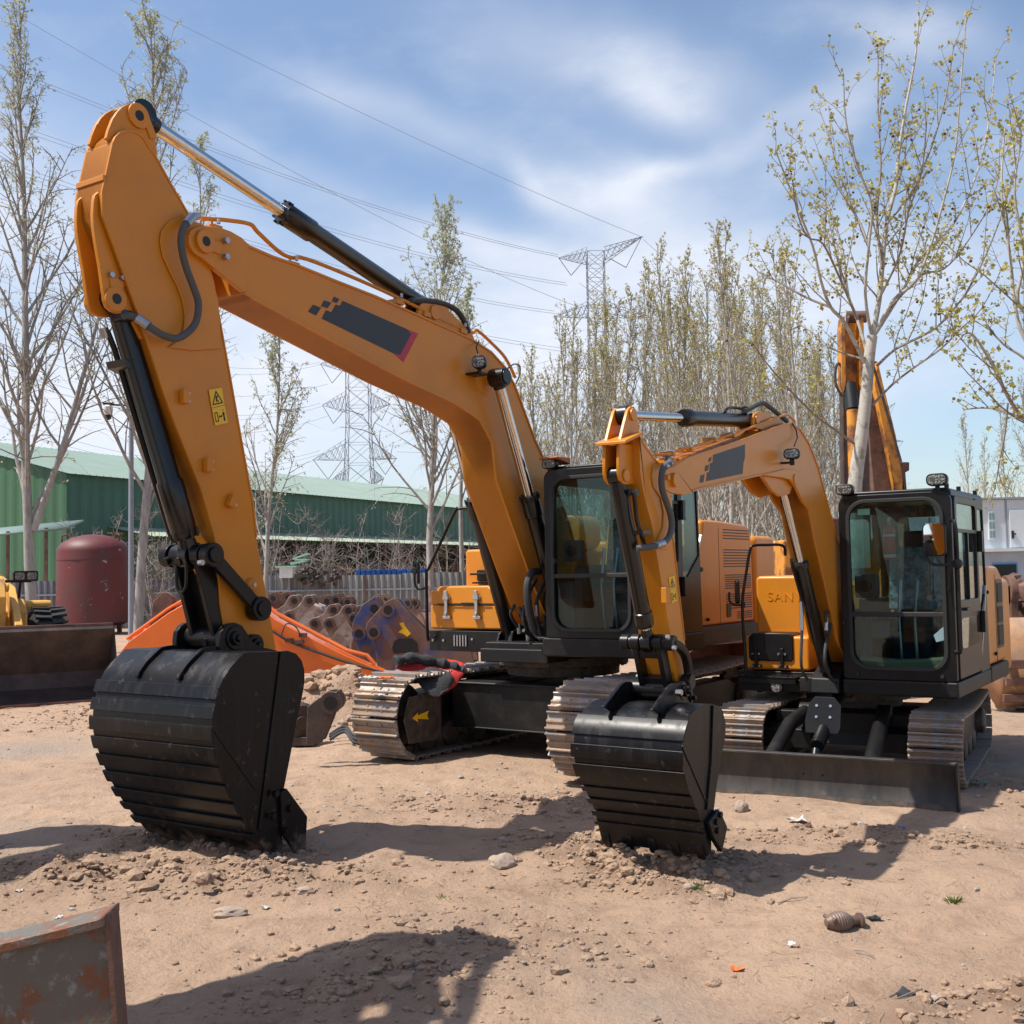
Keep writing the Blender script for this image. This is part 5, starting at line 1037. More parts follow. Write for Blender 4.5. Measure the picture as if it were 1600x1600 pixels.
# ================================================================ BACKGROUND MACHINES / OBJECTS
def oldbucket(px,py,Y,w,h,rz,mt,label,ear_mt='rust',tilt=0,grp='row of worn buckets'):
    """worn excavator bucket standing on its open side: ears forward and up"""
    p=atY(px,py,Y); o=thing('worn_bucket',label,'bucket',(p.x,Y,0 if tilt==0 else tilt),rz,grp)
    pr=[]
    for i in range(13):
        a=R(-30+i*15); pr.append((.55*h*math.cos(a)*1.0,.50*h+.50*h*math.sin(a)*.98))
    pr=[(.5*h,0.02)]+[(.55*h*math.cos(R(t)),.42*h+.42*h*math.sin(R(t))) for t in range(-20,171,14)]+[(-.62*h,.2*h)]
    q=MB(); q.strip(pr,.03,-w/2,w/2)
    for sg in(-1,1): q.prism(pr+[(-.6*h,.05)],sg*w/2,sg*(w/2-.03))
    b=q.build('shell',mt,o,smooth=35)
    e=[(.28*h,.30*h),(.42*h,.66*h),(.58*h,.92*h),(.66*h,1.10*h),(.60*h,1.20*h),(.50*h,1.21*h),(.42*h,1.10*h),(.26*h,.98*h),(.08*h,1.02*h),(0,1.14*h),(-.08*h,1.14*h),(-.14*h,1.03*h),(-.22*h,.85*h),(-.34*h,.72*h),(-.1*h,.70*h),(.1*h,.55*h)]
    for l in(-.2*w,.2*w):
        q=MB(); q.prism(e,l-.03,l+.03)
        for cc in((.53*h,1.09*h),(-.04*h,1.04*h)): q.lathe((cc[0],l-.07,cc[1]),(cc[0],l+1,cc[1]),[(.03,.088*h),(.11,.088*h)],16)
        eo_=q.build('ear_plate',ear_mt,o,bevel=.008)
        q=MB()
        for cc in((.53*h,1.09*h),(-.04*h,1.04*h)): q.cyl((cc[0],l-.043,cc[1]),(cc[0],l+.043,cc[1]),.052*h,n=14)
        q.build('pin_hole','ink',eo_)
    return o
def earplate(px,py,Y,pts_px,holes,th,mt,name,label,cat,rz=0,extra=None,grp=None,hole_r=.07):
    """steel part traced in its own vertical plane at distance Y, thickness th (two cheeks)"""
    c=atY(px,py,Y); o=thing(name,label,cat,(c.x,Y,0),0,grp); P=[((atY(a,b,Y).x-c.x),atY(a,b,Y).z) for a,b in pts_px]
    def loc(m_): m_.matrix_local=Matrix(((math.cos(rz),-math.sin(rz),0,0),(math.sin(rz),math.cos(rz),0,0),(0,0,1,0),(0,0,0,1)))
    for y0 in(0,th):
        q=MB(); q.prism(P,y0,y0+.05); e=q.build('cheek_plate',mt,o,bevel=.008); loc(e)
        q=MB(); k=MB()
        for a,b in holes:
            x_=atY(a,b,Y).x-c.x; z_=atY(a,b,Y).z
            q.lathe((x_,y0-.03,z_),(x_,y0+1,z_),[(0,hole_r*1.6),(.11,hole_r*1.6)],20); k.cyl((x_,y0-.033,z_),(x_,y0+.083,z_),hole_r,n=18)
        if holes: b_=q.build('hole_boss',mt,e); k.build('pin_hole','ink',b_)
    return o,c
# far bucket row: (px centre, Y, width, height, yaw, paint)
rows=[(640,25,1.0,1.2,2.4,'rust','rusty worn bucket at the right end of the back row'),
(694,22.5,1.0,1.35,1.4,'rust','reddish worn bucket beside the rust brown bracket and the toolbox')]
for px,Y,w,h,rz,mt,lb in rows: oldbucket(px,950,Y,w,h*1.05,rz+.42,mt,lb,'rust' if mt=='rust' else 'rustear')
earplate(590,1000,18.2,[(552,990),(550,975),(556,962),(566,945),(585,932),(592,937),(596,950),(588,975),(590,1000),(583,1030),(572,1036),(562,1030),(558,1010)],[(585,951),(561,990)],.45,'rustblue','quick_coupler','dark blue painted coupler with two pin holes next to the rust brown bracket','coupler')
o_,c_=earplate(640,1000,17.6,[(571,985),(573,974),(603,940),(615,935),(622,938),(640,960),(665,985),(680,1000),(735,1010),(740,1045),(590,1047),(586,1010),(580,995)],[(606.5,953),(584,988)],.5,'rustblue','breaker_bracket','large rust brown bracket with blue paint and yellow mark before the bucket row','bracket')
Yq=17.6
for part in [x for x in COL.objects if x.parent==o_]: part.data.materials[0]=mat('rust_with_blue_remains',(.15,.075,.05),.65,col2=(.19,.11,.08),nscale=5,third=((.05,.07,.17),1.7,.50,.60),bump=.25)
q=MB(); q.prism([(atY(a,b,Yq).x-c_.x,atY(a,b,Yq).z) for a,b in((613,1012),(616,1002),(624,997),(645,998),(652,1004),(655,1019),(615,1021))],-.035,-.031); q.build('cutout','ink',o_)
q=MB(); q.prism([(atY(a,b,Yq).x-c_.x,atY(a,b,Yq).z) for a,b in((624,974),(630,972),(634,980),(642,990),(636,995),(630,990),(622,988),(629,982))],-.006,-.001); q.build('yellow_mark','sticker',o_)
def rowbucket(h1,h2,Y,mt,label):
    f=lambda x,y:(380+x/3.809,700+y/3.809); (x1,y1),(x2,y2)=h1,h2
    ear=[(x1-34,y1+4),(x1-30,y1-22),(x1-6,y1-36),(x1+22,y1-40),((x1+x2)/2,(y1+y2)/2-22),(x2-34,y2-26),(x2-10,y2-36),(x2+16,y2-32),(x2+32,y2-8),(x2+28,y2+20),(x2,y2+38),((x1+x2)/2+22,(y1+y2)/2+34),(x1+46,y1+36),(x1+22,y1+60),(x1+4,y1+92),(x1-8,y1+60),(x1-28,y1+28)]
    body=[(x1+14,y1+30),(x1+40,y1-10),(x2+4,y2+10),(x2+64,y2+34),(x2+96,y2+90),(x2+78,y2+190),(x1+110,y1+300),(x1-30,y1+300),(x1-20,y1+150)]
    c=atY(*f(x1,y1),Y); o=thing('worn_bucket',label,'bucket',(c.x,Y,0),0,'row of worn buckets')
    T_=lambda pts,yy:[(atY(*f(a,b),yy).x-c.x,atY(*f(a,b),yy).z) for a,b in pts]
    q=MB(); q.prism(T_(body,Y+.1),.10,.75); b=q.build('shell',mt,o,bevel=.04); b.location=(0,0,0)
    for y0 in(0,.42):
        q=MB(); q.prism(T_(ear,Y),y0,y0+.05); e=q.build('ear_plate','rustear' if mt!='rust' else 'rust',o,bevel=.008)
        bo=MB(); hk=MB()
        for a,b2 in(h1,h2):
            (X_,Z_),=T_([(a,b2)],Y); bo.lathe((X_,y0-.025,Z_),(X_,9,Z_),[(0,.095),(.10,.095)],20); hk.cyl((X_,y0-.028,Z_),(X_,y0+.078,Z_),.055,n=16)
        bo.build('hole_boss','rust',e); hk.build('pin_hole','ink',e)
for h1,h2,Y_,mt,lb in (((186,997),(306,910),20.6,'rustgray','pale gray bucket with curved ears, first right of the upright arm'),((272,1003),(396,910),20.2,'rustgray','pale gray bucket with curved ears, second right of the upright arm'),((425,1045),(538,965),19.4,'rustgray','pale bucket with rust brown curved ears, third right of the upright arm'),((511,1045),(626,968),19.0,'rustgray','pale bucket with rust brown curved ears, left of the blue coupler'),((655,1015),(700,972),18.7,'rust','reddish bucket tucked behind the blue coupler'),((440,930),(497,912),22.6,'rust','small rusty bucket eared pair between the pale buckets'),((553,905),(622,918),22.9,'rust','rusty bucket ears standing behind the fourth pale bucket'),((180,895),(268,890),23.2,'rust','rusty bucket ears close to the fence beside the upright arm')): rowbucket(h1,h2,Y_,mt,lb)
# orange boom lying on the ground
Yo=16.6
def lay(pts): return [(atY(a,b,Yo).x,atY(a,b,Yo).z) for a,b in pts]
ob=thing('detached_boom','detached orange excavator boom lying behind the large bucket','excavator boom',(atY(350,1000,Yo).x,Yo,0))
xo=ob.location.x
bo=lay([(188,1018),(200,1003),(262,958),(290,942),(330,930),(385,930),(430,968),(480,994),(540,1024),(600,1050),(618,1060),(560,1062),(480,1062),(420,1040),(350,1010),(300,1030),(240,1050),(196,1050)])
q=MB(); q.prism([(a-xo,b) for a,b in bo],0,.38); b_=q.build('boom','orange',ob,bevel=.015)
for dy in(.05,.16):
    pts=[Vector((a-xo,dy,b+.05)) for a,b in lay([(196,1004),(262,956),(290,940),(330,926),(385,926),(430,964),(480,990),(540,1022),(572,1030),(585,1045)])]; q=MB(); q.tube(pts,.022,8); q.build('hydraulic_pipe','orange',b_)
pts=[Vector((a-xo,-.03,b)) for a,b in lay([(425,985),(455,1003),(500,1020),(560,1040),(640,1060)])]; q=MB(); q.tube(catmull(pts,4),.018,8); q.build('rubber_hose','hose',b_)
pts=[Vector((a-xo,-.06,b)) for a,b in lay([(440,996),(448,975),(462,978),(470,990)])]; q=MB(); q.tube(catmull(pts,4),.010,6); q.build('loose_cable','hose',b_)
for a,b in((452,1000),(468,1003),(474,992)):
    x_,z_=lay([(a,b)])[0]; q=MB(); q.box(x_-xo-.06,x_-xo+.06,-.05,.0,z_-.03,z_+.03); q.build('pipe_clamp','rust',b_,bevel=.005)
x_,z_=lay([(252,940)])[0]
q=MB(); q.lathe((x_-xo,.1,z_-.02),(x_-xo,2,z_-.02),[(0,.16),(.15,.16)],20); q.prism([(x_-xo-.2,z_-.35),(x_-xo-.15,z_),(x_-xo,z_+.14),(x_-xo+.15,z_),(x_-xo+.1,z_-.35)],.08,.3); q.build('rusty_lug','rust',ob,bevel=.01)
# coupler lying beside the large bucket
earplate(500,1120,11.6,[(478,1165),(480,1105),(497,1091),(528,1080),(529,1092),(516,1128),(503,1160)],[(517,1098)],.22,'rustdark','coupler_bracket','dark rusty coupler frame standing beside the large bucket','coupler')
pp=ground(466,1165); q=MB(); q.lathe((0,0,.26),(-.12,.25,.26),[(0,.20),(.04,.23),(.12,.23),(.18,.19)],28); q.lathe((0,0,.26),(-.12,.25,.26),[(-.03,.08),(.2,.08)],20); q.box(-.15,.15,-.05,.2,.0,.10); o=q.build('rotator_drum','rustdark',bevel=.008); o.location=(pp.x+.02,pp.y+.15,-.02); tag(o,'round dark rusty rotator drum between the large bucket and the coupler frame','machine part')
for i in range(3):
    a=ground(515,1148+4*i,.05); b=ground(560,1152+5*i,.02); q=MB(); q.tube(catmull([a,(a+b)/2+Vector((0,.1,.10)),b,b+Vector((.5,.3,0))],5),.018,8); tag(q.build('hose_on_ground','hose'),('upper','middle','lower')[i]+' black hose lying between coupler frame and crawler track','hose','hoses on the ground')
# jacket, gloves, orange knife on the left track
ztop=.945
def onbig(px,py,l,s=None): s_,z_=B.P(px,py,l); return s_,z_
ja=thing('jacket','red and charcoal jacket draped over the left crawler track','jacket',B.C+B.F*1.0+B.L*-1.05+Vector((0,0,ztop)),B.rz)
def drape(name,pts,mt,seed,thick=.03,sub=2):
    """pts grid rows of (s,l,z) in jacket coordinates"""
    q=MB(); r_=len(pts); c_n=len(pts[0]); q.add([Vector(p) for row in pts for p in row],[[i*c_n+j,i*c_n+j+1,(i+1)*c_n+j+1,(i+1)*c_n+j] for i in range(r_-1) for j in range(c_n-1)])
    o=q.build(name,mt,ja,smooth=180,recalc=True); s=o.modifiers.new('s','SOLIDIFY'); s.thickness=thick; s.offset=1; u=o.modifiers.new('u','SUBSURF'); u.levels=u.render_levels=sub
    t=bpy.data.textures.new(name,'CLOUDS'); t.noise_scale=.16; d=o.modifiers.new('d','DISPLACE'); d.texture=t; d.strength=.07; d.mid_level=.5; return o
def G(rows): return [[(a,b,z) for a,b,z in r] for r in rows]
def jp(px,py,lat):
    s,z=B.P(px,py,lat); return (s-1.0,lat+1.05,z-ztop)
ja.scale=(1.25,1.25,1.15)
# red base over the track top, hanging over the inner edge
drape('red_shell',G([[jp(622,1040,-1.35),jp(645,1050,-1.25),jp(672,1068,-1.0),jp(676,1082,-.86)],[jp(640,1034,-1.30),jp(665,1040,-1.15),jp(685,1056,-.95),jp(682,1084,-.84)],[jp(665,1031,-1.2),jp(690,1035,-1.05),jp(702,1046,-.92),jp(694,1080,-.84)],[jp(695,1030,-1.15),jp(715,1034,-1.0),jp(722,1042,-.9),jp(706,1066,-.84)]]),'clothred',1,.025)
drape('charcoal_lining',G([[jp(645,1050,-1.2),jp(658,1062,-1.0),jp(674,1082,-.82)],[jp(665,1042,-1.1),jp(680,1058,-.92),jp(688,1083,-.80)],[jp(690,1040,-1.0),jp(702,1052,-.88),jp(703,1068,-.81)]]),'cloth',2,.03)
q=MB(); pts=[Vector(jp(*p)) for p in((630,1035,-1.3),(650,1030,-1.22),(680,1036,-1.08),(700,1042,-.98),(712,1048,-.93))]; q.tube(catmull(pts,5),[.05+.012*math.sin(i*1.7) for i in range(21)],10); q.build('rolled_sleeve','cloth',ja)
for i,(px,py,mt,lb) in enumerate(((578,1064,'straw','pair of dirty work gloves on the left crawler track'),(600,1061,'orange','orange handled pliers on the left crawler track'))):
    s,z=B.P(px,py,-1.2); p=B.C+B.F*s+B.L*-1.2
    q=MB()
    if i==0:
        for dx,dy,r_ in((0,0,.05),(.06,.03,.035),(-.05,.04,.04),(.02,-.06,.03),(.1,.0,.02),(-.1,.02,.022)): lump(q,(dx,dy,.03),r_,.6,rd)
        o=q.build('work_gloves','paper',smooth=60)
    else:
        q.tube([(-.10,0,.015),(0,.02,.015),(.10,.01,.015)],.013,8); q.tube([(-.10,-.04,.015),(0,.01,.015),(.08,-.02,.015)],.013,8); o=q.build('pliers','orange')
    o.location=(p.x,p.y,z+.0); tag(o,lb,'gloves' if i==0 else 'pliers')
# ================================================================ WHEEL LOADER (left)
Lp=ground(95,1088); wl_=thing('wheel_loader','old yellow wheel loader with dark wide bucket, at the left edge','wheel loader',(0,0,0),R(-58))
Lp=ground(180,1092); wl_.location=Lp-Vector((math.cos(R(-58)),math.sin(R(-58)),0))*.75-Vector((-math.sin(R(-58)),math.cos(R(-58)),0))*1.75; wl_.location.z=0
# local x forward (towards camera), y left = image right
s1=Lp.y+.7
q=MB(); pr=[(.55,1.22),(.62,1.16),(.35,.75),(.2,.45),(.28,.18),(.62,.03),(.85,.0)]
q.strip(pr,.03,-1.55,1.75);
for sg,a in((-1,-1.55),(1,1.75)): q.prism([(.55,1.2),(.30,.75),(.17,.42),(.26,.15),(.62,-.0),(.85,.0),(.80,.5)],a,a+.03*sg)
bk=q.build('bucket','rust',wl_,bevel=.01); bk.data.materials[0]=mat('dark_worn_bucket_steel',(.035,.026,.023),.6,col2=(.075,.05,.042),nscale=3,bump=.2)
q=MB(); q.box(.76,.90,-1.55,1.75,-.03,.03); q.build('cutting_edge','rust',bk)
for k in range(7):
    q=MB(); l=-1.3+k*.48; q.prism([(.70,.03),(1.05,-.02),(.70,-.04)],l-.05,l+.05); q.build('bucket_tooth','rust',bk)
q=MB(); q.box(.50,.60,-1.55,1.75,1.16,1.24); q.build('top_rail','rust',bk)
for l in(-.65,.35):
    q=MB(); q.prism([(.25,.9),(.30,1.25),(-.5,1.85),(-2.2,2.1),(-2.2,1.85),(-.6,1.5),(.1,.6)],l-.06,l+.06); q.build('lift_arm','yellow_faded',wl_,bevel=.015)
q=MB(); q.prism([(.1,1.1),(.15,1.7),(-.1,2.0),(-.35,2.05),(-.4,1.6),(-.2,1.1)],-.35,-.22); q.prism([(.1,1.1),(.15,1.7),(-.1,2.0),(-.35,2.05),(-.4,1.6),(-.2,1.1)],.05,.18); q.cyl((-.1,-.4,1.85),(-.1,.25,1.85),.07); q.build('tilt_lever','yellow_faded',wl_,bevel=.02)
q=MB(); q.cyl((-.15,-.09,1.9),(-1.9,-.09,1.9),.09); q.cyl((-.15,-.09,1.9),(-.7,-.09,1.9),.05); q.build('tilt_cylinder','yellow_faded',wl_)
q=MB(); q.prism([(-.5,.6),(-.5,1.45),(-.8,1.65),(-2.2,1.7),(-4.8,1.9),(-4.8,.7),(-3,.5)],-.6,.6); q.build('chassis','yellow_faded',wl_,bevel=.04)
q=MB(); q.prism(rrect(-2.3,-1.75,1.25,1.60,.08),.55,1.2); q.build('mudguard','yellow_faded',wl_,bevel=.03)
q=MB(); q.box(-3.6,-2.2,-.9,-.1,1.7,2.2)
for a in(-3.6,-2.3):
    for l in(-.9,-.18): q.box(a,a+.08,l,l+.08,2.2,3.2)
q.box(-3.7,-2.1,-1.0,0,3.2,3.3); cbn=q.build('loader_cab','yellow_faded',wl_,bevel=.02)
q=MB(); q.box(-.95,-.9,.3,.72,1.93,1.98); q.prism(rrect(.42,.82,1.95,2.13,.03),-1.0,-.85,'F'); q.tube([(-.95,.5,1.4),(-.95,.55,1.95)],.025); hl=q.build('headlight_housing','black',wl_,bevel=.01)
q=MB(); q.prism(rrect(.45,.60,1.98,2.10,.02),-.849,-.84,'F'); q.build('lens','led',hl); q=MB(); q.prism(rrect(.64,.79,1.98,2.10,.02),-.849,-.84,'F'); q.build('lens','led',hl)
for sx,sy in((-1.35,1.05),(-1.35,-1.05),(-4.0,1.05),(-4.0,-1.05)):
    q=MB(); q.lathe((sx,sy-.28,.72),(sx,sy+2,.72),[(0,.45),(.03,.62),(.10,.71),(.28,.74),(.46,.71),(.53,.62),(.56,.45)],40)
    for k in range(26):
        a=2*PI*k/26;
        for sg in(-1,1): q.obox((sx+.745*math.cos(a+sg*.05),sy+sg*.13,.72+.745*math.sin(a+sg*.05)),(.03*math.cos(a),0,.03*math.sin(a)),(-.03*math.sin(a)*sg,.13,.03*math.cos(a)*sg),(-.035*math.sin(a),0,.035*math.cos(a)))
    ty=q.build('tyre','rubber',wl_); q=MB(); q.lathe((sx,sy-.22,.72),(sx,sy+2,.72),[(0,.40),(.44,.40)],28); q.build('rim','yellow_faded',ty)
# tank
p=atY(146,900,41); tk_=thing('storage_tank','dark red upright steel tank with domed top, behind the wheel loader','tank',(p.x,41,0))
q=MB(); zt=atY(146,835,41).z; rr_=1.27; q.lathe((0,0,.3),(0,0,5),[(0,rr_*.8),(.12,rr_),(zt-.3-.62,rr_),(zt-.3-.50,rr_*.98),(zt-.3-.3,rr_*.86),(zt-.3-.12,rr_*.6),(zt-.3-.02,rr_*.25),(zt-.3,.02)],48); tb_=q.build('tank_shell','tank',tk_,smooth=50)
q=MB(); q.lathe((0,0,zt-.95),(0,0,9),[(0,rr_+.012),(.03,rr_+.012)],48); q.build('weld_band','tank',tk_)
for i in range(4):
    a=R(45+90*i); q=MB(); q.box(math.cos(a)*1-.07,math.cos(a)*1+.07,math.sin(a)*1-.07,math.sin(a)*1+.07,0,.5); q.build('leg','rust',tk_)
for sx,lb in((-1.12,1),(.98,1)):
    q=MB(); q.tube([(sx,-.1,zt-.35),(sx,-.1,zt-.05),(sx*.85,-.1,zt+.02),(sx*.8,-.1,zt-.25)],.04,8); q.build('lifting_lug','rust',tk_)
# pole with camera
pc=atY(205,700,34); pl=thing('camera_pole','gray steel pole with white dome security camera on an arm','camera pole',(pc.x,34,0))
zt=atY(205,660,34).z
q=MB(); q.tube([(0,0,0),(0,0,zt+.15)],[.085,.07],16); q.build('pole','pylon',pl)
xa=atY(165,632,34).x-pc.x; za=atY(170,632,34).z
q=MB(); q.tube([(0,0,za-.05),(xa*.85,-.0,za)],.03,8); q.box(xa*.9-.15,xa*.9+.15,-.06,.06,za,za+.05); q.build('camera_arm','black',pl)
q=MB(); q.lathe((xa*.9,0,za-.32),(xa*.9,0,za+3),[(0,.10),(.08,.14),(.25,.14),(.30,.08)]); cm_=q.build('camera_housing','whitepl',pl)
q=MB(); q.lathe((xa*.9,0,za-.48),(xa*.9,0,za+3),[(0,.03),(.05,.10),(.16,.10)]); q.build('camera_lens','ink',cm_)
# fence
def corr(mb,x0,x1,y,z0,z1,pitch,dep,ang=0,cx=0,cy=0):
    n=int((x1-x0)/pitch*4); vs=[]; fs=[]
    for i in range(n+1):
        x_=x0+(x1-x0)*i/n; d_=dep if i%4 in(1,2) else 0; vs+=[(x_,y+d_,z0),(x_,y+d_,z1)]
        if i: fs.append([2*i-2,2*i,2*i+1,2*i-1])
    mb.add(vs,fs)
fn=thing('sheet_metal_fence','gray corrugated sheet metal fence across the yard behind the tank and buckets','fence',(0,45,0))
for i in range(16):
    x0_=-27+i*2.5; q=MB(); zt=1.95+.05*math.sin(i*2.1)+(.06 if i>5 else 0); corr(q,x0_+.01,x0_+2.49,.02*(i%2),0,zt,.25,.05); q.build('fence_panel','fence2' if i>6 else 'fence',fn,smooth=0,recalc=False)
for zz in(.5,1.35):
    q=MB(); q.box(-27,13,-.09,-.03,zz,zz+.07); q.build('rail','pylon',fn)
for i in range(14):
    q=MB(); q.box(-27+i*3,-26.93+i*3,-.13,-.05,0,2.0); q.build('fence_post','rust' if i%3==1 else 'pylon',fn)
# pallet of blue things, pigeon-house, tarp behind the fence
q=MB();
for i in range(14):
    a=atY(556+i*8,905,47); q.box(a.x,a.x+.19,47,47.9,1.5,2.18+.03*math.sin(i*3))
tag(q.build('blue_roof_sheets','blue',bevel=.02),'row of bright blue stacked sheets behind the fence','stacked sheets')
q=MB(); a=atY(430,890,44.3); q.box(a.x,a.x+.55,44.4,45.2,2.0,2.55) ; bh=thing('small_hut_roof','small white hut with pale green curled roof above the fence','hut',(a.x,44.6,1.9)); q=MB(); q.box(0.1,.62,0,.6,0,.42); q.build('hut_wall','whitepl',bh); q=MB(); q.box(-.05,.8,-.1,.7,.42,.48); q.obox((.85,.2,.62),(.3,0,.06),(0,.3,0),(-.02,0,.03)); q.obox((.95,.2,.85),(.28,0,.1),(0,.3,0),(-.02,0,.03)); q.obox((.98,.2,.72),(.26,0,.0),(0,.3,0),(-.02,0,.03)); q.build('hut_roof','palegreen',bh)
q=MB(); a=atY(475,900,44.7)
for i in range(60): lump(q,(a.x+rd.uniform(-.2,1.4),44.7+rd.uniform(-.1,.2),1.95+rd.uniform(-.35,.22)),rd.uniform(.05,.14),rnd=rd)
tag(q.build('rag_heap','rustdark',smooth=20),'heap of brown rags hanging over the fence top','rags')
# green warehouse
D1=Vector((.452,.892,0)); D2=Vector((-.892,.452,0)); W0=Vector((-24.7,62,0));
wh=thing('green_warehouse','long green sheet warehouse with pale green roof, behind the fence','warehouse',W0,math.atan2(D1.y,D1.x))
# local x along D1, y along D2 (left-handed check: D2 is +90deg of D1)
EZ=7.95; RZ=10.9; WD=12; LN=62
def wall(mb,pts,fn_): pass
q=MB(); n=LN*5
vs=[];fs=[]
for i in range(n+1):
    x_=LN*i/n; d_=-.04 if i%4 in(1,2) else 0; vs+=[(x_,d_,0),(x_,d_,EZ)]
    if i: fs.append([2*i-2,2*i,2*i+1,2*i-1])
q.add(vs,fs); q.build('long_wall','greenshade',wh,smooth=0,recalc=False)
q=MB(); vs=[];fs=[]; n=WD*2*5
for i in range(n+1):
    y_=WD*2*i/n; d_=-.04 if i%4 in(1,2) else 0; zz=EZ+(RZ-EZ)*(1-abs(y_-WD)/WD); vs+=[(d_,y_,0),(d_,y_,zz)]
    if i: fs.append([2*i-2,2*i,2*i+1,2*i-1])
q.add(vs,fs); q.build('gable_wall','green',wh,smooth=0,recalc=False)
for sg in(0,1):
    q=MB(); n=LN*2;
    for i in range(n):
        x_=-.3+LN*i/n; y0,y1=(-.5,WD) if sg==0 else (WD*2+.5,WD); z0_=EZ-.10
        q.add([(x_,y0,z0_),(x_+LN/n-.06,y0,z0_),(x_+LN/n-.06,y1,RZ),(x_,y1,RZ)],[[0,1,2,3]]); q.add([(x_+LN/n-.06,y0,z0_),(x_+LN/n-.03,y0,z0_+.07),(x_+LN/n-.03,y1,RZ+.07),(x_+LN/n-.06,y1,RZ)],[[0,1,2,3]]); q.add([(x_+LN/n-.03,y0,z0_+.07),(x_+LN/n,y0,z0_),(x_+LN/n,y1,RZ),(x_+LN/n-.03,y1,RZ+.07)],[[0,1,2,3]])
    q.build('roof','roof',wh,smooth=0,recalc=False)
q=MB(); q.box(2,LN,-.02,-.01,4.62,4.7)
vs=[];n=LN*6;fs=[]
for i in range(n+1):
    x_=3+(LN-3)*i/n; d_=.05 if i%2 else 0; vs+=[(x_,-.05,5.0+d_),(x_,-3.6,4.35+d_)]
    if i: fs.append([2*i-2,2*i,2*i+1,2*i-1])
q.add(vs,fs); q.build('lean_to_roof','canopy',wh,smooth=0,recalc=False)
for i in range(16): q=MB(); q.box(5+i*3.6,5.14+i*3.6,-3.5,-3.36,0,4.35); q.build('canopy_post','rust',wh)
q=MB(); q.box(18,LN,-.3,-.06,0,4.3); q.build('opening_shade_panel','openingshade',wh)  # solid slab coloured dark for the shade under the lean-to
random.seed(3)
for i in range(9):
    q=MB(); x_=22+i*4.2; hh=random.uniform(2.6,3.6); q.box(x_,x_+random.uniform(1.2,2.8),-2.2,-.8,2.0 if i%2 else 0,hh); q.build('stored_goods',('brownstuff','plasticgray')[i%2],wh,bevel=.05)
q=MB(); a0=Vector((-24.7,50,0));
ls=thing('side_canopy','narrow gray lean-to rail canopy beside the lit green gable, left of the red tank','canopy',(atY(0,870,52).x-6,52,0))
xr=atY(98,815,52).x-ls.location.x
q=MB(); q.add([(0,0,3.7),(xr,0,4.4),(xr,2.5,4.9),(0,2.5,4.2)],[[0,1,2,3]]); sl=q.build('canopy_sheet','roof',ls,recalc=False); s=sl.modifiers.new('s','SOLIDIFY'); s.thickness=.1
for i in range(5):
    x_=xr*(i+.5)/5; q=MB(); q.box(x_,x_+.12,.1,.22,0,3.8+.7*(i+.5)/5); q.build('canopy_post','rust',ls)
# white container house on the right
ch=thing('container_office','white two storey container office at the right edge','building',(atY(1540,900,36).x-3.2,36,0),R(-4))
zz=lambda py:atY(1570,py,36).z
q=MB(); q.box(0,9,0,6,zz(858),zz(781)); q.build('upper_wall','white',ch,bevel=.02)
q=MB(); q.box(0,9,.0,6,0,zz(862)); q.build('lower_wall','whiteblue',ch,bevel=.02)
q=MB(); q.box(-.1,9.1,-.35,6.1,zz(862),zz(857)); q.build('floor_band','white',ch)
q=MB(); q.box(-.1,9.1,-.1,6.1,zz(781),zz(778)); q.build('roof_edge','pylon',ch)
def chx(px): return atY(px,860,36).x-ch.location.x
q=MB();
for a in(1569,): q.box(chx(a)-.03,chx(a)+.03,-.02,0,zz(858),zz(781))
q.build('panel_post','pylon',ch)
for a,b,c,d in((1541,1549,799,843),):
    q=MB(); q.box(chx(a),chx(b),-.05,.0,zz(d),zz(c)); w_=q.build('window','whitepl',ch); q=MB()
    for i in range(2):
        for j in range(3): q.box(chx(a)+.03+i*.09,chx(a)+.10+i*.09,-.06,-.05,zz(d)+.05+j*.29,zz(d)+.28+j*.29)
    q.build('pane','glass',w_)
q=MB(); q.box(chx(1573),chx(1600),-.06,.0,zz(856),zz(798)); dr_=q.build('door','white',ch,bevel=.01); q=MB(); q.box(chx(1575),chx(1578),-.1,-.06,zz(842),zz(830)); q.box(chx(1575),chx(1581),-.12,-.09,zz(836),zz(834)); q.build('door_handle','ink',dr_)
q=MB(); q.box(chx(1545),chx(1582),-.06,0,0,zz(880)); d2_=q.build('doorway','skyblue',ch); q=MB(); q.box(chx(1547),chx(1580),-.07,-.06,0,zz(882)); q.build('opening_shade_panel','openingshade',d2_)  # inner panel is coloured dark for the shade in the doorway
q=MB(); q.box(chx(1598),chx(1615),-.05,0,zz(905),zz(878)); q.build('window','plasticgray',ch)
# rusty yellow bucket at the right edge
Yb=14.9; p=atY(1600,1040,Yb); rb=thing('large_old_bucket','large faded yellow and rusty bucket at the right edge','bucket',(p.x,Yb,0))
q=MB(); x0_=atY(1571,1040,Yb).x-p.x; pr=[(-.45,1.38),(-.42,1.2),(-.40,1.0),(-.38,.8),(-.32,.55),(-.15,.3),(.1,.12),(.3,.05)]
def zx(py): return atY(1580,py,Yb).z
vs=[];
prof_=[(0,zx(965)),(-.02,zx(1000)),(-.05,zx(1030)),(-.02,zx(1060)),(.08,zx(1085)),(.22,zx(1108)),(.5,zx(1112))]
q.add([(x_,y_,z_) for x_ in(x0_,x0_+2.2) for y_,z_ in prof_],[[i,i+1,i+8,i+7] for i in range(6)]); q.add([(x0_,y_,z_) for y_,z_ in prof_]+[(x0_,.9,zx(1112)),(x0_,.8,zx(970))],[list(range(9))]); sh=q.build('shell','paledust',rb,recalc=False); s=sh.modifiers.new('s','SOLIDIFY'); s.thickness=.04
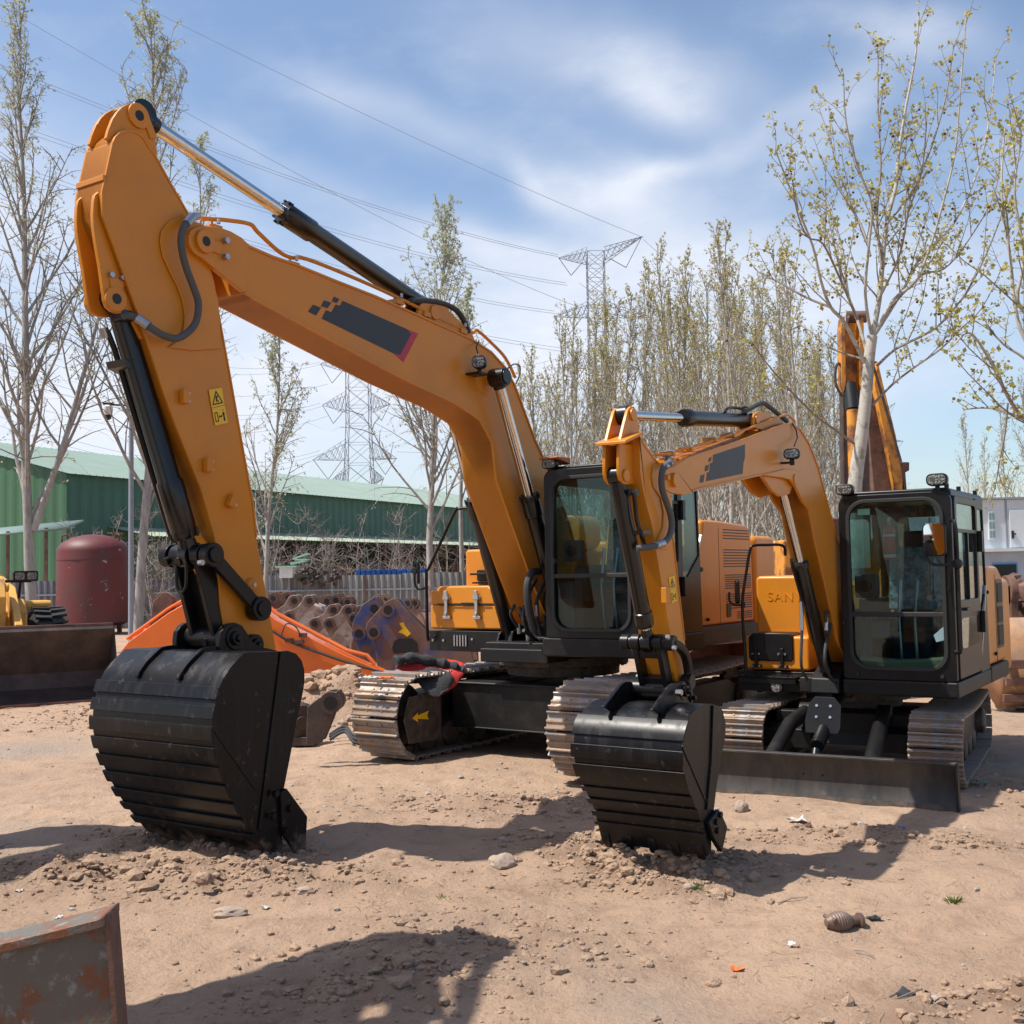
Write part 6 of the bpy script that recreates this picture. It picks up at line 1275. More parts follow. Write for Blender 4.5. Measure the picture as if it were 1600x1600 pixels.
for i,(a,b) in enumerate(((1030,1044),(1058,1071),(1085,1098))):
    q=MB(); y_=(-.09,-.07,.03)[i]; q.obox((x0_+1.08,y_,(zx(a)+zx(b))/2),(1.12,0,0),(0,.03,.0),(0,0,(zx(a)-zx(b))/2)); q.build('wear_strip','rust',rb,bevel=.01)
for dx in(.12,.75):
    q=MB(); q.add([],[]); q.lathe((x0_+dx,.2,zx(925)),(x0_+dx+2,.2,zx(925)),[(0,.22),(.1,.22)],24); q.lathe((x0_+dx-.05,.2,zx(925)),(x0_+dx+2,.2,zx(925)),[(0,.09),(.2,.09)],16); q.obox((x0_+dx+.05,.25,zx(950)),(.05,0,0),(0,.22,0),(0,0,.3)); q.build('ear_plate','rust',rb,bevel=.01)
q=MB()
for i in range(60): lump(q,(p.x+rd.uniform(-.3,.5),16.3+rd.gauss(0,.5),rd.uniform(1.0,1.75)),rd.uniform(.1,.3),rnd=rd)
tag(q.build('red_bucket_pile','rust',smooth=40),'pile of rusty attachments behind the faded yellow bucket','scrap')
# dark red round attachment between the two machines
p=atY(1120,1030,17.5); ra=thing('dusty_bucket','round dusty red brown bucket seen between the two excavators','bucket',(p.x,17.5,0))
q=MB(); pr=[(a,b) for a,b in circ((0,.72),.72,26,-40,170)]; q.strip(pr,-.04,-.9,.9);
for sg in(-1,1): q.prism(pr,sg*.9,sg*.87)
o=q.build('shell','rust',ra); o.rotation_euler=(0,0,R(120)); o.data.materials[0]=mat('red_brown_dusty_steel',(.12,.035,.025),.6,col2=(.17,.07,.05),nscale=3)
# ================================================================ OLD YELLOW EXCAVATOR (behind the plane tree)
Yx=20.5; p=atY(1352,900,Yx); ox=thing('old_excavator','old rusty yellow excavator with arm folded upright, behind the plane tree','excavator',(p.x,Yx,0))
def X(px,py): a=atY(px,py,Yx); return (a.x-p.x,a.z)
def plate(pts,y0,y1,name,mt,par,bev=.012):
    q=MB(); q.prism([(atY(a,b,Yx+y0).x-p.x,atY(a,b,Yx+y0).z) for a,b in pts],y0,y1); return q.build(name,mt,par,bevel=bev)
ar_=plate([(1315,520),(1318,503),(1345,503),(1350,520),(1352,560),(1350,610),(1317,610),(1316,560)],-.1,.15,'arm','yellow_old',ox)
plate([(1317,610),(1350,610),(1358,700),(1362,870),(1322,870),(1318,700)],-.05,.2,'lower_arm','rustdark',ox)
for l0,l1 in((1314,1321),(1343,1350)): plate([(l0,512),(l0+2,495),(l1-1,492),(l1,510),(l1+1,600),(l1-2,612),(l0+1,600)],-.35,-.1,'cylinder_lug','yellow_old',ar_)
q=MB(); a=X(1332,500); q.cyl((a[0]-.17,-.25,a[1]),(a[0]+.17,-.25,a[1]),.11); q.build('top_pin','rust',ar_)
q=MB(); X5=lambda u_,v_:(atY(u_,v_,Yx-.4).x-p.x,atY(u_,v_,Yx-.4).z); a=X5(1331,598); b=X5(1332,640); c=X5(1336,770); d_=X5(1338,860); q.cyl((a[0],-.25,a[1]),(b[0],-.4,b[1]),.12); bcc=q.build('cylinder_eye','ink',ox); q=MB(); q.cyl((b[0],-.4,b[1]),(c[0],-.4,c[1]),.105); q.cyl((c[0],-.4,c[1]),(d_[0],-.4,d_[1]),.13); q.build('bucket_cylinder','yellow_old',ox)
plate([(1352,560),(1372,565),(1380,600),(1400,680),(1415,770),(1428,880),(1375,880),(1365,760),(1355,650)],.5,.8,'boom','rust',ox)
b2=plate([(1372,565),(1380,600),(1400,680),(1413,760),(1424,880),(1408,880),(1398,760),(1386,700),(1366,600)],.30,.49,'boom_side_stripe','yellow_old',ox)
plate([(1408,722),(1421,722),(1421,735),(1415,738),(1419,790),(1410,790)],.3,.5,'boom_cylinder','rust',ox)
for pts,r_ in((((1316,620),(1306,600),(1306,575),(1311,568),(1318,580)),.035),(((1321,870),(1319,760),(1318,650)),.04),(((1358,550),(1376,610),(1396,680),(1408,722)),.035)):
    q=MB(); q.tube(catmull([Vector((atY(a[0],a[1],Yx-.30).x-p.x,-.30,atY(a[0],a[1],Yx-.30).z)) for a in [(1337+(a_-1337)*1.0,b_) for a_,b_ in pts]],5),r_*.7,8); q.build('hydraulic_hose','rustdark',ox)
q=MB(); q.box(-1.2,1.4,1.2,4.2,1.1,2.5); q.build('engine_house','yellow_old',ox,bevel=.05)
q=MB(); q.box(-.9,.1,.8,2.2,1.1,2.9); q.build('old_cab','rust',ox,bevel=.05)
for sg in(-1.1,1.3):
    q=MB(); q.prism(rrect(-.5,4.2,0,.95,.44),-.28,.28); o=q.build('crawler_track','chain',ox,bevel=.02); o.matrix_local=Matrix(((0,-1,0,sg),(1,0,0,.5),(0,0,1,0),(0,0,0,1)))
# blue crate glimpsed under the large machine, small brick hut
q=MB(); p=atY(770,1025,19); q.box(-.12,.12,-.1,.1,0,.22); o=q.build('blue_can','blue',bevel=.02); o.location=(p.x,19,atY(770,1027,19).z if False else .35); tag(o,'small blue can seen under the large excavator deck','can')
# ================================================================ PYLONS AND WIRES
def pylon(px,Y,py_top,bw,tw,arms,label,r=.07,top2=None):
    """arms: (py, left px, right px, rise)"""
    c=atY(px,900,Y); o=thing('transmission_tower',label,'pylon',(c.x,Y,0)); H=atY(px,py_top,Y).z
    q=MB(); zz=[0]; z=0; step=bw*.9
    def hw(z): return (tw+(bw-tw)*max(0,1-z/(H*.62)))/2 if z<H*.62 else tw/2
    while z<H-1: z=min(H,z+max(1.6,hw(z)*2*.8)); zz.append(z)
    for i in range(len(zz)-1):
        a,b=zz[i],zz[i+1]; ha,hb=hw(a),hw(b); ca=[(-ha,-ha,a),(ha,-ha,a),(ha,ha,a),(-ha,ha,a)]; cb_=[(-hb,-hb,b),(hb,-hb,b),(hb,hb,b),(-hb,hb,b)]
        for k in range(4):
            q.tube([ca[k],cb_[k]],r*1.5,4,False); q.tube([ca[k],cb_[(k+1)%4]],r*.75,3,False); q.tube([ca[(k+1)%4],cb_[k]],r*.75,3,False); q.tube([cb_[k],cb_[(k+1)%4]],r*.75,3,False)
    q.build('lattice_tower','pylon',o,smooth=0,recalc=False)
    for py,lx,rx,lr,rr in arms:
        zc=atY(px,py,Y).z
        for tx,dr in((lx,lr),(rx,rr)):
            T=Vector((atY(tx,py,Y).x-c.x,0,zc+dr)); q=MB(); sg=1 if T.x>0 else -1; n=6; h=tw/2
            tops=[Vector((sg*h,y,zc+1.6)).lerp(T,i/n) for y in(-h,h) for i in range(n+1)]; bots=[Vector((sg*h,y,zc-1.0)).lerp(T,i/n) for y in(-h,h) for i in range(n+1)]
            for s in(0,1):
                for i in range(n):
                    k=s*(n+1)+i; q.tube([tops[k],tops[k+1]],r,3,False); q.tube([bots[k],bots[k+1]],r,3,False); q.tube([tops[k],bots[k+1]],r*.7,3,False); q.tube([bots[k],tops[k+1]],r*.7,3,False)
            for i in range(n): q.tube([bots[i],bots[n+1+i+1]],r*.7,3,False)
            q.build('cross_arm','pylon',o,smooth=0,recalc=False)
            for f in(.45,.95):
                q=MB(); a=Vector((sg*h,0,zc-1.)).lerp(T,f);
                m_=Vector((sg*h,0,zc-1)).lerp(T,(f+(.0 if f>.5 else .35)+(-.28 if f>.5 else 0)));
            q=MB(); a=Vector((sg*h,0,zc-1)).lerp(T,.97); b=Vector((sg*h,0,zc-1)).lerp(T,.15); v=(a+b)/2+Vector((0,0,-abs(T.x)*.42)); q.tube([a,v],r*1.3,4,False); q.tube([b,v],r*1.3,4,False); q.build('insulator_string','pylon',o,smooth=0,recalc=False)
    return o
pylon(941,215,388,9.5,3.3,[(402,872,1005,0,4.0),(486,864,1020,-1.0,-1.5),(566,882,1000,-1,-1.5)],'tall lattice transmission tower above the poplar grove',r=.075)
pylon(563,150,500,4.8,3.0,[(568,500,620,0,0),(632,503,610,0,0),(706,488,620,-1,-1),(748,520,600,0,0)],'lattice transmission tower seen under the long yellow boom',r=.042)
pylon(1375,420,665,5,3,[(650,1352,1400,0,5),(690,1340,1412,0,0),(722,1345,1405,0,0)],'distant lattice transmission tower right of the old excavator arm',r=.06)
wi=0
WL='thin power line crossing the sky towards the tall transmission tower'
def wire(a,b,sag,r,lab,grp):
    A=atY(*a); Bp=atY(*b); pts=[]
    for i in range(19):
        t=i/18; p=A.lerp(Bp,t); p.z-=sag*4*t*(1-t); pts.append(p)
    q=MB(); q.tube(pts,[r*(A.y*(1-i/18)+Bp.y*i/18)/100 for i in range(19)],4,False); tag(q.build('power_line','wire',smooth=0,recalc=False),lab,'power line',grp)
G1='high power lines reaching the tall transmission tower'
for a,b,sg in (((-30,88,100),(872,398,215),2),((-30,94,100),(872,401,215),2),((-30,175,100),(884,442,215),2),((-30,182,100),(886,446,215),2),((-30,240,100),(866,486,215),2),((-30,247,100),(868,490,215),2),((165,-20,110),(1005,371,215),1),((-30,-10,90),(905,480,215),2),((-30,300,110),(885,545,215),2),((-30,306,110),(885,550,215),2)): wire(a,b,sg,.020,WL,G1)
for a,b,sg in (((1005,374,215),(1380,655,420),4),((905,442,215),(1345,690,420),5),((1018,488,215),(1410,690,420),5),((1000,568,215),(1400,722,420),4)): wire(a,b,sg,.018,'thin power line running from the tall tower to the distant tower','power lines between the tall and the distant tower')
for i,(y0,y1) in enumerate(((455,566),(492,568),(530,600),(560,630),(575,634),(612,650),(640,704),(655,708),(690,712),(715,745))): wire((-30,y0,90),(500+(i%3)*6,y1,150),3,.016,'thin power line running left from the tower under the boom','power lines behind the left trees')
for i,(y0,y1) in enumerate(((568,610),(632,650),(706,715))): wire((620,y0,150),(900,y1-60,215),2,.018,'thin power line between the two near towers','power lines between the two near towers')
# ================================================================ TREES
def branch(mb,p,d,L,r,n,sides,rng,wob,up,tip=.25):
    pts=[p.copy()]; dd=d.normalized()
    for i in range(n):
        dd=(dd+Vector((rng.gauss(0,wob),rng.gauss(0,wob),rng.gauss(0,wob)+up))).normalized(); pts.append(pts[-1]+dd*L/n)
    mb.tube(pts,[r*(1-(1-tip)*i/n) for i in range(n+1)],sides,False); return pts
def quad(mb,p,s,rng,droop=0.):
    a=Vector((rng.gauss(0,1),rng.gauss(0,1),rng.gauss(0,.8)-droop)).normalized()*s; b=a.orthogonal().normalized(); b=(b*math.cos(rng.random()*6)+a.normalized().cross(b)*math.sin(rng.random()*6));
    w=b*s*(.5 if droop<=0 else .28); mb.add([p,p+a*.5+w,p+a,p+a*.5-w],[[0,1,2,3]])
def tree(rng,Ht,r0,crown0,spread,nb,ang,leafs,ls,droop=0.,lean=0.,twig=2,sub=9,first=None,leafprob=1.,upb=.10):
    wood=MB(); lv=MB(); tw=MB()
    tr=branch(wood,Vector((0,0,-.1)),Vector((lean,0,1)),Ht,r0,14,8,rng,.022,.02,.12)
    def on(t):
        k=min(13.999,t*14); i=int(k); return tr[i].lerp(tr[i+1],k-i)
    for j in range(nb):
        t=crown0+(1-crown0)*((j+rng.random())/nb)**.9; t=min(.985,t); p=on(t); az=rng.uniform(0,6.283)
        rel=(t-crown0)/(1-crown0); L=spread*(1.0-.80*rel)*rng.uniform(.65,1.2)/max(.35,math.sin(R(ang))); a=R(ang*rng.uniform(.7,1.25)*(1-.35*rel))
        d=Vector((math.cos(az)*math.sin(a),math.sin(az)*math.sin(a),math.cos(a))); rb=r0*(1-.85*t)*.42+.008
        bp=branch(wood if rb>.022 else tw,p,d,L,rb,6,5 if rb>.022 else 4,rng,.07,upb,.2)
        for s in range(sub):
            u=.15+.85*(s+rng.random())/sub; k=min(5.999,u*6); i=int(k); q=bp[i].lerp(bp[i+1],k-i); dd=(bp[i+1]-bp[i]).normalized(); side=Vector((rng.gauss(0,1),rng.gauss(0,1),rng.gauss(0,.5))).normalized()
            l2=L*.34*(1.15-u*.6)*rng.uniform(.5,1.3); tp=branch(tw,q,dd*.75+side*.7+Vector((0,0,.1)),l2,rb*.35+.003,3,3,rng,.12,upb*.6-droop*.15,.35)
            for m_ in range(twig):
                v=rng.random()*3; i2=min(2,int(v)); q2=tp[i2].lerp(tp[i2+1],v-i2); s2=Vector((rng.gauss(0,1),rng.gauss(0,1),rng.gauss(0,.7)-droop)).normalized()
                t3=branch(tw,q2,(tp[i2+1]-tp[i2]).normalized()*.6+s2*.8,l2*.45*rng.uniform(.5,1.3),.0045,2,3,rng,.15,.03-droop*.2,.5)
                if rel*1.0+.25>rng.random()*leafprob:
                    for _ in range(leafs):
                        g_=rng.random()*2; i3=min(1,int(g_)); quad(lv,t3[i3].lerp(t3[i3+1],g_-i3)+Vector((rng.gauss(0,.02),rng.gauss(0,.02),rng.gauss(0,.02))),ls*rng.uniform(.6,1.3),rng,droop)
    return wood,tw,lv
def mktree(name,label,cat,loc,rz,data,mats,group=None,leafpart='leaves'):
    o=thing(name,label,cat,loc,rz,group); w,t,l=data
    a=w.build('trunk',mats[0],o,smooth=60,recalc=False); t.build('twigs',mats[1],a,smooth=60,recalc=False)
    if l.f: l.build('crown',mats[2],o,smooth=0,recalc=False)
    return o
KM={}
def kids(o):
    if not KM:
        for x in COL.objects:
            if x.parent: KM.setdefault(x.parent.name,[]).append(x)
    return KM.get(o.name,[])
def ctree(o,parent=None):
    c=o.copy(); COL.objects.link(c); c.parent=parent
    for ch in kids(o): ctree(ch,c)
    return c
# left trees
def ytop(py,px,Y): return atY(px,py,Y).z
def put(px,Y): return (atY(px,900,Y).x,Y,0)
for (px,Y,pt,r0,c0,sp,nb,ang,lf,ls,dr,lean,seed,lab) in (
 (52,30,10,.165,.20,3.0,48,36,5,.075,.9,-.01,11,'tall budding poplar at the left edge with forked pale trunk'),
 (215,31,60,.15,.20,3.3,52,36,6,.08,.9,.0,12,'tall leafless-bottomed poplar right of the red tank, crown behind the arm top'),
 (413,38,490,.10,.22,2.0,32,34,6,.08,.9,.03,13,'slender gray tree right of the upright arm'),
 (318,46,220,.14,.30,2.3,32,30,6,.09,.9,.0,14,'tall thin poplar seen between the upright arm and the raised boom'),
 (672,42,335,.15,.22,3.3,50,36,9,.085,.9,.0,15,'double topped poplar rising above the middle of the long boom'),
 (722,50,455,.13,.35,2.2,28,30,8,.10,.9,.0,16,'smaller poplar right of the double topped poplar')):
    rng=random.Random(seed); Ht=ytop(pt,px,Y); d=tree(rng,Ht,r0,c0,sp,nb,ang,lf,ls,dr,lean,twig=3,sub=9,leafprob=.9)
    rz=rng.uniform(0,6)
    if seed==11:
        rng2=random.Random(99); rz=0; d2=tree(rng2,9.,.10,.18,1.9,20,36,4,.075,.7,.36,twig=3,sub=7)
        for A_,B_ in zip(d,d2): A_.add([Vector(v)+Vector((0,0,3.4)) for v in B_.v],B_.f)
    mktree('poplar_tree',lab,'tree',put(px,Y),rz,d,('bark','twig','leafgray'))

# shrubs in front of the warehouse
sv=[]
for k in range(3):
    rng=random.Random(40+k); w=MB();t_w=MB();lv=MB()
    for s in range(7):
        a=rng.uniform(0,6.3); p=branch(w,Vector((0,0,-.1)),Vector((math.cos(a)*.45,math.sin(a)*.45,1)),rng.uniform(3.2,5.6),.032,7,4,rng,.08,.03,.2)
        for j in range(13):
            i=rng.randint(2,6); q=branch(t_w,p[i],Vector((rng.gauss(0,1),rng.gauss(0,1),rng.uniform(.2,1.2))),rng.uniform(.5,1.4),.014,4,3,rng,.14,.08,.4)
            for m_ in range(4): branch(t_w,q[rng.randint(1,3)],Vector((rng.gauss(0,1),rng.gauss(0,1),rng.uniform(0,1))),rng.uniform(.2,.55),.007,2,3,rng,.15,.05,.6)
    sv.append((w,t_w,lv))
protos=[]
for i,(px,Y,lb) in enumerate(((500,50,'bare pale shrub in front of the warehouse canopy, centre of the group'),(455,48,'bare shrub beside the small hut above the fence'),(545,49,'bare shrub above the blue sheets, its stems spreading'),(590,51,'thin bare shrub left of the double topped poplar'),(625,50,'bare shrub just left of the pale poplar trunk'),(160,47,'bare brush between the red tank and the lit gable'),(265,47,'bare brush right of the gray camera pole'),(240,44,'tangled bare brush between pole and black cylinder'),(400,47,'bare shrub beside the upright arm'),(705,52,'bare shrub right of the pale poplar trunk'))):
    if i<3: o=mktree('bare_shrub',lb,'shrub',put(px,Y),0,sv[i],('bark','twig','leafgray'),'bare shrubs along the fence'); protos.append(o)
    else:
        KM.clear(); o=ctree(protos[i%3]); o.location=put(px,Y); o.rotation_euler=(0,0,i*1.3); o['label']=lb
# poplar grove
gp=[]
for k in range(6):
    rng=random.Random(60+k); d=tree(rng,13,.095,.12,2.3,30,30,4,.058,0.,rng.uniform(-.04,.04),twig=3,sub=7,leafprob=1.0,upb=.14); gp.append(d)
rng=random.Random(77); spots=[]
for i in range(54):
    px=792+ (1322-792)*((i*0.618034)%1.0); Y=34+((i*7)%22)*1.1+rng.uniform(-.4,.4)
    if px<900: Y+=6
    spots.append((px,Y))
spots.sort(key=lambda s:s[1]); gpo=[]
for i,(px,Y) in enumerate(spots):
    tp=575-170*min(1,max(0,(px-800)/260)) if px<1060 else 405+ (px-1060)*.38
    tp+=rng.uniform(-20,95)+(15 if px<850 else 0); Ht=ytop(tp,px,Y); lb='pale budding poplar standing in the dense grove behind the excavators'
    if i<6: o=mktree('grove_poplar',lb,'tree',put(px,Y),0,gp[i],('barkgrove','twig','leafgrove'),'poplars of the dense grove'); gpo.append(o)
    else:
        if i==6: KM.clear()
        o=ctree(gpo[i%6])
    o.location=put(px,Y); s=Ht/13; o.scale=(s*rng.uniform(.85,1.15),)*2+(s,); o.rotation_euler=(0,0,rng.uniform(0,6.28))
for i,(px,Y,pt,lb) in enumerate(((1522,95,655,'far pale poplar above the black cab roof, left one'),(1540,100,690,'far pale poplar above the cab roof beside the taller one'),(1588,60,640,'pale poplar above the container office at the right edge'),(1612,50,600,'budding poplar partly cut by the right edge'),(1392,70,640,'poplar edge of the grove right of the old excavator'))):
    KM.clear(); o=ctree(gpo[i%6]); o.location=put(px,Y); s=ytop(pt,px,Y)/13; o.scale=(s,s,s); o.rotation_euler=(0,0,i); o['label']=lb; o['group']='far poplars on the right'
rng=random.Random(5)
for i in range(9):
    px=1120+i*24; Y=28+(i*5)%9; KM.clear(); o=ctree(gpo[(i*5)%6]); o.location=put(px,Y); s=.62+.1*((i*3)%4); o.scale=(s,s,s); o.rotation_euler=(0,0,i*2.1);
# plane tree with traced limbs
def plane(name,Y,trunkpts,limbs,label,seed,r0,dens=1.):
    rng=random.Random(seed); c=atY(*trunkpts[0],Y); o=thing(name,label,'tree',(c.x,Y,0)); w=MB();t_=MB();lv=MB();fr=MB()
    base=Vector((c.x,Y,0))
    tp=[atY(a,b,Y)-base for a,b in trunkpts]; tp=[Vector((tp[0].x,0,0))]+tp; tp=catmull(tp,6); n=len(tp); w.tube(tp,[r0*(1-.35*i/n) for i in range(n)],14,False)
    def spurs(pts,r,level):
        L=sum((pts[i+1]-pts[i]).length for i in range(len(pts)-1)); ns=int(L/(.30 if level==0 else .16)*dens*1.45)
        for k in range(ns):
            u=(.12 if level==0 else .1)+.9*(k+rng.random())/ns; kk=min(len(pts)-1.001,u*(len(pts)-1)); i=int(kk); q=pts[i].lerp(pts[i+1],kk-i); dd=(pts[i+1]-pts[i]).normalized(); s=Vector((rng.gauss(0,1),rng.gauss(0,1),rng.gauss(.3,.5))).normalized()
            if level==0 and rng.random()<.55:
                l2=rng.uniform(.5,1.6)*(1.15-u*.75)*min(1,L/2.2); tp2=branch(t_,q,dd*.8+s*.75+Vector((0,0,.25)),l2,max(.006,r*(1-u)*.3+.006),5,4,rng,.07,.06,.35); spurs(tp2,.007,1)
            else:
                l2=rng.uniform(.05,.22); tp2=branch(t_,q,dd*.4+s,l2,.0045,2,3,rng,.2,.05,.6)
                if u>.2 or level: leafcl(tp2[-1])
        leafcl(pts[-1])
    def leafcl(p):
        for _ in range(rng.randint(3,7)): quad(lv,p+Vector((rng.gauss(0,.022),rng.gauss(0,.022),rng.gauss(0,.022))),rng.uniform(.03,.062),rng)
        if p.z>5 and rng.random()<.07: q=p+Vector((0,0,-rng.uniform(.03,.1))); fr.add([q+v*.022 for v in ICV],ICF)
    for r,dy,pp in limbs:
        r*=.78
        m_=len(pp); pts=[]; oy=0
        for i,(a,b) in enumerate(pp):
            yy=Y+dy*i/(m_-1); pts.append(atY(a,b,yy)-base)
        pts=catmull(pts,4); n=len(pts); (w if r>.02 else t_).tube(pts,[r*(1-.85*i/n)+.004 for i in range(n)],8 if r>.02 else 5,False); spurs(pts,r,0)
    a=w.build('trunk','barkpale',o,smooth=60,recalc=False); t_.build('twigs','twig',a,smooth=60,recalc=False); lv.build('crown','leafplane',o,smooth=0,recalc=False)
    if fr.f: tag(fr.build('seed_balls','fruit',o,smooth=60,recalc=False),kind='stuff')
    return o
plane('plane_tree',16.5,[(1336,800),(1338,740),(1345,690),(1353,620),(1358,560),(1363,525)],[
 (.055,.3,[(1362,530),(1373,470),(1378,420),(1385,350),(1400,290),(1404,240),(1415,170),(1430,90),(1436,20)]),
 (.035,-.8,[(1355,575),(1320,505),(1298,480),(1283,440),(1270,385),(1248,330),(1225,270),(1212,235)]),
 (.022,.9,[(1298,480),(1260,465),(1215,440),(1185,425),(1168,403)]),
 (.03,1.0,[(1357,560),(1340,500),(1325,460),(1318,400),(1305,350),(1290,310),(1262,250),(1250,215)]),
 (.028,-1.0,[(1362,528),(1352,460),(1357,390),(1362,320),(1340,260),(1322,190),(1318,115)]),
 (.025,.6,[(1378,420),(1370,340),(1376,260),(1372,180),(1372,80)]),
 (.03,-.7,[(1366,525),(1395,470),(1430,440),(1452,390),(1470,330),(1492,240),(1500,150),(1510,20)]),
 (.024,1.1,[(1385,350),(1425,300),(1455,230),(1478,150),(1490,70)]),
 (.026,.9,[(1368,522),(1410,455),(1440,400),(1490,350),(1530,260),(1548,170),(1556,90)]),
 (.024,-.9,[(1370,572),(1400,545),(1450,520),(1480,495),(1520,440),(1560,350),(1590,250)]),
 (.022,1.2,[(1362,634),(1395,600),(1430,573),(1470,545),(1500,515),(1535,480),(1565,420)]),
 (.024,-1.2,[(1335,693),(1300,668),(1275,650),(1235,610),(1200,570),(1175,535)]),
 (.016,1.,[(1345,560),(1300,545),(1270,520),(1235,500)]),
 (.020,1.4,[(1392,480),(1440,430),(1475,420),(1510,380),(1555,300),(1562,220)]),
 (.020,-1.3,[(1340,500),(1310,430),(1285,380),(1262,370),(1245,330),(1238,280)]),
 (.018,1.5,[(1360,400),(1345,350),(1315,300),(1300,230),(1280,170)]),
 (.018,-1.5,[(1372,470),(1405,400),(1420,330),(1440,270),(1448,190)])],'tall young plane tree with pale mottled trunk and fresh leaves behind the black cab',3,.115)
plane('plane_tree',13.5,[(1690,860),(1690,760),(1680,700),(1670,640)],[
 (.04,.3,[(1670,640),(1620,560),(1590,500),(1578,400),(1565,300),(1570,200)]),
 (.035,-.6,[(1680,700),(1640,680),(1600,655),(1575,620),(1545,560),(1515,520),(1490,540)]),
 (.022,.6,[(1600,655),(1560,640),(1535,637),(1505,640)]),
 (.03,-.3,[(1660,620),(1620,510),(1590,470),(1600,400),(1585,300),(1595,220),(1590,190)]),
 (.022,.5,[(1640,600),(1600,560),(1570,540),(1545,515),(1520,500)]),
 (.012,.2,[(1575,630),(1570,680),(1562,720),(1555,760),(1545,790)])],'plane tree at the right edge with branches reaching into the picture',4,.13,dens=1.25)
# ================================================================ UNSEEN MACHINES ADDED FOR THEIR SHADOWS
KM.clear()
def offm(x,y,th,label,s_=5.5):
    F=Vector((-math.sin(R(th)),-math.cos(R(th)),0)); c=Vector((x,y,0))-F*s_
    o=big.copy(); COL.objects.link(o); o.location=c; o.rotation_euler=(0,0,math.atan2(F.y,F.x)); o['label']=label; o['group']='unseen machines added to cast shadows from the left'
    for ch in kids(big):
        if ch.name.split('.')[0] in('bucket','bucket_link','side_link'): continue
        ctree(ch,o)
offm(-3.03,5.25,180,'unseen excavator copy added beyond the left edge for its shadow, nearest the camera')
offm(-4.98,8.75,-150,'unseen excavator copy added beyond the left edge for its shadow, farther one')
# ================================================================ LIGHT, SKY
SD=Vector((.55,.09,-1)).normalized()
sun=bpy.data.lights.new('sun','SUN'); sun.energy=5.0; sun.angle=R(.53); sun.color=(1,.955,.88); so=bpy.data.objects.new('sun',sun); COL.objects.link(so); so.rotation_euler=SD.to_track_quat('-Z','Y').to_euler()
w=bpy.data.worlds.new('World'); scene.world=w; w.use_nodes=True; nt=w.node_tree; nt.nodes.clear()
out=N(nt,'ShaderNodeOutputWorld'); bg=N(nt,'ShaderNodeBackground'); lk(nt,bg.outputs[0],out.inputs[0])
sk=N(nt,'ShaderNodeTexSky',sky_type='NISHITA'); sk.sun_disc=False; sk.sun_elevation=math.asin(-SD.z); sk.sun_rotation=math.atan2(-SD.x,-SD.y); sk.air_density=1.0; sk.dust_density=1.4; sk.ozone_density=1.6; sk.altitude=100
tc=N(nt,'ShaderNodeTexCoord'); sep=N(nt,'ShaderNodeSeparateXYZ'); lk(nt,tc.outputs['Generated'],sep.inputs[0])
def mth(op,a,b=None,c=None):
    n=N(nt,'ShaderNodeMath',operation=op)
    for i,v in enumerate((a,b,c)):
        if v is None: continue
        if isinstance(v,(int,float)): n.inputs[i].default_value=v
        else: lk(nt,v,n.inputs[i])
    return n.outputs[0]
az=mth('ARCTAN2',sep.outputs[0],sep.outputs[1]); el=mth('ARCSINE',sep.outputs[2])
cv=N(nt,'ShaderNodeCombineXYZ'); lk(nt,az,cv.inputs[0]); lk(nt,el,cv.inputs[1])
nz=N(nt,'ShaderNodeTexNoise'); nz.inputs['Scale'].default_value=4.0; nz.inputs['Detail'].default_value=3; nz.inputs['Roughness'].default_value=.5; lk(nt,cv.outputs[0],nz.inputs['Vector'])
nzs=N(nt,'ShaderNodeSeparateColor'); lk(nt,nz.outputs['Color'],nzs.inputs[0])
azd=mth('ADD',az,mth('MULTIPLY',mth('SUBTRACT',nzs.outputs[0],.5),.20)); eld=mth('ADD',el,mth('MULTIPLY',mth('SUBTRACT',nzs.outputs[1],.5),.13))
tot=None
def blob(px,py,wx,wy,rot,k):
    global tot
    a0=(px-800)/FPX; e0=(HY-py)/FPX; a0=math.atan(a0); e0=math.atan(e0*math.cos(a0)); c_,s_=math.cos(R(rot)),math.sin(R(rot))
    dx=mth('SUBTRACT',azd,a0); dy=mth('SUBTRACT',eld,e0)
    u=mth('MULTIPLY_ADD',dx,c_*FPX/wx,mth('MULTIPLY',dy,s_*FPX/wx)); v=mth('MULTIPLY_ADD',dx,-s_*FPX/wy,mth('MULTIPLY',dy,c_*FPX/wy))
    g_=mth('MULTIPLY',mth('EXPONENT',mth('MULTIPLY',mth('MULTIPLY_ADD',u,u,mth('MULTIPLY',v,v)),-1.)),k); tot=g_ if tot is None else mth('ADD',tot,g_)
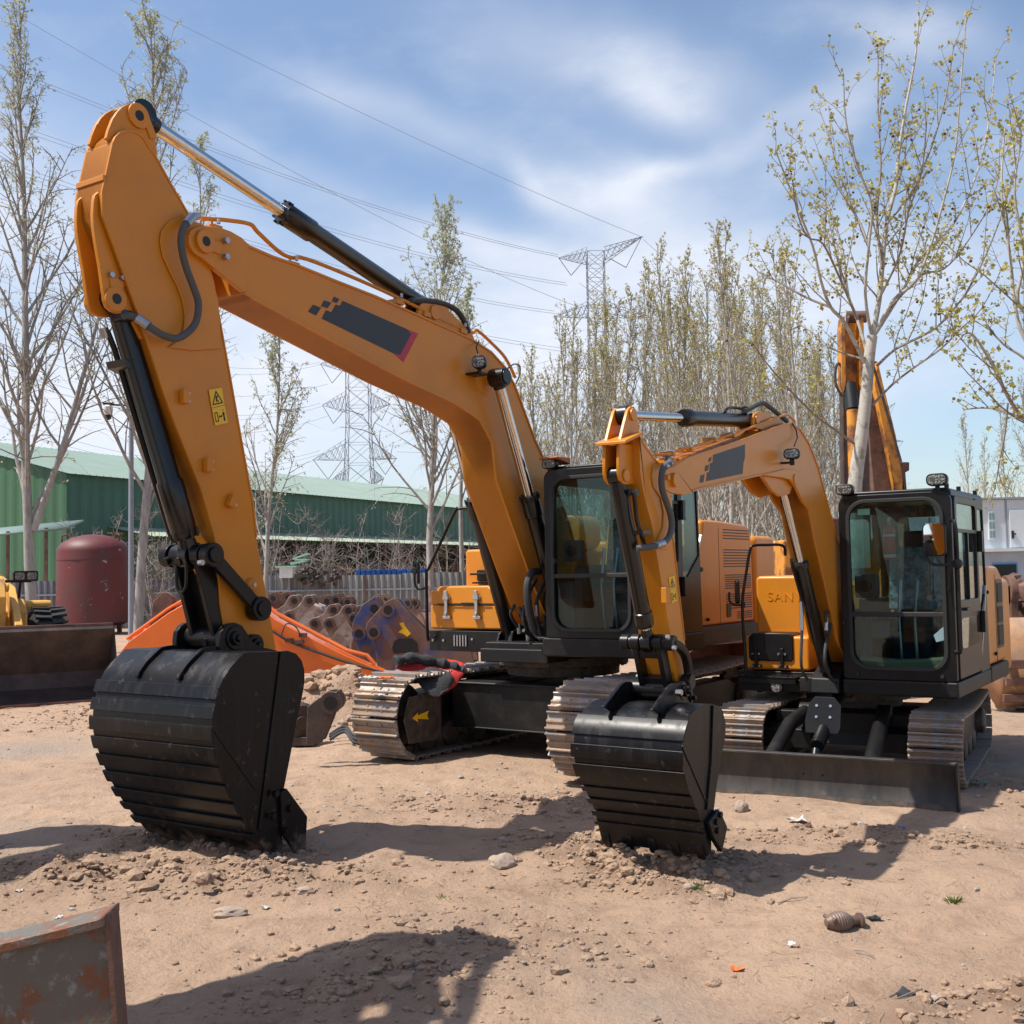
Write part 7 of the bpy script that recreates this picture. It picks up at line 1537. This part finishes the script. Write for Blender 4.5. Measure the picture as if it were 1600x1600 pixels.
for b_ in ((1050,120,110,50,-28,.62),(900,70,220,60,-12,.40),(680,170,190,40,-12,.42),(1000,310,125,62,-22,.95),(1080,245,130,22,20,.45),(870,275,60,30,-50,.5),(500,130,110,35,-20,.30),(740,400,170,40,-10,.55),(1270,190,130,50,35,.50),(1420,20,180,40,-10,.45),(560,300,130,30,-15,.25),(100,340,260,80,-10,.55),(350,240,120,30,-20,.25),(1100,420,260,60,0,.45),(60,640,320,150,0,.8),(500,620,500,170,0,.8),(1000,540,460,120,0,.75),(1450,450,220,60,10,.45),(1400,620,250,50,5,.35),(-300,300,300,150,20,.6),(2100,300,400,120,-20,.6)): blob(*b_)
n2=N(nt,'ShaderNodeTexNoise'); n2.inputs['Scale'].default_value=9; n2.inputs['Detail'].default_value=7; n2.inputs['Roughness'].default_value=.62
mp=N(nt,'ShaderNodeMapping'); mp.inputs['Scale'].default_value=(1,2.2,1); mp.inputs['Rotation'].default_value=(0,0,R(-18)); lk(nt,cv.outputs[0],mp.inputs[0]); lk(nt,mp.outputs[0],n2.inputs['Vector'])
f_=mth('MULTIPLY',tot,mth('MULTIPLY_ADD',n2.outputs[0],.8,.55)); f_=mth('ADD',f_,mth('MULTIPLY',mth('MAXIMUM',mth('SUBTRACT',n2.outputs[0],.5),0),.5)); fc=N(nt,'ShaderNodeMath',operation='MULTIPLY',use_clamp=True); lk(nt,f_,fc.inputs[0]); fc.inputs[1].default_value=CLOUDK
hs=N(nt,'ShaderNodeHueSaturation'); hs.inputs['Saturation'].default_value=SKYSAT; hs.inputs['Value'].default_value=SKYVAL; lk(nt,sk.outputs[0],hs.inputs['Color'])
mx=mixc(nt,fc.outputs[0],hs.outputs[0],CLOUDC); lk(nt,mx,bg.inputs[0]); bg.inputs[1].default_value=.070
scene.render.engine='CYCLES'; scene.cycles.max_bounces=8; scene.cycles.transparent_max_bounces=16
scene.view_settings.view_transform='Standard'; scene.view_settings.look='None'; scene.view_settings.exposure=EXPO; scene.view_settings.gamma=1
scene.render.resolution_x=1024; scene.render.resolution_y=1024
